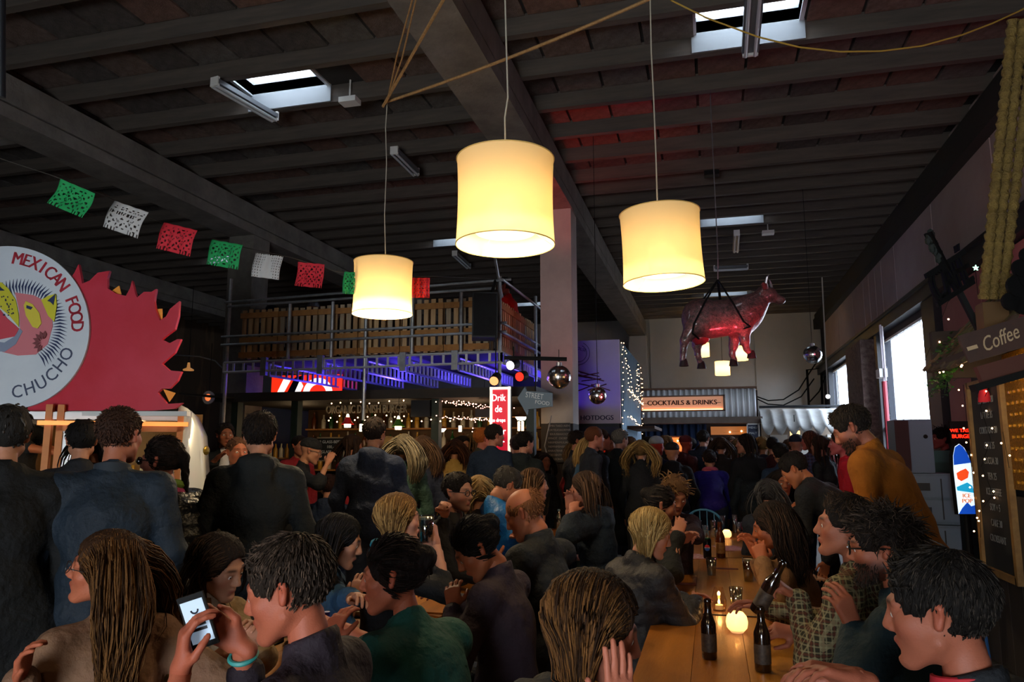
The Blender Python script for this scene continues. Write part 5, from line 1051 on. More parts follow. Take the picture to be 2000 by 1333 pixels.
            if hair in ('bun', 'tail'): dd = np.array([0, -.15, .02]) - rts; dd = nrm_rows(dd - nr_ * (dd * nr_).sum(1)[:, None]) + nr_ * .03; L = np.full(N, .05) * rs.uniform(.6, 1.2, N); gv = .1; stf = .97
            elif hair == 'buzz' or hair == 'bald': dd = nr_ + fl * .8; L = .012 * rs.uniform(.7, 1.3, N); gv = .1; stf = .9
            elif hair == 'curly': dd = nr_ * .5 + fl * .5 + rs.normal(size=(N, 3)) * .6; L = .042 * rs.uniform(.6, 1.4, N); gv = .3; stf = .8
            else: fr_ = np.clip((rts[:, 1] - .01) / .06, 0, 1)[:, None]; dd = fl * (1 - fr_) + nr_ * (.16 + .25 * fr_) + np.array([.35, -.5, .35]) * fr_ + rs.normal(size=(N, 3)) * .16; L = (.012 + np.maximum(0, rts[:, 2] - .0) * .17) * rs.uniform(.7, 1.2, N); gv = .5; stf = .85
            V, Q, per = locks(rs, N, (rts * s) @ R.T + H, dd @ R.T, L, 3, {1: .0055, 2: .0026}[lod] * (1.3 if hair in ('bun', 'tail') else 1), coll0.ev, grav=gv, stiff=stf, post=brow_clear, wave=.007 if hair == 'curly' else 0, wfreq=9, sides=3)
            sc.append((V, Q, hcol(N, per)))
        o_ = 0; VV, QQ, CC = [], [], []
        for V, Q, C in sc: VV.append(V); QQ.append(Q + o_); CC.append(C); o_ += len(V)
        np_obj('hair', np.concatenate(VV), np.concatenate(QQ), hm, bo, gnd, np.concatenate(CC))
    if hat:
        k = SDF(); k.ell((0, -.014, .055), (.090, .108, .078), k=.02)
        V, Q = k.mesh(.007, None, lambda G: -(G[..., 2] - .030 + .1 * (G[..., 1] + .02) * -.25)); np_obj('knitted_hat', V * s @ R.T + H, Q, cloth_mat('hat_' + hat.strip('#'), hat, hat), bo, gnd)
        if hair and hair != 'none' and hair in ('long', 'wavy', 'bob'):
            N = 60; rts = np.stack([rs.uniform(-.085, .085, N), -np.abs(rs.normal(.05, .03, N)), rs.uniform(-.02, .03, N)], 1); V, Q, per = locks(rs, N, rts @ R.T + H, (rts * (1, 1, 0) - (0, 0, .05)) @ R.T, np.full(N, hl or .22), 6, .01, head_sdf_x(H, R, s).ev, grav=1.1, stiff=.6, sides=4)
            np_obj('hair', V, Q, hm, bo, gnd, hcol(N, per))
    if lod >= 1 and hair != 'none':
        for x in (-1, 1):
            c = H + R @ np.array([x * .0305, .0772, .001]) * s; e = MB().ball(c, .0124 * s, 12).build('eyeball', eyew, bo, True, loc=gnd); e.location = (0, 0, 0)
            i_ = MB().ball(H + R @ np.array([x * .0305 , .0848, -.0008]) * s, .0058 * s, 8).build('iris', iris, e, True, loc=gnd); i_.location = (0, 0, 0)
    if glasses:
        k = MB(); gr = .0016 if glasses == 'thin' else .003
        for x in (-1, 1):
            k.tube([H + R @ (np.array([x * .033 + .025 * math.cos(a_), .106 - .004 * abs(math.cos(a_)) * 1, .004 + .019 * math.sin(a_)])) * s for a_ in np.linspace(0, 2 * pi, 21)], gr, 5, caps=False)
            k.tube([H + R @ np.array(q) * s for q in ((x * .057, .102, .008), (x * .078, .04, .008), (x * .084, -.015, .006))], gr, 5)
        k.tube([H + R @ np.array(q) * s for q in ((-.009, .11, .008), (.009, .11, .008))], gr, 5); gl = k.build('glasses', mat('glasses_' + glasses, {'thin': '#2c2826', 'thick': '#0b0b0c', 'sun': '#0b0b0c'}[glasses], .3), bo, True)
        if glasses == 'sun':
            k = MB()
            for x in (-1, 1): k.ball(H + R @ np.array([x * .033, .104, .004]) * s, (.02, .02, .016), 10)
            k.build('dark_lenses', mat('dark_lens', '#0a0a0c', .1), gl, True)
    return bo, dict(H=H, R=R, neck=neck, chest=chest, pel=pel, wl=wl_, wr=wr_, el=el, er=er, r=r_, f=f_, gnd=gnd, sl=shl, sr=shr)
def plaid(name, base, l1, l2):
    m = mat(name, base, .85, noise=9, col2=base, bump=.6, bscale=22, spec=.2); nt = m.node_tree; N = nt.nodes; L = nt.links; b = N['Principled BSDF']; src = b.inputs['Base Color'].links[0].from_socket; tc = N.new('ShaderNodeTexCoord')
    for dr, sc_, c, th in (('X', 15, l1, .84), ('Z', 15, l1, .84), ('X', 7.5, l2, .9), ('Z', 7.5, l2, .9), ('Y', 15, l1, .88)):
        w_ = N.new('ShaderNodeTexWave'); w_.bands_direction = dr; w_.inputs['Scale'].default_value = sc_; w_.inputs['Distortion'].default_value = .6; L.new(tc.outputs['Object'], w_.inputs['Vector'])
        g = N.new('ShaderNodeMath'); g.operation = 'GREATER_THAN'; g.inputs[1].default_value = th; L.new(w_.outputs['Fac'], g.inputs[0]); k = N.new('ShaderNodeMath'); k.operation = 'MULTIPLY'; k.inputs[1].default_value = .55; L.new(g.outputs[0], k.inputs[0])
        mx = N.new('ShaderNodeMix'); mx.data_type = 'RGBA'; L.new(k.outputs[0], mx.inputs[0]); L.new(src, mx.inputs[6]); mx.inputs[7].default_value = lin(c); src = mx.outputs[2]
    L.new(src, b.inputs['Base Color']); return m
def head_sdf_x(H, R, s):
    k = SDF(); k.ell((0, -.016, .038), (.0795, .10, .087), k=.02).ell((0, .028, -.035), (.064, .064, .080), k=.02).cap((0, -.022, -.05), (0, -.045, -.15), .056, k=.02); return k.xf(R, H, s)
# ================================================================== HANGING COW
cd_ = 8.0; cs = cd_ / F
def CW(x, y, o=0.): return PD(x, y, cd_) + NH * o
cow = SDF()
cow.cap(CW(1378, 626), CW(1440, 618), .205, .195, k=.1).ell(CW(1362, 620), (.16, .17, .19), k=.1).cap(CW(1446, 618), CW(1462, 612), .17, .15, k=.08)
cow.cap(CW(1455, 605), CW(1493, 580), .15, .085, k=.08).cap(CW(1458, 635), CW(1480, 600), .07, .07, k=.1).cap(CW(1492, 573), CW(1503, 575), .078, .072, k=.05).cap(CW(1503, 577), CW(1522, 587), .058, .042, k=.04).ell(CW(1525, 587), (.05, .055, .045), k=.03)
for o, (a, b, c, d) in zip((-.11, .11, -.10, .10), ((( 1352, 640), (1333, 668), (1330, 690), (1329, 706)), ((1372, 648), (1366, 672), (1368, 692), (1373, 706)), ((1446, 640), (1449, 668), (1452, 684), (1459, 692)), ((1444, 640), (1438, 672), (1435, 690), (1440, 702)))):
    hind = a[0] < 1400; cow.cap(CW(*a, o * .8), CW(*b, o), .105 if hind else .085, .052, k=.06).cap(CW(*b, o), CW(*c, o), .045, .034, k=.03).cap(CW(*c, o), CW(*d, o), .032, .034, k=.02)
V, Q = cow.mesh(.018)
cbody = np_obj('cow', V, Q, mat('cow_mosaic', '#3d3431', .28, noise=26, col2='#8d5c5a', bump=.6, bscale=70, coat=.5, metal=.25), None, CW(1405, 640)); tag(cbody, 'life-size glittering plastic cow hanging by black straps under the roof', 'cow statue')
u = SDF(); u.ell(CW(1368, 660), (.10, .10, .075), k=.03)
for x, o in ((1362, -.04), (1374, -.04), (1362, .04), (1374, .04)): u.cap(CW(x, 664, o), CW(x, 672, o), .02, .014, k=.02)
V, Q = u.mesh(.012); np_obj('udder', V, Q, mat('udder_red', '#a3242c', .4), cbody, CW(1405, 640))
for o in (-.07, .07):
    h = MB(); h.tube([CW(1495, 566, o * .6), CW(1487 if o < 0 else 1516, 558, o * 2.0), CW(1489 if o < 0 else 1515, 548, o * 2.2), CW(1494 if o < 0 else 1511, 542, o * 1.8)], [.02, .017, .012, .004], 8); h.build('horn', mat('horn_silver', '#c9c9cc', .25, .6), cbody, True)
    h = MB(); h.tube([CW(1490, 568, o), CW(1482, 562, o * 2.4), CW(1478, 560, o * 3)], [.018, .03, .006], 8, flat=.4); h.build('ear', MATS['cow_mosaic'], cbody, True)
for o, (x, y) in zip((-.11, .11, -.10, .10), ((1331, 710), (1375, 710), (1462, 694), (1438, 705))):
    h = MB(); h.lathe([(0, -.045), (.05, -.045), (.042, .0), (.03, .035), (0, .035)], CW(x, y, o), 12); h.build('hoof', mat('hoof_dark', '#2a1c1e', .4), cbody, True)
tl = MB(); tl.tube([CW(1342, 606), CW(1338, 625), CW(1340, 650)], [.02, .014, .022], 6); tl.build('tail', MATS['cow_mosaic'], cbody, True)
for lb, side in (('black strap cradling the cow nearer side', -1), ('black strap cradling the cow farther side', 1)):
    ap = CW(1402, 547); k = MB()
    for pts in (((1402, 547), (1366, 600), (1346, 640), (1343, 657), (1360, 665)), ((1402, 547), (1420, 600), (1440, 635), (1453, 645), (1432, 650))):
        P_ = [CW(x, y, side * (.0 if i == 0 else .215 if i < 4 else .1)) for i, (x, y) in enumerate(pts)]; k.tube(P_, .014, 6, flat=.6)
    tag(k.build('strap', black, None, True, loc=ap), lb, 'strap', None)
tag(MB().tube([CW(1402, 547), CW(1402, 500), (CW(1402, 547)[0], CW(1402, 547)[1], ZC)], .006, 5).build('cable', steel, None, loc=CW(1402, 547)), 'thin steel cable holding up the hanging cow', 'cable')
lamp('cow_red', 'SPOT', tuple(PD(1500, 800, 7.4)), 70, (1, .06, .09), .08, None, spot=44).rotation_euler = (Vector(PD(1430, 620, 8)) - Vector(PD(1500, 800, 7.4))).to_track_quat('-Z', 'Y').to_euler()
# ================================================================== TABLES AND BENCHES
plank = [mat('table_plank_%s' % n, a, .38, noise=3, col2=b, stretch=(4, .5, 4), bump=.15, bscale=30, coat=.2) for n, a, b in (('honey', '#8a5212', '#ab6c20'), ('amber', '#80490e', '#a0621a'), ('gold', '#945c18', '#b47a2a'))]
tleg = mat('table_leg_green', '#20302a', .5, .3)
def table(x0, x1, y0, y1, label, n=3, group=None):
    r = thing('long_table', label, 'table', ((x0 + x1) / 2, (y0 + y1) / 2, 0), group); w_ = (x1 - x0) / n
    for i in range(n): MB().box((x0 + i * w_ + .001, y0, .725), (x0 + (i + 1) * w_ - .001, y1, .75)).build('plank', plank[(i + int(abs(y0 * 3))) % 3], r)
    for y in (y0 + .3, y1 - .3):
        MB().box((x0 + .03, y - .03, .695), (x1 - .03, y + .03, .724)).build('crossbar', tleg, r)
        for x in (x0 + .08, x1 - .08): MB().box((x - .015, y - .015, 0), (x + .015, y + .015, .7)).build('leg', tleg, r)
    f = MB()
    f.box((x0, y0, .70), (x0 + .02, y1, .724)).box((x1 - .02, y0, .70), (x1, y1, .724)); f.build('edge_rail', plank[1], r)
def bench(x0, x1, y0, y1, label, z=.43):
    r = thing('bench', label, 'bench', ((x0 + x1) / 2, (y0 + y1) / 2, 0)); w_ = (x1 - x0) / 2
    for i in range(2): MB().box((x0 + i * w_ + .002, y0, z - .025), (x0 + (i + 1) * w_ - .002, y1, z)).build('plank', plank[(i + 1) % 3], r)
    for y in (y0 + .3, y1 - .3):
        for x in (x0 + .04, x1 - .04): MB().box((x - .013, y - .013, 0), (x + .013, y + .013, z - .025)).build('leg', tleg, r)
table(-.33, .33, 2.05, 4.26, 'long plank table carrying the two upright beer bottles and the frosted candle')
table(-.35, .31, 4.29, 6.5, 'long plank table carrying the amber beer cup and the soft drink can')
table(-.35, .33, 6.53, 8.62, 'long plank table crowded with empty clear glasses, by the blue chair')
table(-2.08, -1.42, 1.75, 3.9, 'long plank table under the raised phone and the water bottle')
table(-2.08, -1.42, 3.95, 6.1, 'long plank table with trays of food between the seated eaters')
table(-2.0, -1.34, 6.3, 8.4, 'long plank table with a candle and water bottle, beyond the balding man')
for x0, y0, y1, lb in ((-.86, 2.1, 4.25, 'bench under the blonde bobbed woman'), (-.86, 4.3, 6.5, 'bench along the long table, beyond the blonde bobbed woman'), (.56, 2.05, 4.25, 'bench under the bearded man with thick glasses'), (.6, 4.3, 6.5, 'bench under the woman in the tan fleecy coat'), (-2.62, 1.75, 3.9, 'bench under the woman in the trench coat'), (-2.62, 3.95, 6.1, 'bench under the woman drinking beer'), (-1.16, 1.5, 3.9, 'bench under the person in the bottle green top'), (-1.16, 3.95, 6.1, 'bench behind the balding man'), (-2.5, 6.3, 8.4, 'bench beyond the man in the blue puffer jacket'), (-.98, 4.9, 6.9, 'bench under the woman in the blue hooded jacket')):
    bench(x0, x0 + .26, y0, y1, lb)
# ================================================================== THINGS ON THE TABLES
amber = mat('beer_bottle_glass', '#1c0d05', .08, coat=.6, spec=.7); lab = mat('bottle_label', '#2a1e16', .6, noise=60, col2='#4e3e30')
def beer_bottle(base, label, axis=(0, 0, 1), h=.235, m=amber, group=None, lbm=lab):
    r = thing('beer_bottle', label, 'bottle', base, group); pr = [(0, 0), (.0285, .001), (.0305, .006), (.0305, .125), (.029, .14), (.020, .163), (.0145, .18), (.0132, .215), (.0150, .219), (.0150, .226), (.0135, .232), (.009, .233)]
    k = h / .235
    for nm, mb, mt in (('glass', MB().lathe([(a * k, b * k) for a, b in pr], (0, 0, 0), 24), m), ('label', MB().lathe([(.0308 * k, .03 * k), (.0308 * k, .10 * k)], (0, 0, 0), 24), lbm)):
        o = mb.build(nm, mt, None, True); o.parent = r
    if tuple(axis) != (0, 0, 1): r.rotation_euler = Vector(axis).to_track_quat('Z', 'Y').to_euler()
    return r
TZ = .7505
beer_bottle(PZ(1386, 1287, TZ), 'upright dark beer bottle standing alone by the table edge', h=.245)
beer_bottle(PZ(1491, 1312, TZ), 'upright dark beer bottle with a hand closed round its neck', h=.25)
a = PD(1478, 1196, 3.05); b = PD(1534, 1092, 3.0); beer_bottle(a, 'dark beer bottle held tilted above the table', nrm(b - a), h=.245)
beer_bottle(PZ(1408, 1090, TZ), 'slim amber bottle beside the black soft drink can', h=.29, m=mat('amber_glass', '#4a1c06', .08, coat=.6), lbm=mat('label_gold', '#7a4a1c', .6, noise=40, col2='#b08040'))
r = thing('drink_can', 'black soft drink can with a red, white and blue roundel', 'can', PZ(1382, 1092, TZ)); c = PZ(1382, 1092, TZ)
MB().lathe([(0, 0), (.026, 0), (.033, .01), (.033, .148), (.027, .16), (.027, .165), (.0, .162)], c, 24).build('can_body', mat('can_black', '#0c0c0e', .25, .6), r, True)
g_ = np.array([-c[0], -c[1], 0]); g_ = nrm(g_); sx_ = nrm(np.cross(g_, (0, 0, 1)))
for nm, col, a0, a1, q in (('logo_red', '#c22030', 0, pi, .0), ('logo_blue', '#1c4a9c', pi, 2 * pi, .0)):
    MB().prism([(.021 * math.cos(t_), .021 * math.sin(t_) + (.004 if a0 == 0 else -.004)) for t_ in np.linspace(a0, a1, 12)], c + g_ * .034 + (0, 0, .09), -sx_, (0, 0, 1), .001).build(nm, mat(nm, col, .4), r)
MB().prism([(-.021, -.003), (0, -.001), (.021, -.003), (.021, .003), (0, .001), (-.021, .003)], c + g_ * .034 + (0, 0, .09), -sx_, (0, 0, 1), .0012).build('logo_white', mat('logo_white', '#e8e8e8', .4), r)
MB().lathe([(.0, .158), (.029, .158), (.029, .166), (0, .166)], c, 20).build('can_top', mat('can_green', '#2c5a34', .3, .5), r)
frost = translucent('frosted_candle_glass', '#ffe0b0', .6, .25, .1); flamem = mat('candle_flame', '#ffd48a', .4, emit=26, ecol='#ffb24a')
def candle(base, R_, label, round_=True):
    c = np.array(base, float); r = thing('candle_holder', label, 'candle', c)
    if round_: pr = [(0, .003), (R_ * .55, 0), (R_ * .92, R_ * .45), (R_, R_ * .95), (R_ * .9, R_ * 1.45), (R_ * .62, R_ * 1.8), (R_ * .5, R_ * 1.86)]
    else: pr = [(0, .003), (R_ * .8, 0), (R_, .03), (R_ * .98, .06), (R_ * .7, .10), (R_ * .55, .125)]
    MB().lathe(pr, c, 28).build('glass_jar', frost if round_ else glass('clear_jar', '#fff0dc', .8), r, 'all')
    MB().lathe([(0, .006), (R_ * .5, .006), (R_ * .5, .03), (0, .03)], c, 16).build('tea_light', mat('wax', '#f2e4c8', .5, emit=.2, ecol='#ffc070'), r)
    MB().lathe([(0, .032), (.006, .038), (.0065, .046), (.003, .058), (0, .066)], c, 8).build('flame', flamem, r, True)
    lamp('candle_glow', 'POINT', tuple(c + (0, 0, .06)), .9 if round_ else .5, (1, .55, .2), .01)
candle(PZ(1440, 1236, TZ), .052, 'frosted round candle holder glowing on the table by the bottles'); candle(PZ(1405, 1193, TZ), .042, 'clear glass candle holder behind the frosted round one', False)
candle(PZ(1104, 1036, TZ), .05, 'glowing candle on the far table beside the woman in the blue hooded jacket'); candle(PZ(1420, 1052, TZ), .045, 'white candle cup among the empty glasses')
clear = glass('plastic_cup', '#dfe8ec', .74)
def cup(base, label, h=.13, r0=.028, r1=.038, beer=None, bm=None, foam=True, group=None):
    c = np.array(base, float); r = thing('cup', label, 'cup', c, group); MB().lathe([(0, .002), (r0, 0), (r1, h), (r1 - .0015, h), (r0 - .0015, .004)], c, 24).build('cup_wall', clear, r, 'all')
    if beer:
        k = (r1 - r0) / h; MB().lathe([(0, .005), (r0 - .002, .005), (r0 - .002 + k * beer * h, beer * h), (0, beer * h)], c, 20).build('beer', bm, r)
        if foam: z = beer * h; MB().lathe([(0, z), (r0 - .002 + k * z, z), (r0 - .002 + k * z, z + .012), (0, z + .012)], c, 20).build('foam', mat('beer_foam', '#e0c8a4', .8), r)
redbeer = mat('red_ale', '#8a2408', .12, coat=.4); palebeer = mat('pale_ale', '#8a4410', .12, coat=.4)
cup(PZ(1463, 1136, TZ), 'full cup of red-brown beer with a thin foam head', .15, .030, .040, .88, redbeer)
cup(PZ(1439, 1196, TZ), 'nearly empty cup with a finger of red beer behind the frosted candle', .13, .026, .036, .3, palebeer, False)
cup(PZ(1390, 1124, TZ), 'empty clear cup in front of the black soft drink can', .12); 
for i, (px, py, h, lb) in enumerate(((1365, 1048, .16, 'tall empty glass beside the blue chair back'), (1378, 1055, .14, 'empty glass next to the tallest one, in front of the turquoise card'), (1393, 1050, .17, 'empty glass with a straw in front of the blue chair'), (1402, 1062, .13, 'squat empty glass behind the slim amber bottle'), (1436, 1042, .19, 'tallest empty glass in the line-up beyond the candle cup'), (1444, 1050, .15, 'empty glass nearest the woman in the tan fleecy coat'), (1352, 1056, .12, 'low empty glass near the red newspaper'), (1412, 1035, .15, 'empty glass standing just beyond the white candle cup'))):
    cup(PZ(px, py, TZ), lb, h, .024, .03)
for px, py, lb in ((1092, 1036, 'clear water bottle beside the candle on the far table'),):
    c = PZ(px, py, TZ); r = thing('water_bottle', lb, 'bottle', c); MB().lathe([(0, 0), (.033, 0), (.035, .12), (.03, .15), (.013, .19), (.012, .21)], c, 16).build('bottle_wall', glass('bottle_clear_g', '#c8e0e0', .6), r, 'all'); MB().lathe([(.014, .205), (.014, .225), (0, .225)], c, 10).build('cap', mat('cap_grey', '#8a9ea2', .4), r)
c = PD(637, 1192, 2.95); c[2] = TZ; r = thing('water_bottle', 'plastic water bottle with a blue cap and green label beside the bottle green top', 'bottle', c)
MB().lathe([(0, 0), (.036, 0), (.038, .02), (.038, .06), (.036, .065), (.038, .12), (.036, .15), (.016, .195), (.013, .2), (.013, .215)], c, 20).build('bottle_wall', glass('bottle_blue_g', '#a8d4dc', .55), r, 'all'); MB().lathe([(.0385, .07), (.0385, .115)], c, 20).build('label', mat('label_green', '#2f7a4a', .6, noise=30, col2='#c0d4c8'), r, True); MB().lathe([(.016, .205), (.016, .235), (0, .235)], c, 14).build('cap', mat('cap_blue', '#1c2c8c', .4), r, True)
# trays of food
fr_ = mat('fried_food', '#a05c18', .6, noise=30, col2='#c98a38', bump=.5, bscale=60)
def tray(px, py, label, w_=.16, l_=.22, m=white, n=26, fm=None, z=TZ):
    c = PZ(px, py, z); r = thing('food_tray', label, 'tray', c); k = MB(); k.box(c + (-w_ / 2, -l_ / 2, 0), c + (w_ / 2, l_ / 2, .006))
    for a, b in (((-w_ / 2, -l_ / 2), (w_ / 2, -l_ / 2 + .008)), ((-w_ / 2, l_ / 2 - .008), (w_ / 2, l_ / 2)), ((-w_ / 2, -l_ / 2), (-w_ / 2 + .008, l_ / 2)), ((w_ / 2 - .008, -l_ / 2), (w_ / 2, l_ / 2))): k.box(c + (*a, 0), c + (*b, .03))
    k.build('tray_body', m, r); k = MB()
    for i in range(n):
        a = RS.uniform(0, pi); p = c + (RS.uniform(-w_ * .36, w_ * .36), RS.uniform(-l_ * .38, l_ * .38), .015 + RS.uniform(0, .03)); d = np.array([math.cos(a), math.sin(a), RS.uniform(-.3, .3)]) * .028; k.tube([p - d, p + d], [.006, .009], 5)
    tag(k.build('food', fm or fr_, r), kind='stuff')
tray(868, 1108, 'white tray of food right under the chin of the person in mauve-grey', .15, .3); tray(835, 1150, 'greasy paper full of food scraps on the orange table', .3, .34, mat('greasy_paper', '#b07c3c', .6, noise=12, col2='#8a4c1c'), 44)
tray(695, 1200, 'dish of food in front of the woman in the light blue top', .16, .16, mat('dish', '#8f7a56', .5), 16); tray(960, 1075, 'paper tray in front of the balding man', .15, .2, mat('kraft_paper', '#b89a68', .7), 10)
tray(500, 1262, 'food dish beside the hand of the woman in the trench coat', .16, .2, mat('dish_pale', '#a59c88', .5), 18); tray(1508, 1108, 'small snack bowl at the elbow of the woman in the tan fleecy coat', .12, .12, darksteel, 12)
def card(px, py, w_, l_, m, label, nm='paper', cat='paper', z=TZ, yaw=.3, t_=.004, text_=None):
    c = PZ(px, py, z); k = MB(); k.obox(c + (0, 0, t_ / 2), np.array([math.cos(yaw), math.sin(yaw), 0]) * w_ / 2, np.array([-math.sin(yaw), math.cos(yaw), 0]) * l_ / 2, (0, 0, t_ / 2)); return tag(k.build(nm, m, None, loc=c), label, cat)
redp2 = mat('newsprint_red', '#a01c24', .7, noise=30, col2='#b8a8a4')
card(1352, 1088, .2, .3, redp2, 'red and white printed newspaper in front of the black soft drink can', 'newspaper', 'newspaper'); card(1425, 1072, .22, .34, mat('flyer_pink', '#8c3a44', .7, noise=16, col2='#b08a80'), 'reddish flyer lying between the glasses', 'flyer', 'paper'); card(1335, 1142, .16, .07, mat('flyer_violet', '#5c2430', .6, noise=20, col2='#8c5a50'), 'small dark red flyer lying alone on bare planks', 'flyer', 'paper', yaw=.1)
card(1420, 1112, .16, .05, mat('flyer_plum', '#4a1c28', .6), 'thin plum flyer beside the empty clear cup', 'flyer', 'paper', yaw=.0); card(1565, 1130, .26, .2, mat('wrapper', '#c79c82', .7, noise=20, col2='#a87a62', bump=.6, bscale=30), 'crumpled greasy wrapper on the table behind the olive sleeve', 'food_wrapper', 'wrapper', t_=.01)
card(1497, 1132, .07, .05, mat('napkin', '#cdb99c', .8), 'folded napkin behind the tilted bottle', 'napkin', 'napkin', t_=.008); card(1452, 1205, .66, .012, mat('dark_gap', '#1c1008', .8), 'dark strip marking the gap at the joint of the two tables', 'strip', 'strip', yaw=0)  # dark strip added to draw the gap between the tables
card(1548, 1203, .12, .2, mat('booklet', '#8c7c64', .7, noise=10, col2='#3a3430'), 'open printed booklet under the olive sleeve', 'booklet', 'paper', yaw=.5)
c = PZ(1378, 1045, TZ); tag(MB().box(c + (-.03, 0, 0), c + (.03, .02, .09)).build('card_stand', mat('turquoise_card', '#3fa0c8', .5), None, loc=c), 'turquoise card standing among the empty glasses', 'card')
card(1462, 1034, .2, .16, mat('red_tray', '#a3202a', .5), 'red tray beyond the tall empty glasses', 'tray', 'tray', t_=.02); card(1466, 1050, .12, .14, mat('foil', '#9aa4b4', .25, .8, noise=20, col2='#50586a', bump=1, bscale=40), 'crumpled silver foil beyond the curly haired woman', 'foil', 'foil', t_=.03)
# phone in the raised hands
pc = PD(387, 1213, 1.86); pu = nrm((UP * 1. - RT * .33)); pr_ = nrm(RT + UP * .33 - FW * .0); pn_ = nrm(np.cross(pr_, pu))
ph_ = thing('smartphone', 'black smartphone with a lit screen, held up in two hands', 'phone', pc); MB().obox(pc, pr_ * .034, pu * .068, pn_ * .004).build('phone_body', black, ph_)
MB().obox(pc + pn_ * .0046, pr_ * .029, pu * .054, pn_ * .0006).build('screen', mat('phone_screen', '#b8c8d8', .4, emit=.28, ecol='#a8c4e0'), ph_); k = MB()
for y_ in (-.012, .0): k.obox(pc + pn_ * .0055 + pu * (y_ - .008), pr_ * .02, pu * .0038, pn_ * .0003)
k.tube([pc + pn_ * .0055 + pr_ * (.009 * math.cos(t_) + .002) + pu * (.030 + .009 * math.sin(t_)) for t_ in np.linspace(pi, 2 * pi, 10)], .0022, 5); k.build('screen_marks', mat('screen_ink', '#1c2030', .5), ph_)
# drinking glass of the blonde woman
cup(PD(832, 1060, 3.66) , 'plastic cup of dark beer held at the blonde woman mouth', .13, .030, .040, .85, mat('dark_beer', '#1c0a08', .1, coat=.4))
# ================================================================== CHAIRS, SPEAKERS AND CABINETS BY THE WINDOWS
blue = mat('blue_tube', '#2c5c9c', .35, .2); blue2 = mat('light_blue_tube', '#3f8cc0', .35, .1)
def tube_chair(c, yaw, label, m):
    c = np.array(c, float); r = thing('chair', label, 'chair', c); a = math.radians(yaw); f = np.array([math.sin(a), math.cos(a), 0]); s = np.array([math.cos(a), -math.sin(a), 0]); u = np.array([0, 0, 1.])
    hoop = [c - f * .2 - s * .21 + u * .45] + [c - f * .24 - s * .22 * math.cos(t_) + u * (.74 + .2 * math.sin(t_)) for t_ in np.linspace(0, pi, 12)] + [c - f * .2 + s * .21 + u * .45]
    MB().tube(hoop, .013, 8).build('back_hoop', m, r, True); k = MB()
    for x in (-.12, -.04, .04, .12): k.tube([c - f * .2 + s * x + u * .45, c - f * .24 + s * x + u * (.74 + .2 * math.sqrt(max(0, 1 - (x / .22) ** 2)))], .006, 6)
    k.build('back_rods', m, r, True); MB().obox(c + u * .44, s * .2, f * .2, u * .012).build('seat', m, r)
    for x, y in ((-1, -1), (1, -1), (-1, 1), (1, 1)): MB().tube([c + s * .17 * x + f * .17 * y + u * .43, c + s * .21 * x + f * .21 * y], .012, 6).build('leg', m, r, True)
    for x in (-1, 1): MB().tube([c + s * .22 * x - f * .22 + u * .66, c + s * .24 * x + f * .1 + u * .64, c + s * .22 * x + f * .16 + u * .44], .011, 6).build('arm', m, r, True)
tube_chair((-.12, 8.88, 0), 180, 'light blue metal chair with a rounded back at the end of the glasses table', blue2)
tube_chair((1.95, 7.1, 0), -60, 'dark blue metal armchair in front of the dark green cabinet', blue)
caseg = mat('flight_case_grey', '#4f6071', .5, noise=20, col2='#5a6c7d'); 
for k_, z in enumerate((.0, .47, .94)):
    lb = ('grey plastic drawer case at the bottom of the stack by the window', 'grey plastic drawer case in the middle of the stack by the window', 'grey plastic drawer case topping the stack, under the big speaker')[k_]
    r = thing('drawer_case', lb, 'case', (1.98, 8.05, z)); MB().box((1.72, 7.8, z + .003), (2.18, 8.3, z + .465)).build('case_body', caseg, r); f = MB(); h2 = MB()
    for q in (.03, .25):
        f.box((1.73, 7.785, z + q), (2.17, 7.8, z + q + .19)); h2.box((1.82, 7.78, z + q + .06), (1.95, 7.79, z + q + .13))
    f.build('drawer_front', mat('case_front', '#5a6c7f', .5), r); h2.build('grip_opening', mat('grip_dark', '#12161c', .5), r)
    MB().box((2.04, 7.778, z + .05), (2.05, 7.786, z + .42)).build('rib', mat('grip_dark', '#12161c'), r)
r = thing('loudspeaker', 'large loudspeaker standing on the stack of grey drawer cases', 'speaker', (1.82, 8.0, 1.41)); MB().prism([(-.13, 0), (.17, 0), (.17, .5), (-.13, .5)], (1.84, 7.8, 1.412), (1, 0, 0), (0, 0, 1), -.4).build('cabinet', mat('speaker_greyblue', '#55677c', .5), r)
MB().box((1.69, 7.79, 1.43), (1.81, 7.80, 1.9)).build('grille', mat('grille_red', '#2c1218', .7, bump=.5, bscale=200), r); MB().ball((1.95, 7.798, 1.75), (.02, .006, .02), 10).build('knob', black, r)
r = thing('cabinet', 'dark green cabinet behind the grey drawer cases', 'cabinet', (2.3, 8.7, 0)); MB().box((2.05, 8.5, 0), (2.6, 9.0, 1.56)).build('cabinet_body', mat('cabinet_green', '#1c4038', .5), r); MB().box((2.03, 8.48, 1.50), (2.62, 9.02, 1.62)).build('lid', mat('cabinet_green_lid', '#24504a', .5), r)
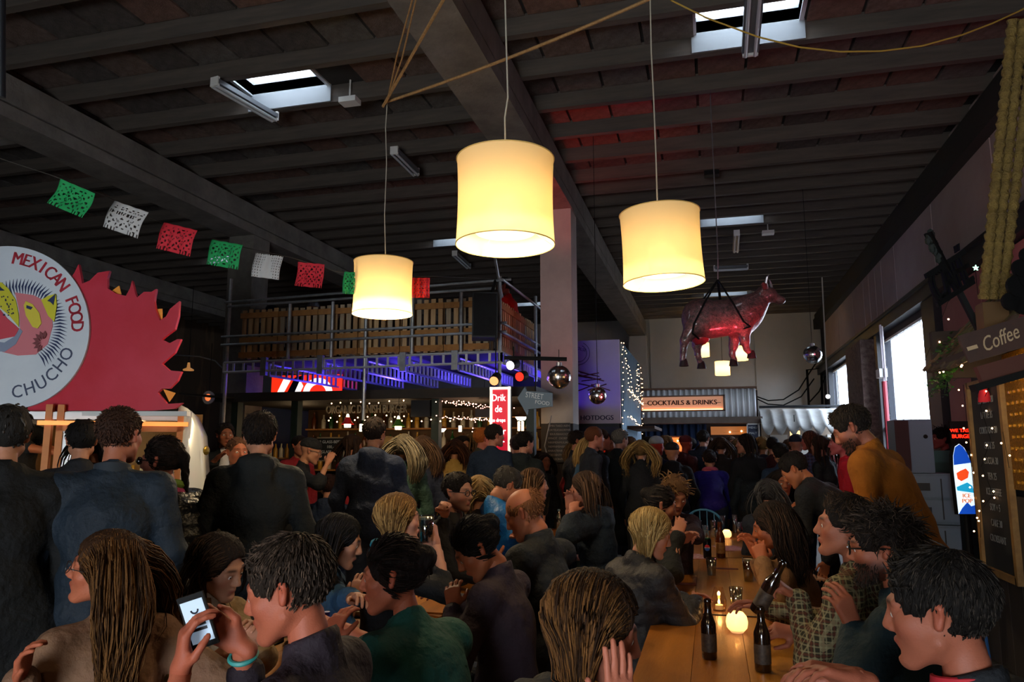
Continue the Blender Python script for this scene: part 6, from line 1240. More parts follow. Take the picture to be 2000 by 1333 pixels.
# surfboard-shaped light box
o_ = PY(1883, 936, 7.4); r = thing('light_box', 'surfboard-shaped light box with an orange splash, blue waves and lettering', 'sign', o_); rx = nrm(RT); hw2, hh2 = .085, .305
def ob(u, v, q=0): return o_ + rx * (u + v * -.03) + np.array([0, 0, v]) - NH * q
outl = [(-.085, -.30), (.085, -.30), (.082, .08), (.06, .2), (.03, .27), (-.01, .305), (-.05, .28), (-.075, .2), (-.085, .08)]
def lb_poly(nm, pts, m, q, t_=.002): k = MB(); k.prism([(u + v * -.03, v) for u, v in pts], o_ - NH * q, rx, (0, 0, 1), t_); k.build(nm, m, r)
MB().tube([(o_[0], o_[1] + .03, 0), (o_[0], o_[1] + .03, o_[2] - .2)], .02, 8).build('stand', black, r); lb_poly('box_body', [(u * 1.05, v * 1.02) for u, v in outl], black, -.05, -.0 + .05); lb_poly('face', outl, mat('lightbox_white', '#e8f4ff', .5, emit=1.1, ecol='#d8f0ff'), .002)
lb_poly('blue_top', [(-.08, .12), (.072, .14), (.05, .22), (.02, .275), (-.01, .3), (-.05, .275), (-.074, .2)], mat('lightbox_blue', '#1048b0', .5, emit=.7, ecol='#1450c8'), .006); lb_poly('orange_splash', [(-.06, .0), (-.03, -.02), (.03, .01), (.045, .06), (.02, .09), (-.03, .07), (-.065, .05)], mat('lightbox_orange', '#e05020', .5, emit=.8, ecol='#ff5020'), .006)
lb_poly('cyan_wave', [(-.075, -.10), (.07, -.12), (.06, -.06), (.02, -.03), (-.03, -.05), (-.078, -.07)], mat('lightbox_cyan', '#20a0c0', .5, emit=.8, ecol='#20a8d8'), .006); lb_poly('blue_base', [(-.085, -.30), (.085, -.30), (.08, -.22), (.03, -.235), (0, -.2), (-.05, -.25)], MATS['lightbox_blue'], .006)
t = MB(); [text(t, s, ob(0, -.145 - k_ * .045, .008), rx, (0, 0, 1), .05, .001, bold=.002) for k_, s in enumerate(('ICE', 'POP'))]; t.build('lettering', mat('lightbox_tan', '#d89060', .5, emit=.5, ecol='#ff9c60'), r)
o_ = PY(1880, 852, 8.0); r = thing('led_sign', 'black sign with two lines of red LED lettering', 'sign', o_); MB().box(o_ - (.10, 0, .14), o_ + (.10, .04, .14)).build('box', black, r); t = MB(); text(t, 'WE TASTE', o_ + (-.0, -.004, .05), (1, 0, 0), (0, 0, 1), .045, .001, bold=.002); text(t, 'BURGER', o_ + (0, -.004, -.005), (1, 0, 0), (0, 0, 1), .05, .001, bold=.002); t.build('led_lettering', mat('led_red', '#ff3018', .5, emit=2.2, ecol='#ff2810'), r); MB().tube([o_ - (0, -.02, .14), (o_[0], o_[1] + .02, 0)], .015, 6).build('pole', black, r)
# ================================================================== COFFEE HUT
hut = thing('coffee_hut', 'dark timber coffee hut with a mossy shingled eave and gold dotted wall', 'food stall', (2.6, 5.2, 0)); gold = mat('gold_mesh', '#a8741c', .3, .7, noise=50, col2='#5a3a0c', bump=.8, bscale=90)
MB().box((2.1, 2.4, 0), (3.05, 6.9, 2.45)).build('hut_body', mat('hut_dark', '#17130f', .7, noise=4, col2='#231c16'), hut); 
gp = MB().box((2.04, 3.6, 1.35), (2.075, 6.02, 2.3)); gp.build('gold_panel', gold, hut); k = MB()
for i in range(28):
    for j in range(12): k.ball((2.038, 3.65 + i * .085 + (j % 2) * .042, 1.4 + j * .078), (.008, .016, .016), 6)
tag(k.build('gold_dots', mat('gold_dot', '#d8a038', .25, .8), hut), kind='stuff')
for z0, z1 in ((0, 1.3),): 
    for i in range(16): MB().box((2.05, 2.5 + i * .275, .02), (2.08, 2.765 + i * .275, 1.3)).build('board', mat('hut_board', '#211a14', .7, noise=6, col2='#2e241b', stretch=(1, 4, .5)), hut)
# shingled eave: rows of shingles on a slope
sh_m = [mat('shingle_%s' % n, a, .85, noise=12, col2=b) for n, a, b in (('brown', '#4a3420', '#6a4c30'), ('dark', '#33251a', '#4a3826'), ('mossy', '#3c3c22', '#58502c'))]
shm = [MB().box((-.075, -.062, -.010), (.075, .062, .010)).mesh('shingle', m) for m in sh_m]
for row in range(8):
    for i in range(11):
        y = 6.15 - i * .115 - (row % 2) * .057; f_ = row / 5; x = 1.62 + .46 * f_; z = 2.28 + .5 * f_ + .05 * math.sin(y * 2)
        link_copy(shm[RS.randint(3)], 'shingle', hut, (x - 2.6, y - 5.2, z + RS.uniform(-.008, .008)), (0, -.83 + RS.uniform(-.06, .06), R90 * 0 + pi / 2 * 0)).rotation_euler = (0, -.83 + RS.uniform(-.06, .06), 0)
MB().box((1.60, 4.85, 2.2), (1.66, 6.2, 2.26)).build('eave_board', mat('eave_wood', '#2c1e14', .8), hut); MB().box((1.62, 6.1, 2.15), (2.1, 6.16, 2.5)).build('gable_board', MATS['eave_wood'], hut)
# slanted woven posts
wov = mat('woven_reed', '#6a5426', .7, noise=20, col2='#8c7236', bump=1, bscale=60)
for k_, (xa, xb, lb) in enumerate(((1921, 1978, 'slanted woven reed post of the coffee hut, next to the hall wall'), (1938, 1998, 'middle slanted woven reed post of the coffee hut'), (1957, 2022, 'slanted woven reed post of the coffee hut, by the picture edge'))):
    a = PD(xa, 585, 4.6); b = PD(xb, 40, 4.5); n = 90; pts = [a + (b - a) * i / n for i in range(n + 1)]; rr = [.030 + .006 * math.sin(i * 1.9) for i in range(n + 1)]
    tag(MB().tube(pts, rr, 10).build('woven_post', wov, None, True, loc=a), lb, 'post')
a = PD(1940, 640, 4.62); tag(MB().obox(a, (.07, 0, 0), (0, .07, 0), (0, 0, .15)).build('post_base', mat('ochre_wood', '#5a3f1a', .7), None, loc=a), 'ochre wooden block under the woven reed posts', 'block')
# coffee sign
o_ = PD(1994, 650, 4.3); ax = nrm(RT * 1. + np.array([0, 0, .30]) - NH * .25); ay = nrm(np.array([0, 0, 1.]) - ax * ax[2]); r = thing('sign_board', 'brown wooden board with the word Coffee in cream handwriting', 'sign', o_)
MB().obox(o_, ax * .32, ay * .085, np.cross(ax, ay) * .012).build('board', mat('brown_sign', '#33201a', .7, noise=6, col2='#42291f'), r); t = MB(); nn = np.cross(ax, ay); text(t, 'Coffee', o_ + nn * .015 - ax * .115 + ay * .0, nrm(ax + ay * .12), nrm(ay + ax * .2), .125, .002, xs=.62); t.obox(o_ + nn * .015 - ax * .275 + ay * -.005, ax * .028, ay * .011, nn * .002); t.build('lettering', mat('cream_paint', '#b09a78', .7), r)
o2 = PD(2012, 705, 4.2); tag(MB().obox(o2, ax * .28, ay * .05, nn * .03).build('beam', mat('red_brown_beam', '#4a2216', .7), None, loc=o2), 'red-brown sloping beam under the Coffee board', 'beam'); o3 = PD(2010, 728, 4.15); tag(MB().obox(o3, ax * .3, ay * .02, nn * .05).build('ledge', black, None, loc=o3), 'black sloping ledge below the red-brown beam', 'ledge')
# black cut-out cup silhouettes
r = thing('cutout_sign', 'black cut-out of stacked rounded shapes standing above the Coffee board', 'sign', PD(1988, 560, 4.25)); k = MB()
for x, y, R_ in ((1972, 590, 18), (1985, 560, 22), (1992, 525, 18), (2005, 500, 16), (1998, 590, 26), (2010, 545, 24)):
    c = PD(x, y, 4.25); k.prism([(R_ * 4.25 / F * math.cos(t_), R_ * 4.25 / F * math.sin(t_)) for t_ in np.linspace(0, 2 * pi, 17)[:-1]], c, RT, (0, 0, 1), .02)
k.build('cutout', black, r)
# black cut-out CAFE sign on its arm
o_ = PD(1856, 545, 4.9); r = thing('cutout_sign', 'black cut-out letters on a slanted arm with a leafy tip', 'sign', o_); ax2 = nrm(RT + np.array([0, 0, .62])); ay2 = nrm(np.array([0, 0, 1.]) * .93 - RT * .25); t = MB()
text(t, 'CAFÉ', o_ - ax2 * .0, ax2, ay2, .30, .012, xs=.42, bold=.012); k_n = np.cross(ax2, ay2); 
t.obox(o_ + ay2 * .105, ax2 * .16, ay2 * .016, NH * .012); t.obox(o_ - ay2 * .10, ax2 * .15, ay2 * .016, NH * .012); t.build('letters', black, r)
k = MB(); k.bar(PD(1812, 455, 4.9), PD(1850, 530, 4.92), .05, .02); k.bar(PD(1872, 568, 4.92), PD(1935, 690, 4.8), .075, .03); k.build('arm', black, r); k = MB()
for i in range(14): c = PD(1812 + i * 1.8 + RS.uniform(-7, 7), 455 + i * 4, 4.9); k.ball(c, (.022, .012, .03), 6)
k.build('leafy_tip', mat('tip_green', '#141c18', .6), r)
# glowing little star
c = PD(1905, 524, 5.2); r = thing('star_light', 'small pale green star light by the woven posts', 'lamp', c); MB().prism([((.022 if i % 2 == 0 else .009) * math.cos(i * pi / 5 + .3), (.022 if i % 2 == 0 else .009) * math.sin(i * pi / 5 + .3)) for i in range(10)], c, RT, (0, 0, 1), .01).build('star', mat('star_glow', '#c8ffe0', .5, emit=1.5), r); MB().tube([c - (0, 0, .02), c - (0, 0, .2)], .002, 4).build('wire', black, r)
# ivy on the eave
r = thing('ivy', 'ivy trailing over the shingled eave with fairy lights in it', 'plant', (1.6, 6.2, 2.4)); leafm = [mat('ivy_leaf', '#2c5a1e', .5, noise=20, col2='#4f8430'), mat('ivy_leaf_dark', '#1c3c18', .5)]
lm = MB(); stems = MB(); nleaf = 0
def leaf(mb, p, s, yw, pt, mi):
    M = rotm(yw, pt, RS.uniform(-.6, .6)); pts = [(0, 0), (.45, .25), (.32, .55), (.12, .62), (0, 1), (-.12, .62), (-.32, .55), (-.45, .25)]
    mb.add([np.array(p) + M @ np.array([u * s, v * s, .12 * s * abs(u)]) for u, v in pts], [(0, 1, 2, 3), (0, 3, 4, 5), (0, 5, 6, 7)], mi)
for px, py, n, sp in ((1855, 690, 60, 16), (1865, 680, 50, 14), (1848, 715, 50, 14), (1880, 668, 36, 10), (1842, 735, 36, 11), (1872, 705, 26, 14)):
    for _ in range(n): leaf(lm, PD(px + RS.normal(0, sp), py + RS.normal(0, sp * .7), 5.4 + RS.uniform(-.15, .12)), RS.uniform(.025, .05), RS.uniform(0, 6.28), RS.uniform(-1, .6), RS.randint(2))
for px, py in ((1838, 745), (1822, 742), (1812, 748), (1848, 752), (1830, 762), (1816, 770), (1845, 768), (1855, 758)):
    stems.tube([PD(1850, 735, 5.6), PD((px + 1850) / 2, (py + 735) / 2 - 3, 5.6), PD(px, py, 5.6)], .003, 4)
    for _ in range(7): leaf(lm, PD(px + RS.normal(0, 4), py + RS.normal(0, 4), 5.6), RS.uniform(.02, .035), RS.uniform(0, 6.28), RS.uniform(-1, .3), RS.randint(2))
tag(lm.build('leaves', leafm, r), kind='stuff'); stems.build('stems', MATS['ivy_leaf_dark'], r)
# framed chalkboard with string lights
fb = thing('chalkboard', 'tall framed chalkboard on the coffee hut wall, wound with string lights', 'chalkboard', (2.03, 6.4, .7)); pine = mat('frame_pine', '#8a6a3a', .6, noise=8, col2='#6a4c26'); yA, yB, zA, zB = 6.06, 6.74, .72, 2.13
MB().box((2.035, yA, zA), (2.05, yB, zB)).build('board', mat('chalk_black', '#101314'), fb)
for a, b in (((yA - .03, zA - .03), (yA + .02, zB + .03)), ((yB - .02, zA - .03), (yB + .03, zB + .03)), ((yA, zA - .03), (yB, zA + .02)), ((yA, zB - .02), (yB, zB + .03))): MB().box((2.01, a[0], a[1]), (2.05, b[0], b[1])).build('frame_bar', pine, fb)
t = MB()
for k_, s in enumerate(('ESPRESSO 20', 'LATTE 35', 'CORTADO 30', 'CHAI 35', 'COCOA 30', 'TEA 25', 'ICE COFFEE', 'SOY + 5', 'CAKE 30', 'CROISSANT')): text(t, s, (2.03, 6.4, 2.0 - k_ * .115), (0, -1, 0), (0, 0, 1), .075, .001, xs=.8)
t.build('writing', mat('chalk_dim', '#6f7375', .9), fb)
fairy('warm string lights winding over the framed chalkboard', [[(1.995, 6.75, 2.15), (1.995, 6.73, 1.5), (1.995, 6.72, .95)], [(1.99, 6.1, 2.12), (1.995, 6.4, 1.95), (1.995, 6.25, 1.7), (1.995, 6.5, 1.5), (1.995, 6.3, 1.3), (1.995, 6.62, 1.15), (1.995, 6.66, .95)], [(1.98, 5.95, 1.75), (1.98, 5.9, 1.5)]], bulb, .007, .11, .03)
fairy('fairy lights along the shingled eave under the ivy', [[(1.58, 6.2, 2.2), (1.6, 5.8, 2.18), (1.62, 5.4, 2.2)], [(1.58, 6.2, 2.28), (1.66, 6.1, 2.5), (1.72, 6.0, 2.7), (1.8, 5.9, 2.8)]], bulb, .007, .12, .04)
c = PX(1922, 770, 2.0); r = thing('santa_hat', 'small red felt hat hung on the corner of the framed chalkboard', 'hat', c); MB().lathe([(.045, -.06), (.038, .0), (.02, .05), (.004, .085)], c, 14).build('felt', mat('red_felt', '#c01c2c', .8), r, True); MB().ball(c - (0.01, 0, -.09), .012, 8).build('bobble', mat('bobble_white', '#d8cfc8', .8), r, True)
r = thing('stage_light', 'small pink stage lamp on the coffee hut roof washing the wall', 'lamp', (2.5, 6.7, 2.46)); MB().lathe([(0, 0), (.06, 0), (.06, .12), (.05, .14), (0, .14)], (2.5, 6.7, 2.46), 14).build('housing', black, r, True)
lamp('pink_glow', 'POINT', (2.5, 7.0, 2.95), 16, (1, .22, .34), .1)
lamp('hut_glow', 'POINT', (1.8, 5.5, 2.12), 7.0, (1, .66, .28), .1)
# dark pipe at the picture edge
tag(MB().tube([PD(2, -20, 3.6), PD(2, 190, 3.6)], .02, 10).build('pipe', darksteel, None, True, loc=PD(2, -20, 3.6)), 'grey-blue vertical pipe end at the upper picture corner', 'pipe')
# ================================================================== PEOPLE
def wf(px, a): return a - 14.9 + math.degrees(math.atan((px - 1000) / F)) * .9
def PP(label, px, py, d, a, body=None, ld=None, **k):
    H = PD(px, py, d); return person(label, H, face=wf(px, a), body=None if body is None else wf(px, body), lean_dir=None if ld is None else wf(px, ld), **k)
IMR = RT; IMD = np.array([0, 0, -1.]); TOC = -NH     # picture right, down, towards the camera
# ---- seated round the left-hand tables, large
PP('woman with very long wavy light brown hair, glasses and a beige jumper, from behind', 205, 1112, 2.5, -76, body=-14, g='f', pitch=8, roll=8, hair='wavy', hl=.50, hc='#2c1a0d', hc2='#76502a', top='#6a4c3a', top2='#75573f', lod=2, hn=1, glasses='thin', skin='#b56a4c', s=1.0, build=1.1, lh=PD(40, 1330, 2.2), rh=PD(330, 1400, 2.6), legs='#2a2320', seatz=.50)
ph = PP('dark haired woman in a khaki trench coat over a white top, looking down', 428, 1108, 2.95, 128, body=140, g='f', pitch=-20, roll=-8, hair='long', hl=.26, hc='#1c1410', hc2='#4a3526', top='#7d6546', top2='#8a7250', inner='#d3d6e2', lod=2, skin='#c09077', collar='big', coat=True, lh=PD(500, 1240, 2.7), rh=PD(400, 1300, 2.7), legs='#2a2622', seatz=.50)
_, PH = PP('man with short ruffled grey-brown hair and a dark plum jumper, holding up a phone', 563, 1152, 1.88, -72, body=-58, g='m', pitch=-14, hair='short', hc='#1e1610', hc2='#57463a', top='#221a20', top2='#2a2028', lod=2, skin='#b5664c', s=1.02, sleeve=.62, lh=PD(352, 1318, 1.82), rh=PD(472, 1262, 1.92),
  lhp='cup', rhp='cup', lhd=(-IMD * 1. + IMR * .05, IMR * .9 - TOC * .5), rhd=(-IMD * .55 - IMR * .8, TOC * .35 - IMR * .5 - IMD * .4), legs='#20242c', seatz=.54)
PP('woman with long straight black hair in a light blue top, looking down at her food', 664, 1058, 3.6, 92, body=100, g='f', pitch=-16, hair='long', hl=.30, hc='#0c0b0c', hc2='#2a2628', top='#24415f', top2='#2c4c6c', lod=2, skin='#b9886e', seatz=.50, lh=PD(700, 1170, 3.2), rh=PD(690, 1175, 3.5), sleeve=.5)
PP('person with dark pinned-up hair in a bottle green top, seen from behind at the table', 768, 1126, 2.6, -78, body=-42, g='f', pitch=-6, hair='bun', hc='#120c0b', hc2='#2f211e', top='#15403a', top2='#1a4c44', lod=2, skin='#b2654a', build=1.25, s=1.05, lh=PD(640, 1260, 2.5), rh=PD(660, 1225, 2.9), seatz=.52)
k = MB(); a_ = PH['wr'] + (PH['er'] - PH['wr']) * .12; ax_ = nrm(PH['er'] - PH['wr']); u_ = nrm(np.cross(ax_, (0, 0, 1))); v_ = np.cross(ax_, u_); k.tube([a_ + .033 * (u_ * math.cos(t_) + v_ * math.sin(t_)) for t_ in np.linspace(0, 2 * pi, 25)], .0065, 6, caps=False); o = k.build('bracelet', mat('bracelet_teal', '#2f8a84', .5), _, True)
_, DR = PP('blonde woman drinking dark beer from a plastic cup, in a black jacket and teal scarf', 780, 1016, 3.75, 80, body=88, g='f', pitch=2, hair='bob', hl=.20, hc='#5a3f22', hc2='#b08a54', top='#101114', top2='#18191c', scarf='#0f6f8c', scarf2='#158098', lod=2, skin='#c6917a', collar='x', rh=PD(852, 1064, 3.7), rhp='grip', rhd=(-IMD - IMR * .2, -IMR + TOC * -.3), lh=PD(835, 1075, 3.9), seatz=.52)
PP('dark haired person in a mauve-grey jumper bent over a tray of food', 932, 1072, 3.2, -95, body=-62, g='f', pitch=-38, hair='bun', hc='#0d0a0a', hc2='#241d1c', top='#2b2028', top2='#33262e', lod=2, skin='#a5603c', build=1.1, lh=PD(885, 1190, 3.1), rh=PD(880, 1170, 3.6), seatz=.50)
PP('balding man in a black suit jacket bent over his meal', 1024, 1004, 3.75, -72, body=-55, g='m', pitch=-28, hair='bald', hc='#6b4328', hc2='#9a6a44', top='#15171a', top2='#1d2023', lod=2, skin='#b5704e', collar='x', build=1.15, lh=PD(955, 1100, 3.6), rh=PD(960, 1090, 4.0), seatz=.50)
PP('dark haired man with black-rimmed glasses and a short beard, in a black jacket', 895, 962, 4.9, 128, body=120, g='m', pitch=-4, hair='short', hc='#120d0b', hc2='#2c2320', top='#111216', lod=1, skin='#b78a76', glasses='thick', beard=.75, collar='x', inner='#6a5550', lh=PD(868, 1008, 4.7), lhp='fist', seatz=.54)
PP('blonde long haired woman seen from behind, beside the man with black-rimmed glasses', 934, 965, 5.3, -10, g='f', hair='long', hl=.26, hc='#7a6242', hc2='#c0a574', top='#1c1418', lod=1)
PP('grey haired man in a bright blue puffer jacket, bending forward', 990, 950, 5.2, 60, body=70, g='m', pitch=-35, hair='short', hc='#2c2824', hc2='#55504a', top='#0d4a80', top2='#1160a0', puffer=True, rough=.45, lod=1, skin='#b5795c', lh=PD(1000, 1050, 4.9))
PP('brown haired woman looking sideways just behind the man in the blue puffer jacket', 1043, 948, 5.7, 75, g='f', hair='long', hl=.24, hc='#3a281c', hc2='#7a5c42', top='#2a1820', lod=1, skin='#c08a72')
PP('brown haired woman in a navy jacket with a blue hood, eating with raised hands', 1142, 958, 5.2, -80, body=-70, g='f', pitch=-8, hair='long', hl=.22, hc='#2c1e16', hc2='#5c4434', top='#101a26', top2='#16222f', puffer=True, hood=True, lod=1, skin='#b77e68', lh=PD(1118, 1000, 5.0), rh=PD(1112, 995, 5.2), build=1.1)
_, FH = PP('woman with blonde-streaked brown hair resting her face in her hand, in a dark hooded coat', 1160, 1232, 1.74, 84, body=40, g='f', pitch=-14, roll=2, hair='bob', hl=.24, hc='#24150b', hc2='#7c5228', top='#1e2022', top2='#282b2d', hood=True, lod=2, hn=1, skin='#c07a62', rh=PD(1206, 1420, 1.58), rhp='flat', rhd=(-IMD + IMR * .05, -TOC * 1. + -IMR * .45), lh=PD(1180, 1500, 2.0), build=1.12, seatz=.52)
PP('blonde bobbed woman in a dark grey quilted jacket, at the long table', 1272, 1043, 3.95, 78, body=52, g='f', pitch=-18, hair='bob', hl=.15, hc='#7c6238', hc2='#c9aa70', top='#1f1d1f', top2='#29272a', puffer=True, lod=2, skin='#c48a70', rough=.55, build=1.1, seatz=.50)
PP('bearded man with dark hair in a topknot, in a black jacket, at the long table', 1290, 988, 4.9, 78, body=70, g='m', pitch=-16, hair='bun', hc='#14100e', hc2='#3a302a', top='#121416', lod=1, skin='#b9846c', beard=.7, hood=True, lh=PD(1330, 1065, 4.7), rh=PD(1325, 1048, 4.6), build=1.1, seatz=.5)
PP('young man with curly fair-brown hair facing the camera and looking down', 1318, 968, 5.3, 160, body=175, g='m', pitch=-28, hair='curly', hc='#4a3420', hc2='#8a6840', top='#20141c', top2='#281a24', lod=1, skin='#c08468', lh=PD(1352, 1052, 4.7), rh=PD(1325, 1054, 4.65), build=.9)
PP('woman with long curly dark brown hair in a tan fleecy coat, about to eat', 1510, 1030, 3.95, -84, body=-68, g='f', pitch=-14, hair='wavy', hl=.34, hc='#140d0a', hc2='#3e2a1e', top='#6d4a2c', top2='#8a6440', lod=2, skin='#b4663e', lh=PD(1490, 1100, 3.7), rh=PD(1478, 1085, 3.85), lhp='pinch', rhp='pinch', build=1.1, seatz=.5)
PP('young man with thick dark quiff in an olive plaid shirt, gripping a tilted bottle', 1650, 1030, 3.0, -92, body=-70, g='m', pitch=4, hair='short', hc='#17110d', hc2='#4a382a', top='#3a3626', lod=2, skin='#a8684e', topm=plaid('plaid_olive', '#2c2a1e', '#8a8262', '#5a2c20'), lh=PD(1560, 1172, 3.02), lhp='grip', lhd=(-IMR * .75 - IMD * .6, TOC * -.2 - IMR * .6 - IMD * -.5), rh=PD(1500, 1190, 3.3), build=1.05, seatz=.52)
_, GL = PP('bearded curly haired man in thick black glasses and a dark teal jacket, hand raised', 1722, 1072, 2.62, -88, body=-72, g='m', pitch=-4, hair='curly', hc='#16100d', hc2='#463a32', top='#16262c', top2='#1c2f36', lod=2, skin='#a8664c', glasses='thick', beard=.95, lh=PD(1668, 1228, 2.50), lhp='pinch', lhd=(-IMD - IMR * .35, -TOC - IMR * .3), rh=PD(1560, 1238, 3.05), rhp='grip', rhd=(-IMR * 1. - IMD * .15, TOC * .2 + IMD * .3 - NH * -.4), build=1.12, seatz=.52)
PP('middle-aged man with greying dark hair in a black jacket with a red collar', 1832, 1195, 1.68, -78, body=-62, g='m', pitch=-8, hair='short', hc='#0f0c0a', hc2='#332d28', top='#16181c', top2='#1d2024', collar='#b01c2a', lod=2, skin='#a4624c', s=1.04, lh=PD(1680, 1330, 1.78), lhp='relax', rh=PD(1660, 1322, 1.95), rhp='relax', lhd=(-IMR - IMD * .25, IMD + TOC * .2), rhd=(-IMR * 1. - IMD * .05, IMD * .6 + TOC * -.5), build=1.2, seatz=.52)
# ---- standing near the truck
K = dict(pose='stand')
PP('man in a long black coat with short grey hair, cut off by the picture edge', 12, 852, 3.1, -5, hair='short', hc='#1c1a18', hc2='#55504b', top='#08090a', coat=True, lod=1, hood=False, build=1.15, **K)
PP('broad man with cropped brown hair in a navy bomber jacket, seen from behind', 235, 852, 3.3, 28, body=4, hair='buzz', hc='#2b1b14', hc2='#5a3c2c', top='#0f1922', top2='#16212c', rough=.7, lod=2, skin='#a8694f', collar='x', build=1.22, legs='#0d0f12', **K)
PP('woman in a black puffer jacket, sunglasses and a pink and green scarf, ponytail down', 315, 902, 4.0, -62, body=-30, g='f', hair='tail', hc='#17110f', hc2='#3a2a24', top='#0d0d10', puffer=True, rough=.3, scarf='#b84a72', scarf2='#6d8a3c', glasses='sun', lod=2, skin='#b46e58', legs='#141c2e', lh=PD(300, 1000, 3.8), **K)
PP('tall man in a black hooded jacket, seen from behind, hands down', 508, 852, 4.1, 4, hair='short', hc='#120d0b', hc2='#32251c', top='#0e1112', top2='#14181a', hood=True, lod=2, build=1.2, legs='#0f1218', **K)
_, VD = PP('vendor in a black T-shirt leaning out of the food truck to hand something over', 66, 790, 6.0, 100, body=120, g='m', hair='short', hc='#1a1512', top='#121211', lod=1, skin='#a8623c', sleeve=.2, rh=PD(122, 890, 5.55), lh=PD(110, 893, 5.5), lhd=(IMR + IMD * .1, IMD), **K)
t = MB(); text(t, 'LUBA', VD['chest'] + VD['f'] * .15 + (0, 0, .03), -VD['r'], (0, 0, 1), .08, .002); t.build('shirt_lettering', mat('shirt_print', '#b9a888', .8), _)
PP('dark haired person waiting at the food truck window', 160, 862, 4.6, 0, hair='short', hc='#0f0c0b', top='#15161a', lod=1, **K)
PP('second dark haired person at the food truck window, shorter', 186, 872, 4.8, 10, g='f', hair='long', hc='#1a1210', top='#1d1416', lod=1, hl=.2, **K)
PP('dark suited man in a white shirt holding papers, facing the camera', 440, 851, 7.6, 165, hair='short', hc='#1a1412', top='#101416', inner='#d5d5dc', lod=1, skin='#a46a50', rh=PD(425, 895, 7.2), **K)
PP('cropped fair haired man half hidden by the tall man in the black hooded jacket', 464, 884, 6.2, 160, hair='buzz', hc='#4a3226', hc2='#70503c', top='#2a2420', lod=1, skin='#b06c50', **K)
PP('man in a flat cap and glasses in black, reading, by the chalkboard', 607, 882, 7.3, 90, pitch=-15, hair='short', hat='#141414', hc='#1c1512', top='#0e0f11', glasses='thick', lod=1, skin='#b38264', rh=PD(640, 905, 7.1), **K)
PP('tall man in a navy hooded jacket, seen from behind at the bar', 732, 848, 5.8, 18, body=2, hair='short', hc='#1a120e', hc2='#3a291e', top='#10192b', top2='#172238', hood=True, lod=1, build=1.15, **K)
PP('woman with long ash blonde hair and a dark green jacket, seen from behind', 790, 878, 6.4, 20, body=10, g='f', hair='long', hl=.34, hc='#4e4638', hc2='#8c8068', top='#1b3029', top2='#223a32', lod=1, hat=None, build=1.1, **K)
PP('woman with brown hair in a dark blue coat, beside the ash blonde woman', 826, 878, 7.0, 10, g='f', hair='long', hc='#3a2a20', hc2='#6a4f3a', top='#141a2c', lod=1, **K)
PP('dark haired woman in a mustard yellow coat, seen from behind', 888, 880, 8.7, 0, g='f', hair='long', hl=.28, hc='#2a1812', hc2='#5c3522', top='#9a7a3c', top2='#ad8c4c', lod=1, **K)
PP('dark haired person facing the camera behind the mustard yellow coat', 905, 873, 8.85, 150, g='f', hair='long', hc='#17100d', top='#2a2018', lod=1, skin='#ab7454', **K)
PP('ginger haired man just behind the man with clipped hair, at the red sign', 944, 858, 8.7, 60, hair='short', hc='#8c4a1c', hc2='#c27a34', top='#2f3328', lod=1, skin='#b8705a', **K)
PP('man with dark clipped hair in a navy jacket, in front of the red sign', 967, 852, 8.2, 60, body=20, hair='short', hc='#17120f', hc2='#3a302a', top='#0f1c2e', top2='#15253a', lod=1, skin='#b07a68', build=1.15, **K)
PP('dark haired man in a black hooded jacket beside the arrow sign', 1026, 866, 8.2, 50, body=15, hair='short', hc='#0e0b0a', hc2='#231d1a', top='#0e1618', hood=True, lod=1, skin='#b98674', build=1.15, **K)
PP('small dark haired child-height person below the menu board', 1063, 903, 9.0, 150, g='f', hair='long', hc='#1a1210', top='#1c1c22', lod=0, skin='#a86a50', s=.9, **K)
PP('man with dark hair and beard in profile, below the blue pillar strip', 1128, 862, 9.2, 80, hair='short', hc='#1a1210', top='#181c26', lod=1, skin='#b0765e', beard=.5, **K)
PP('blonde woman in a denim jacket facing sideways', 1150, 876, 8.8, 95, body=110, g='f', hair='long', hl=.26, hc='#86683c', hc2='#c6a468', top='#33506c', top2='#3f5f7c', lod=1, skin='#b9826e', **K)
PP('man with reddish brown hair in the queue by the lilac banner', 1162, 856, 8.4, 70, hair='short', hc='#4a2a1a', top='#20242e', lod=0, skin='#b4786a', **K)
PP('young man with brown hair in the queue just beyond the reddish haired man', 1176, 860, 8.9, 70, hair='short', hc='#2a1c14', top='#1a1e28', lod=0, skin='#b4786a', **K)
PP('grey haired man in a long black coat, seen from behind', 1212, 860, 9.0, 45, body=5, hair='short', hc='#4a4844', hc2='#8a8680', top='#0e1316', coat=True, lod=1, skin='#b08270', build=1.15, **K)
PP('curly blonde haired woman with hair down her back', 1252, 882, 8.6, 5, g='f', hair='wavy', hl=.34, hc='#5a4426', hc2='#a88850', top='#14171c', lod=1, **K)
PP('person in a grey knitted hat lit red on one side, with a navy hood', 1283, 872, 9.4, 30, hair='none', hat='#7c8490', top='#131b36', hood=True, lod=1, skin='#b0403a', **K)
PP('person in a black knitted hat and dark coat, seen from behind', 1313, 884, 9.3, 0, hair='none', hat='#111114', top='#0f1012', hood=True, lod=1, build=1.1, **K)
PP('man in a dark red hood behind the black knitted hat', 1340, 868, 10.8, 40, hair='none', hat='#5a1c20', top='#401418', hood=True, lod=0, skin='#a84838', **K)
PP('tall dark haired man in a navy jumper with one elbow stuck out', 1374, 858, 10.8, 15, body=5, hair='short', hc='#17130f', hc2='#3c342c', top='#101828', top2='#162034', lod=1, skin='#b58a76', build=1.1, sleeve=.75, rh=PD(1420, 930, 10.6), **K)
PP('woman in a bright violet-blue coat with a coral scarf, seen from behind', 1386, 898, 9.6, 0, g='f', hair='bun', hc='#1a100c', hc2='#3c261a', top='#1a1468', top2='#221b80', scarf='#b8505a', scarf2='#a04658', lod=1, build=1.1, **K)
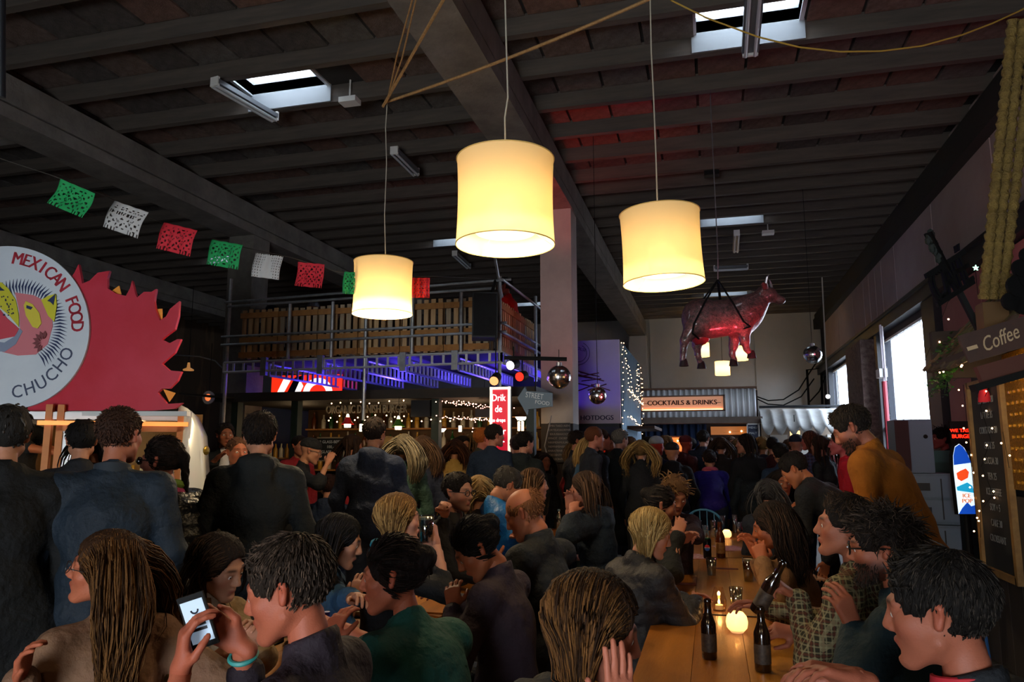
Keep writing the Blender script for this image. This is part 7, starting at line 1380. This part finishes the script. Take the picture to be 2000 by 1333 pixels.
PP('dark haired woman in a black top, looking over her shoulder', 1455, 868, 9.2, -80, body=0, g='f', hair='long', hl=.22, hc='#150f0d', hc2='#2c211c', top='#0e1016', lod=1, skin='#b57a64', **K)
PP('person with long fair hair beyond the woman in the black top', 1489, 872, 10.0, 0, g='f', hair='long', hc='#6a5434', hc2='#a48a58', top='#1a1e2c', lod=0, **K)
PP('person in a dark hood seen from behind at the end of the long table', 1470, 908, 9.2, 0, hair='none', hat='#141c20', top='#161e26', hood=True, lod=1, **K)
PP('dark haired man in a blue denim jacket, seen from behind', 1525, 888, 8.6, 0, hair='short', hc='#141210', hc2='#2c2a28', top='#1c3048', lod=1, **K)
PP('man in a white hooded top with a dark cap', 1556, 868, 9.6, 10, hair='none', hat='#1c2030', top='#c8ccd4', hood=True, lod=1, skin='#b07a6a', **K)
PP('brown haired woman in a blue plaid shirt, facing sideways', 1581, 862, 9.4, -60, body=-20, g='f', hair='long', hl=.2, hc='#3c2018', hc2='#6a3e2c', top='#1b2c52', topm=plaid('plaid_blue', '#16233f', '#5a3a4c', '#405a80'), lod=1, skin='#c06a60', **K)
PP('man with dark cropped hair in a black jacket, leaning far over the long table', 1552, 918, 5.6, -75, body=-60, pitch=-38, hair='short', hc='#15110f', hc2='#2c2522', top='#14161a', top2='#1c1e22', lod=1, skin='#b0704c', lean=.40, pose='stand', build=1.1, lh=PD(1560, 1000, 5.5))
_, CM = PP('tall bearded man in a long camel coat looking down', 1664, 838, 4.3, -80, body=-66, pitch=-30, hair='short', hc='#1a1512', hc2='#3a322c', top='#7c460c', top2='#885214', coat=True, collar='x', beard=.7, lod=2, skin='#a56a54', pose='stand', lean=.18, s=1.03, build=1.12, lh=PD(1668, 990, 4.2), rough=.9)
PP('person with grey-black hair and a white-striped jacket, seen from behind, seated', 1500, 966, 6.2, 0, g='f', hair='long', hl=.2, hc='#2a2828', hc2='#55524f', top='#20242e', lod=1)
PP('dark haired child-height person facing the camera beyond the leaning man', 1528, 945, 6.9, 165, g='f', hair='long', hc='#1a1412', top='#2a2c34', lod=1, skin='#a5674c')
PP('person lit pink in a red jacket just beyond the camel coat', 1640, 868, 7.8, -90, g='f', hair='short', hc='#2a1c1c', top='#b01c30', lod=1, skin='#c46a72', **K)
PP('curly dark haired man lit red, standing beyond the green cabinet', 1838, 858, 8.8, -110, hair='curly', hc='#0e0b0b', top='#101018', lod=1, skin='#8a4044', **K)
PP('person in a navy hooded jacket seen from behind, seated by the bar', 642, 952, 7.6, 5, hair='short', hc='#241410', hc2='#3a241c', top='#131b2a', top2='#1a2436', hood=True, lod=1)
# crowd further off: small, still one by one
cr = [(585, 872, 8.6, 'dark haired person at the bar beside the bright shelf'), (690, 872, 8.2, 'brown haired person at the bar near the chalkboard'), (760, 876, 8.4, 'fair faced person between the two jackets at the bar'), (918, 868, 9.0, 'pale faced person under the bar lights'), (1010, 872, 8.6, 'dark haired person at the corner of the bar'),
      (1190, 870, 10.2, 'dark haired person by the banner foot'), (1232, 872, 9.6, 'short haired person beside the grey haired man'), (1300, 868, 11.0, 'person lit orange by the cocktail hatch'), (1345, 872, 11.5, 'person in dark red beyond the black hat'), (1408, 872, 10.0, 'person in dark clothes below the cocktail hatch'), (1428, 868, 12.0, 'barkeeper lit warmly behind the cocktail counter'),
      (1448, 875, 10.5, 'person in a red top near the navy menu sign'), (1510, 872, 9.8, 'person in grey near the scalloped awning'), (1600, 872, 9.0, 'person in a brown jacket below the lantern'), (1620, 874, 10.4, 'small fair haired person near the window corner'), (1136, 870, 9.2, 'small brown haired person below the banner'), (1268, 872, 10.0, 'small person in black beside the curly blonde hair'), (1385, 872, 11.5, 'far small person in green below the cocktail beam'), (1540, 874, 11.2, 'far small person in white below the awning'), (735, 876, 9.4, 'barkeeper behind the counter under the green lamp'), (520, 868, 9.6, 'person by the lit shelves beyond the tall hooded man')]
tc = ['#1a1c22', '#14161a', '#26201c', '#2a1a1c', '#1c242c', '#3a1618', '#20262a']; hcc = ['#17110e', '#2c1d14', '#3c2a1c', '#5a4226']
for i, (px, py, d, lb) in enumerate(cr):
    rd = 'red' in lb; PP(lb, px, py, d, [150, 60, 10, -60, 0][i % 5], g='mf'[i % 2], hair=['short', 'long'][i % 2], hc=hcc[i % 4] if 'fair' not in lb else '#8a6c40', top='#8a1c24' if rd else ('#a8acb0' if 'white' in lb else ('#24402c' if 'green' in lb else tc[i % 7])), lod=0, skin='#b07860', hands=False, s=1.0 + .04 * ((i * 7) % 3 - 1), **K)
# on the balcony, behind the pallets
for px, py, d, ht, lb, tp in ((612, 604, 11.4, '#5a5c66', 'person in a grey knitted hat up on the pallet balcony', '#2a2c34'), (530, 612, 11.4, '#141826', 'person in a dark hat up on the balcony beside the grey pillar', '#141826'), (655, 610, 11.6, '#101014', 'person in a black hat up on the balcony next to the grey hat', '#16161c')):
    H = PD(px, py, d); o, _ = person(lb, (H[0], H[1], H[2]), face=wf(px, 0), hair='none', hat=ht, top=tp, lod=0, skin='#8a5a48', pelvis=(H[0], H[1], H[2] - .66), hands=False, pose='none')
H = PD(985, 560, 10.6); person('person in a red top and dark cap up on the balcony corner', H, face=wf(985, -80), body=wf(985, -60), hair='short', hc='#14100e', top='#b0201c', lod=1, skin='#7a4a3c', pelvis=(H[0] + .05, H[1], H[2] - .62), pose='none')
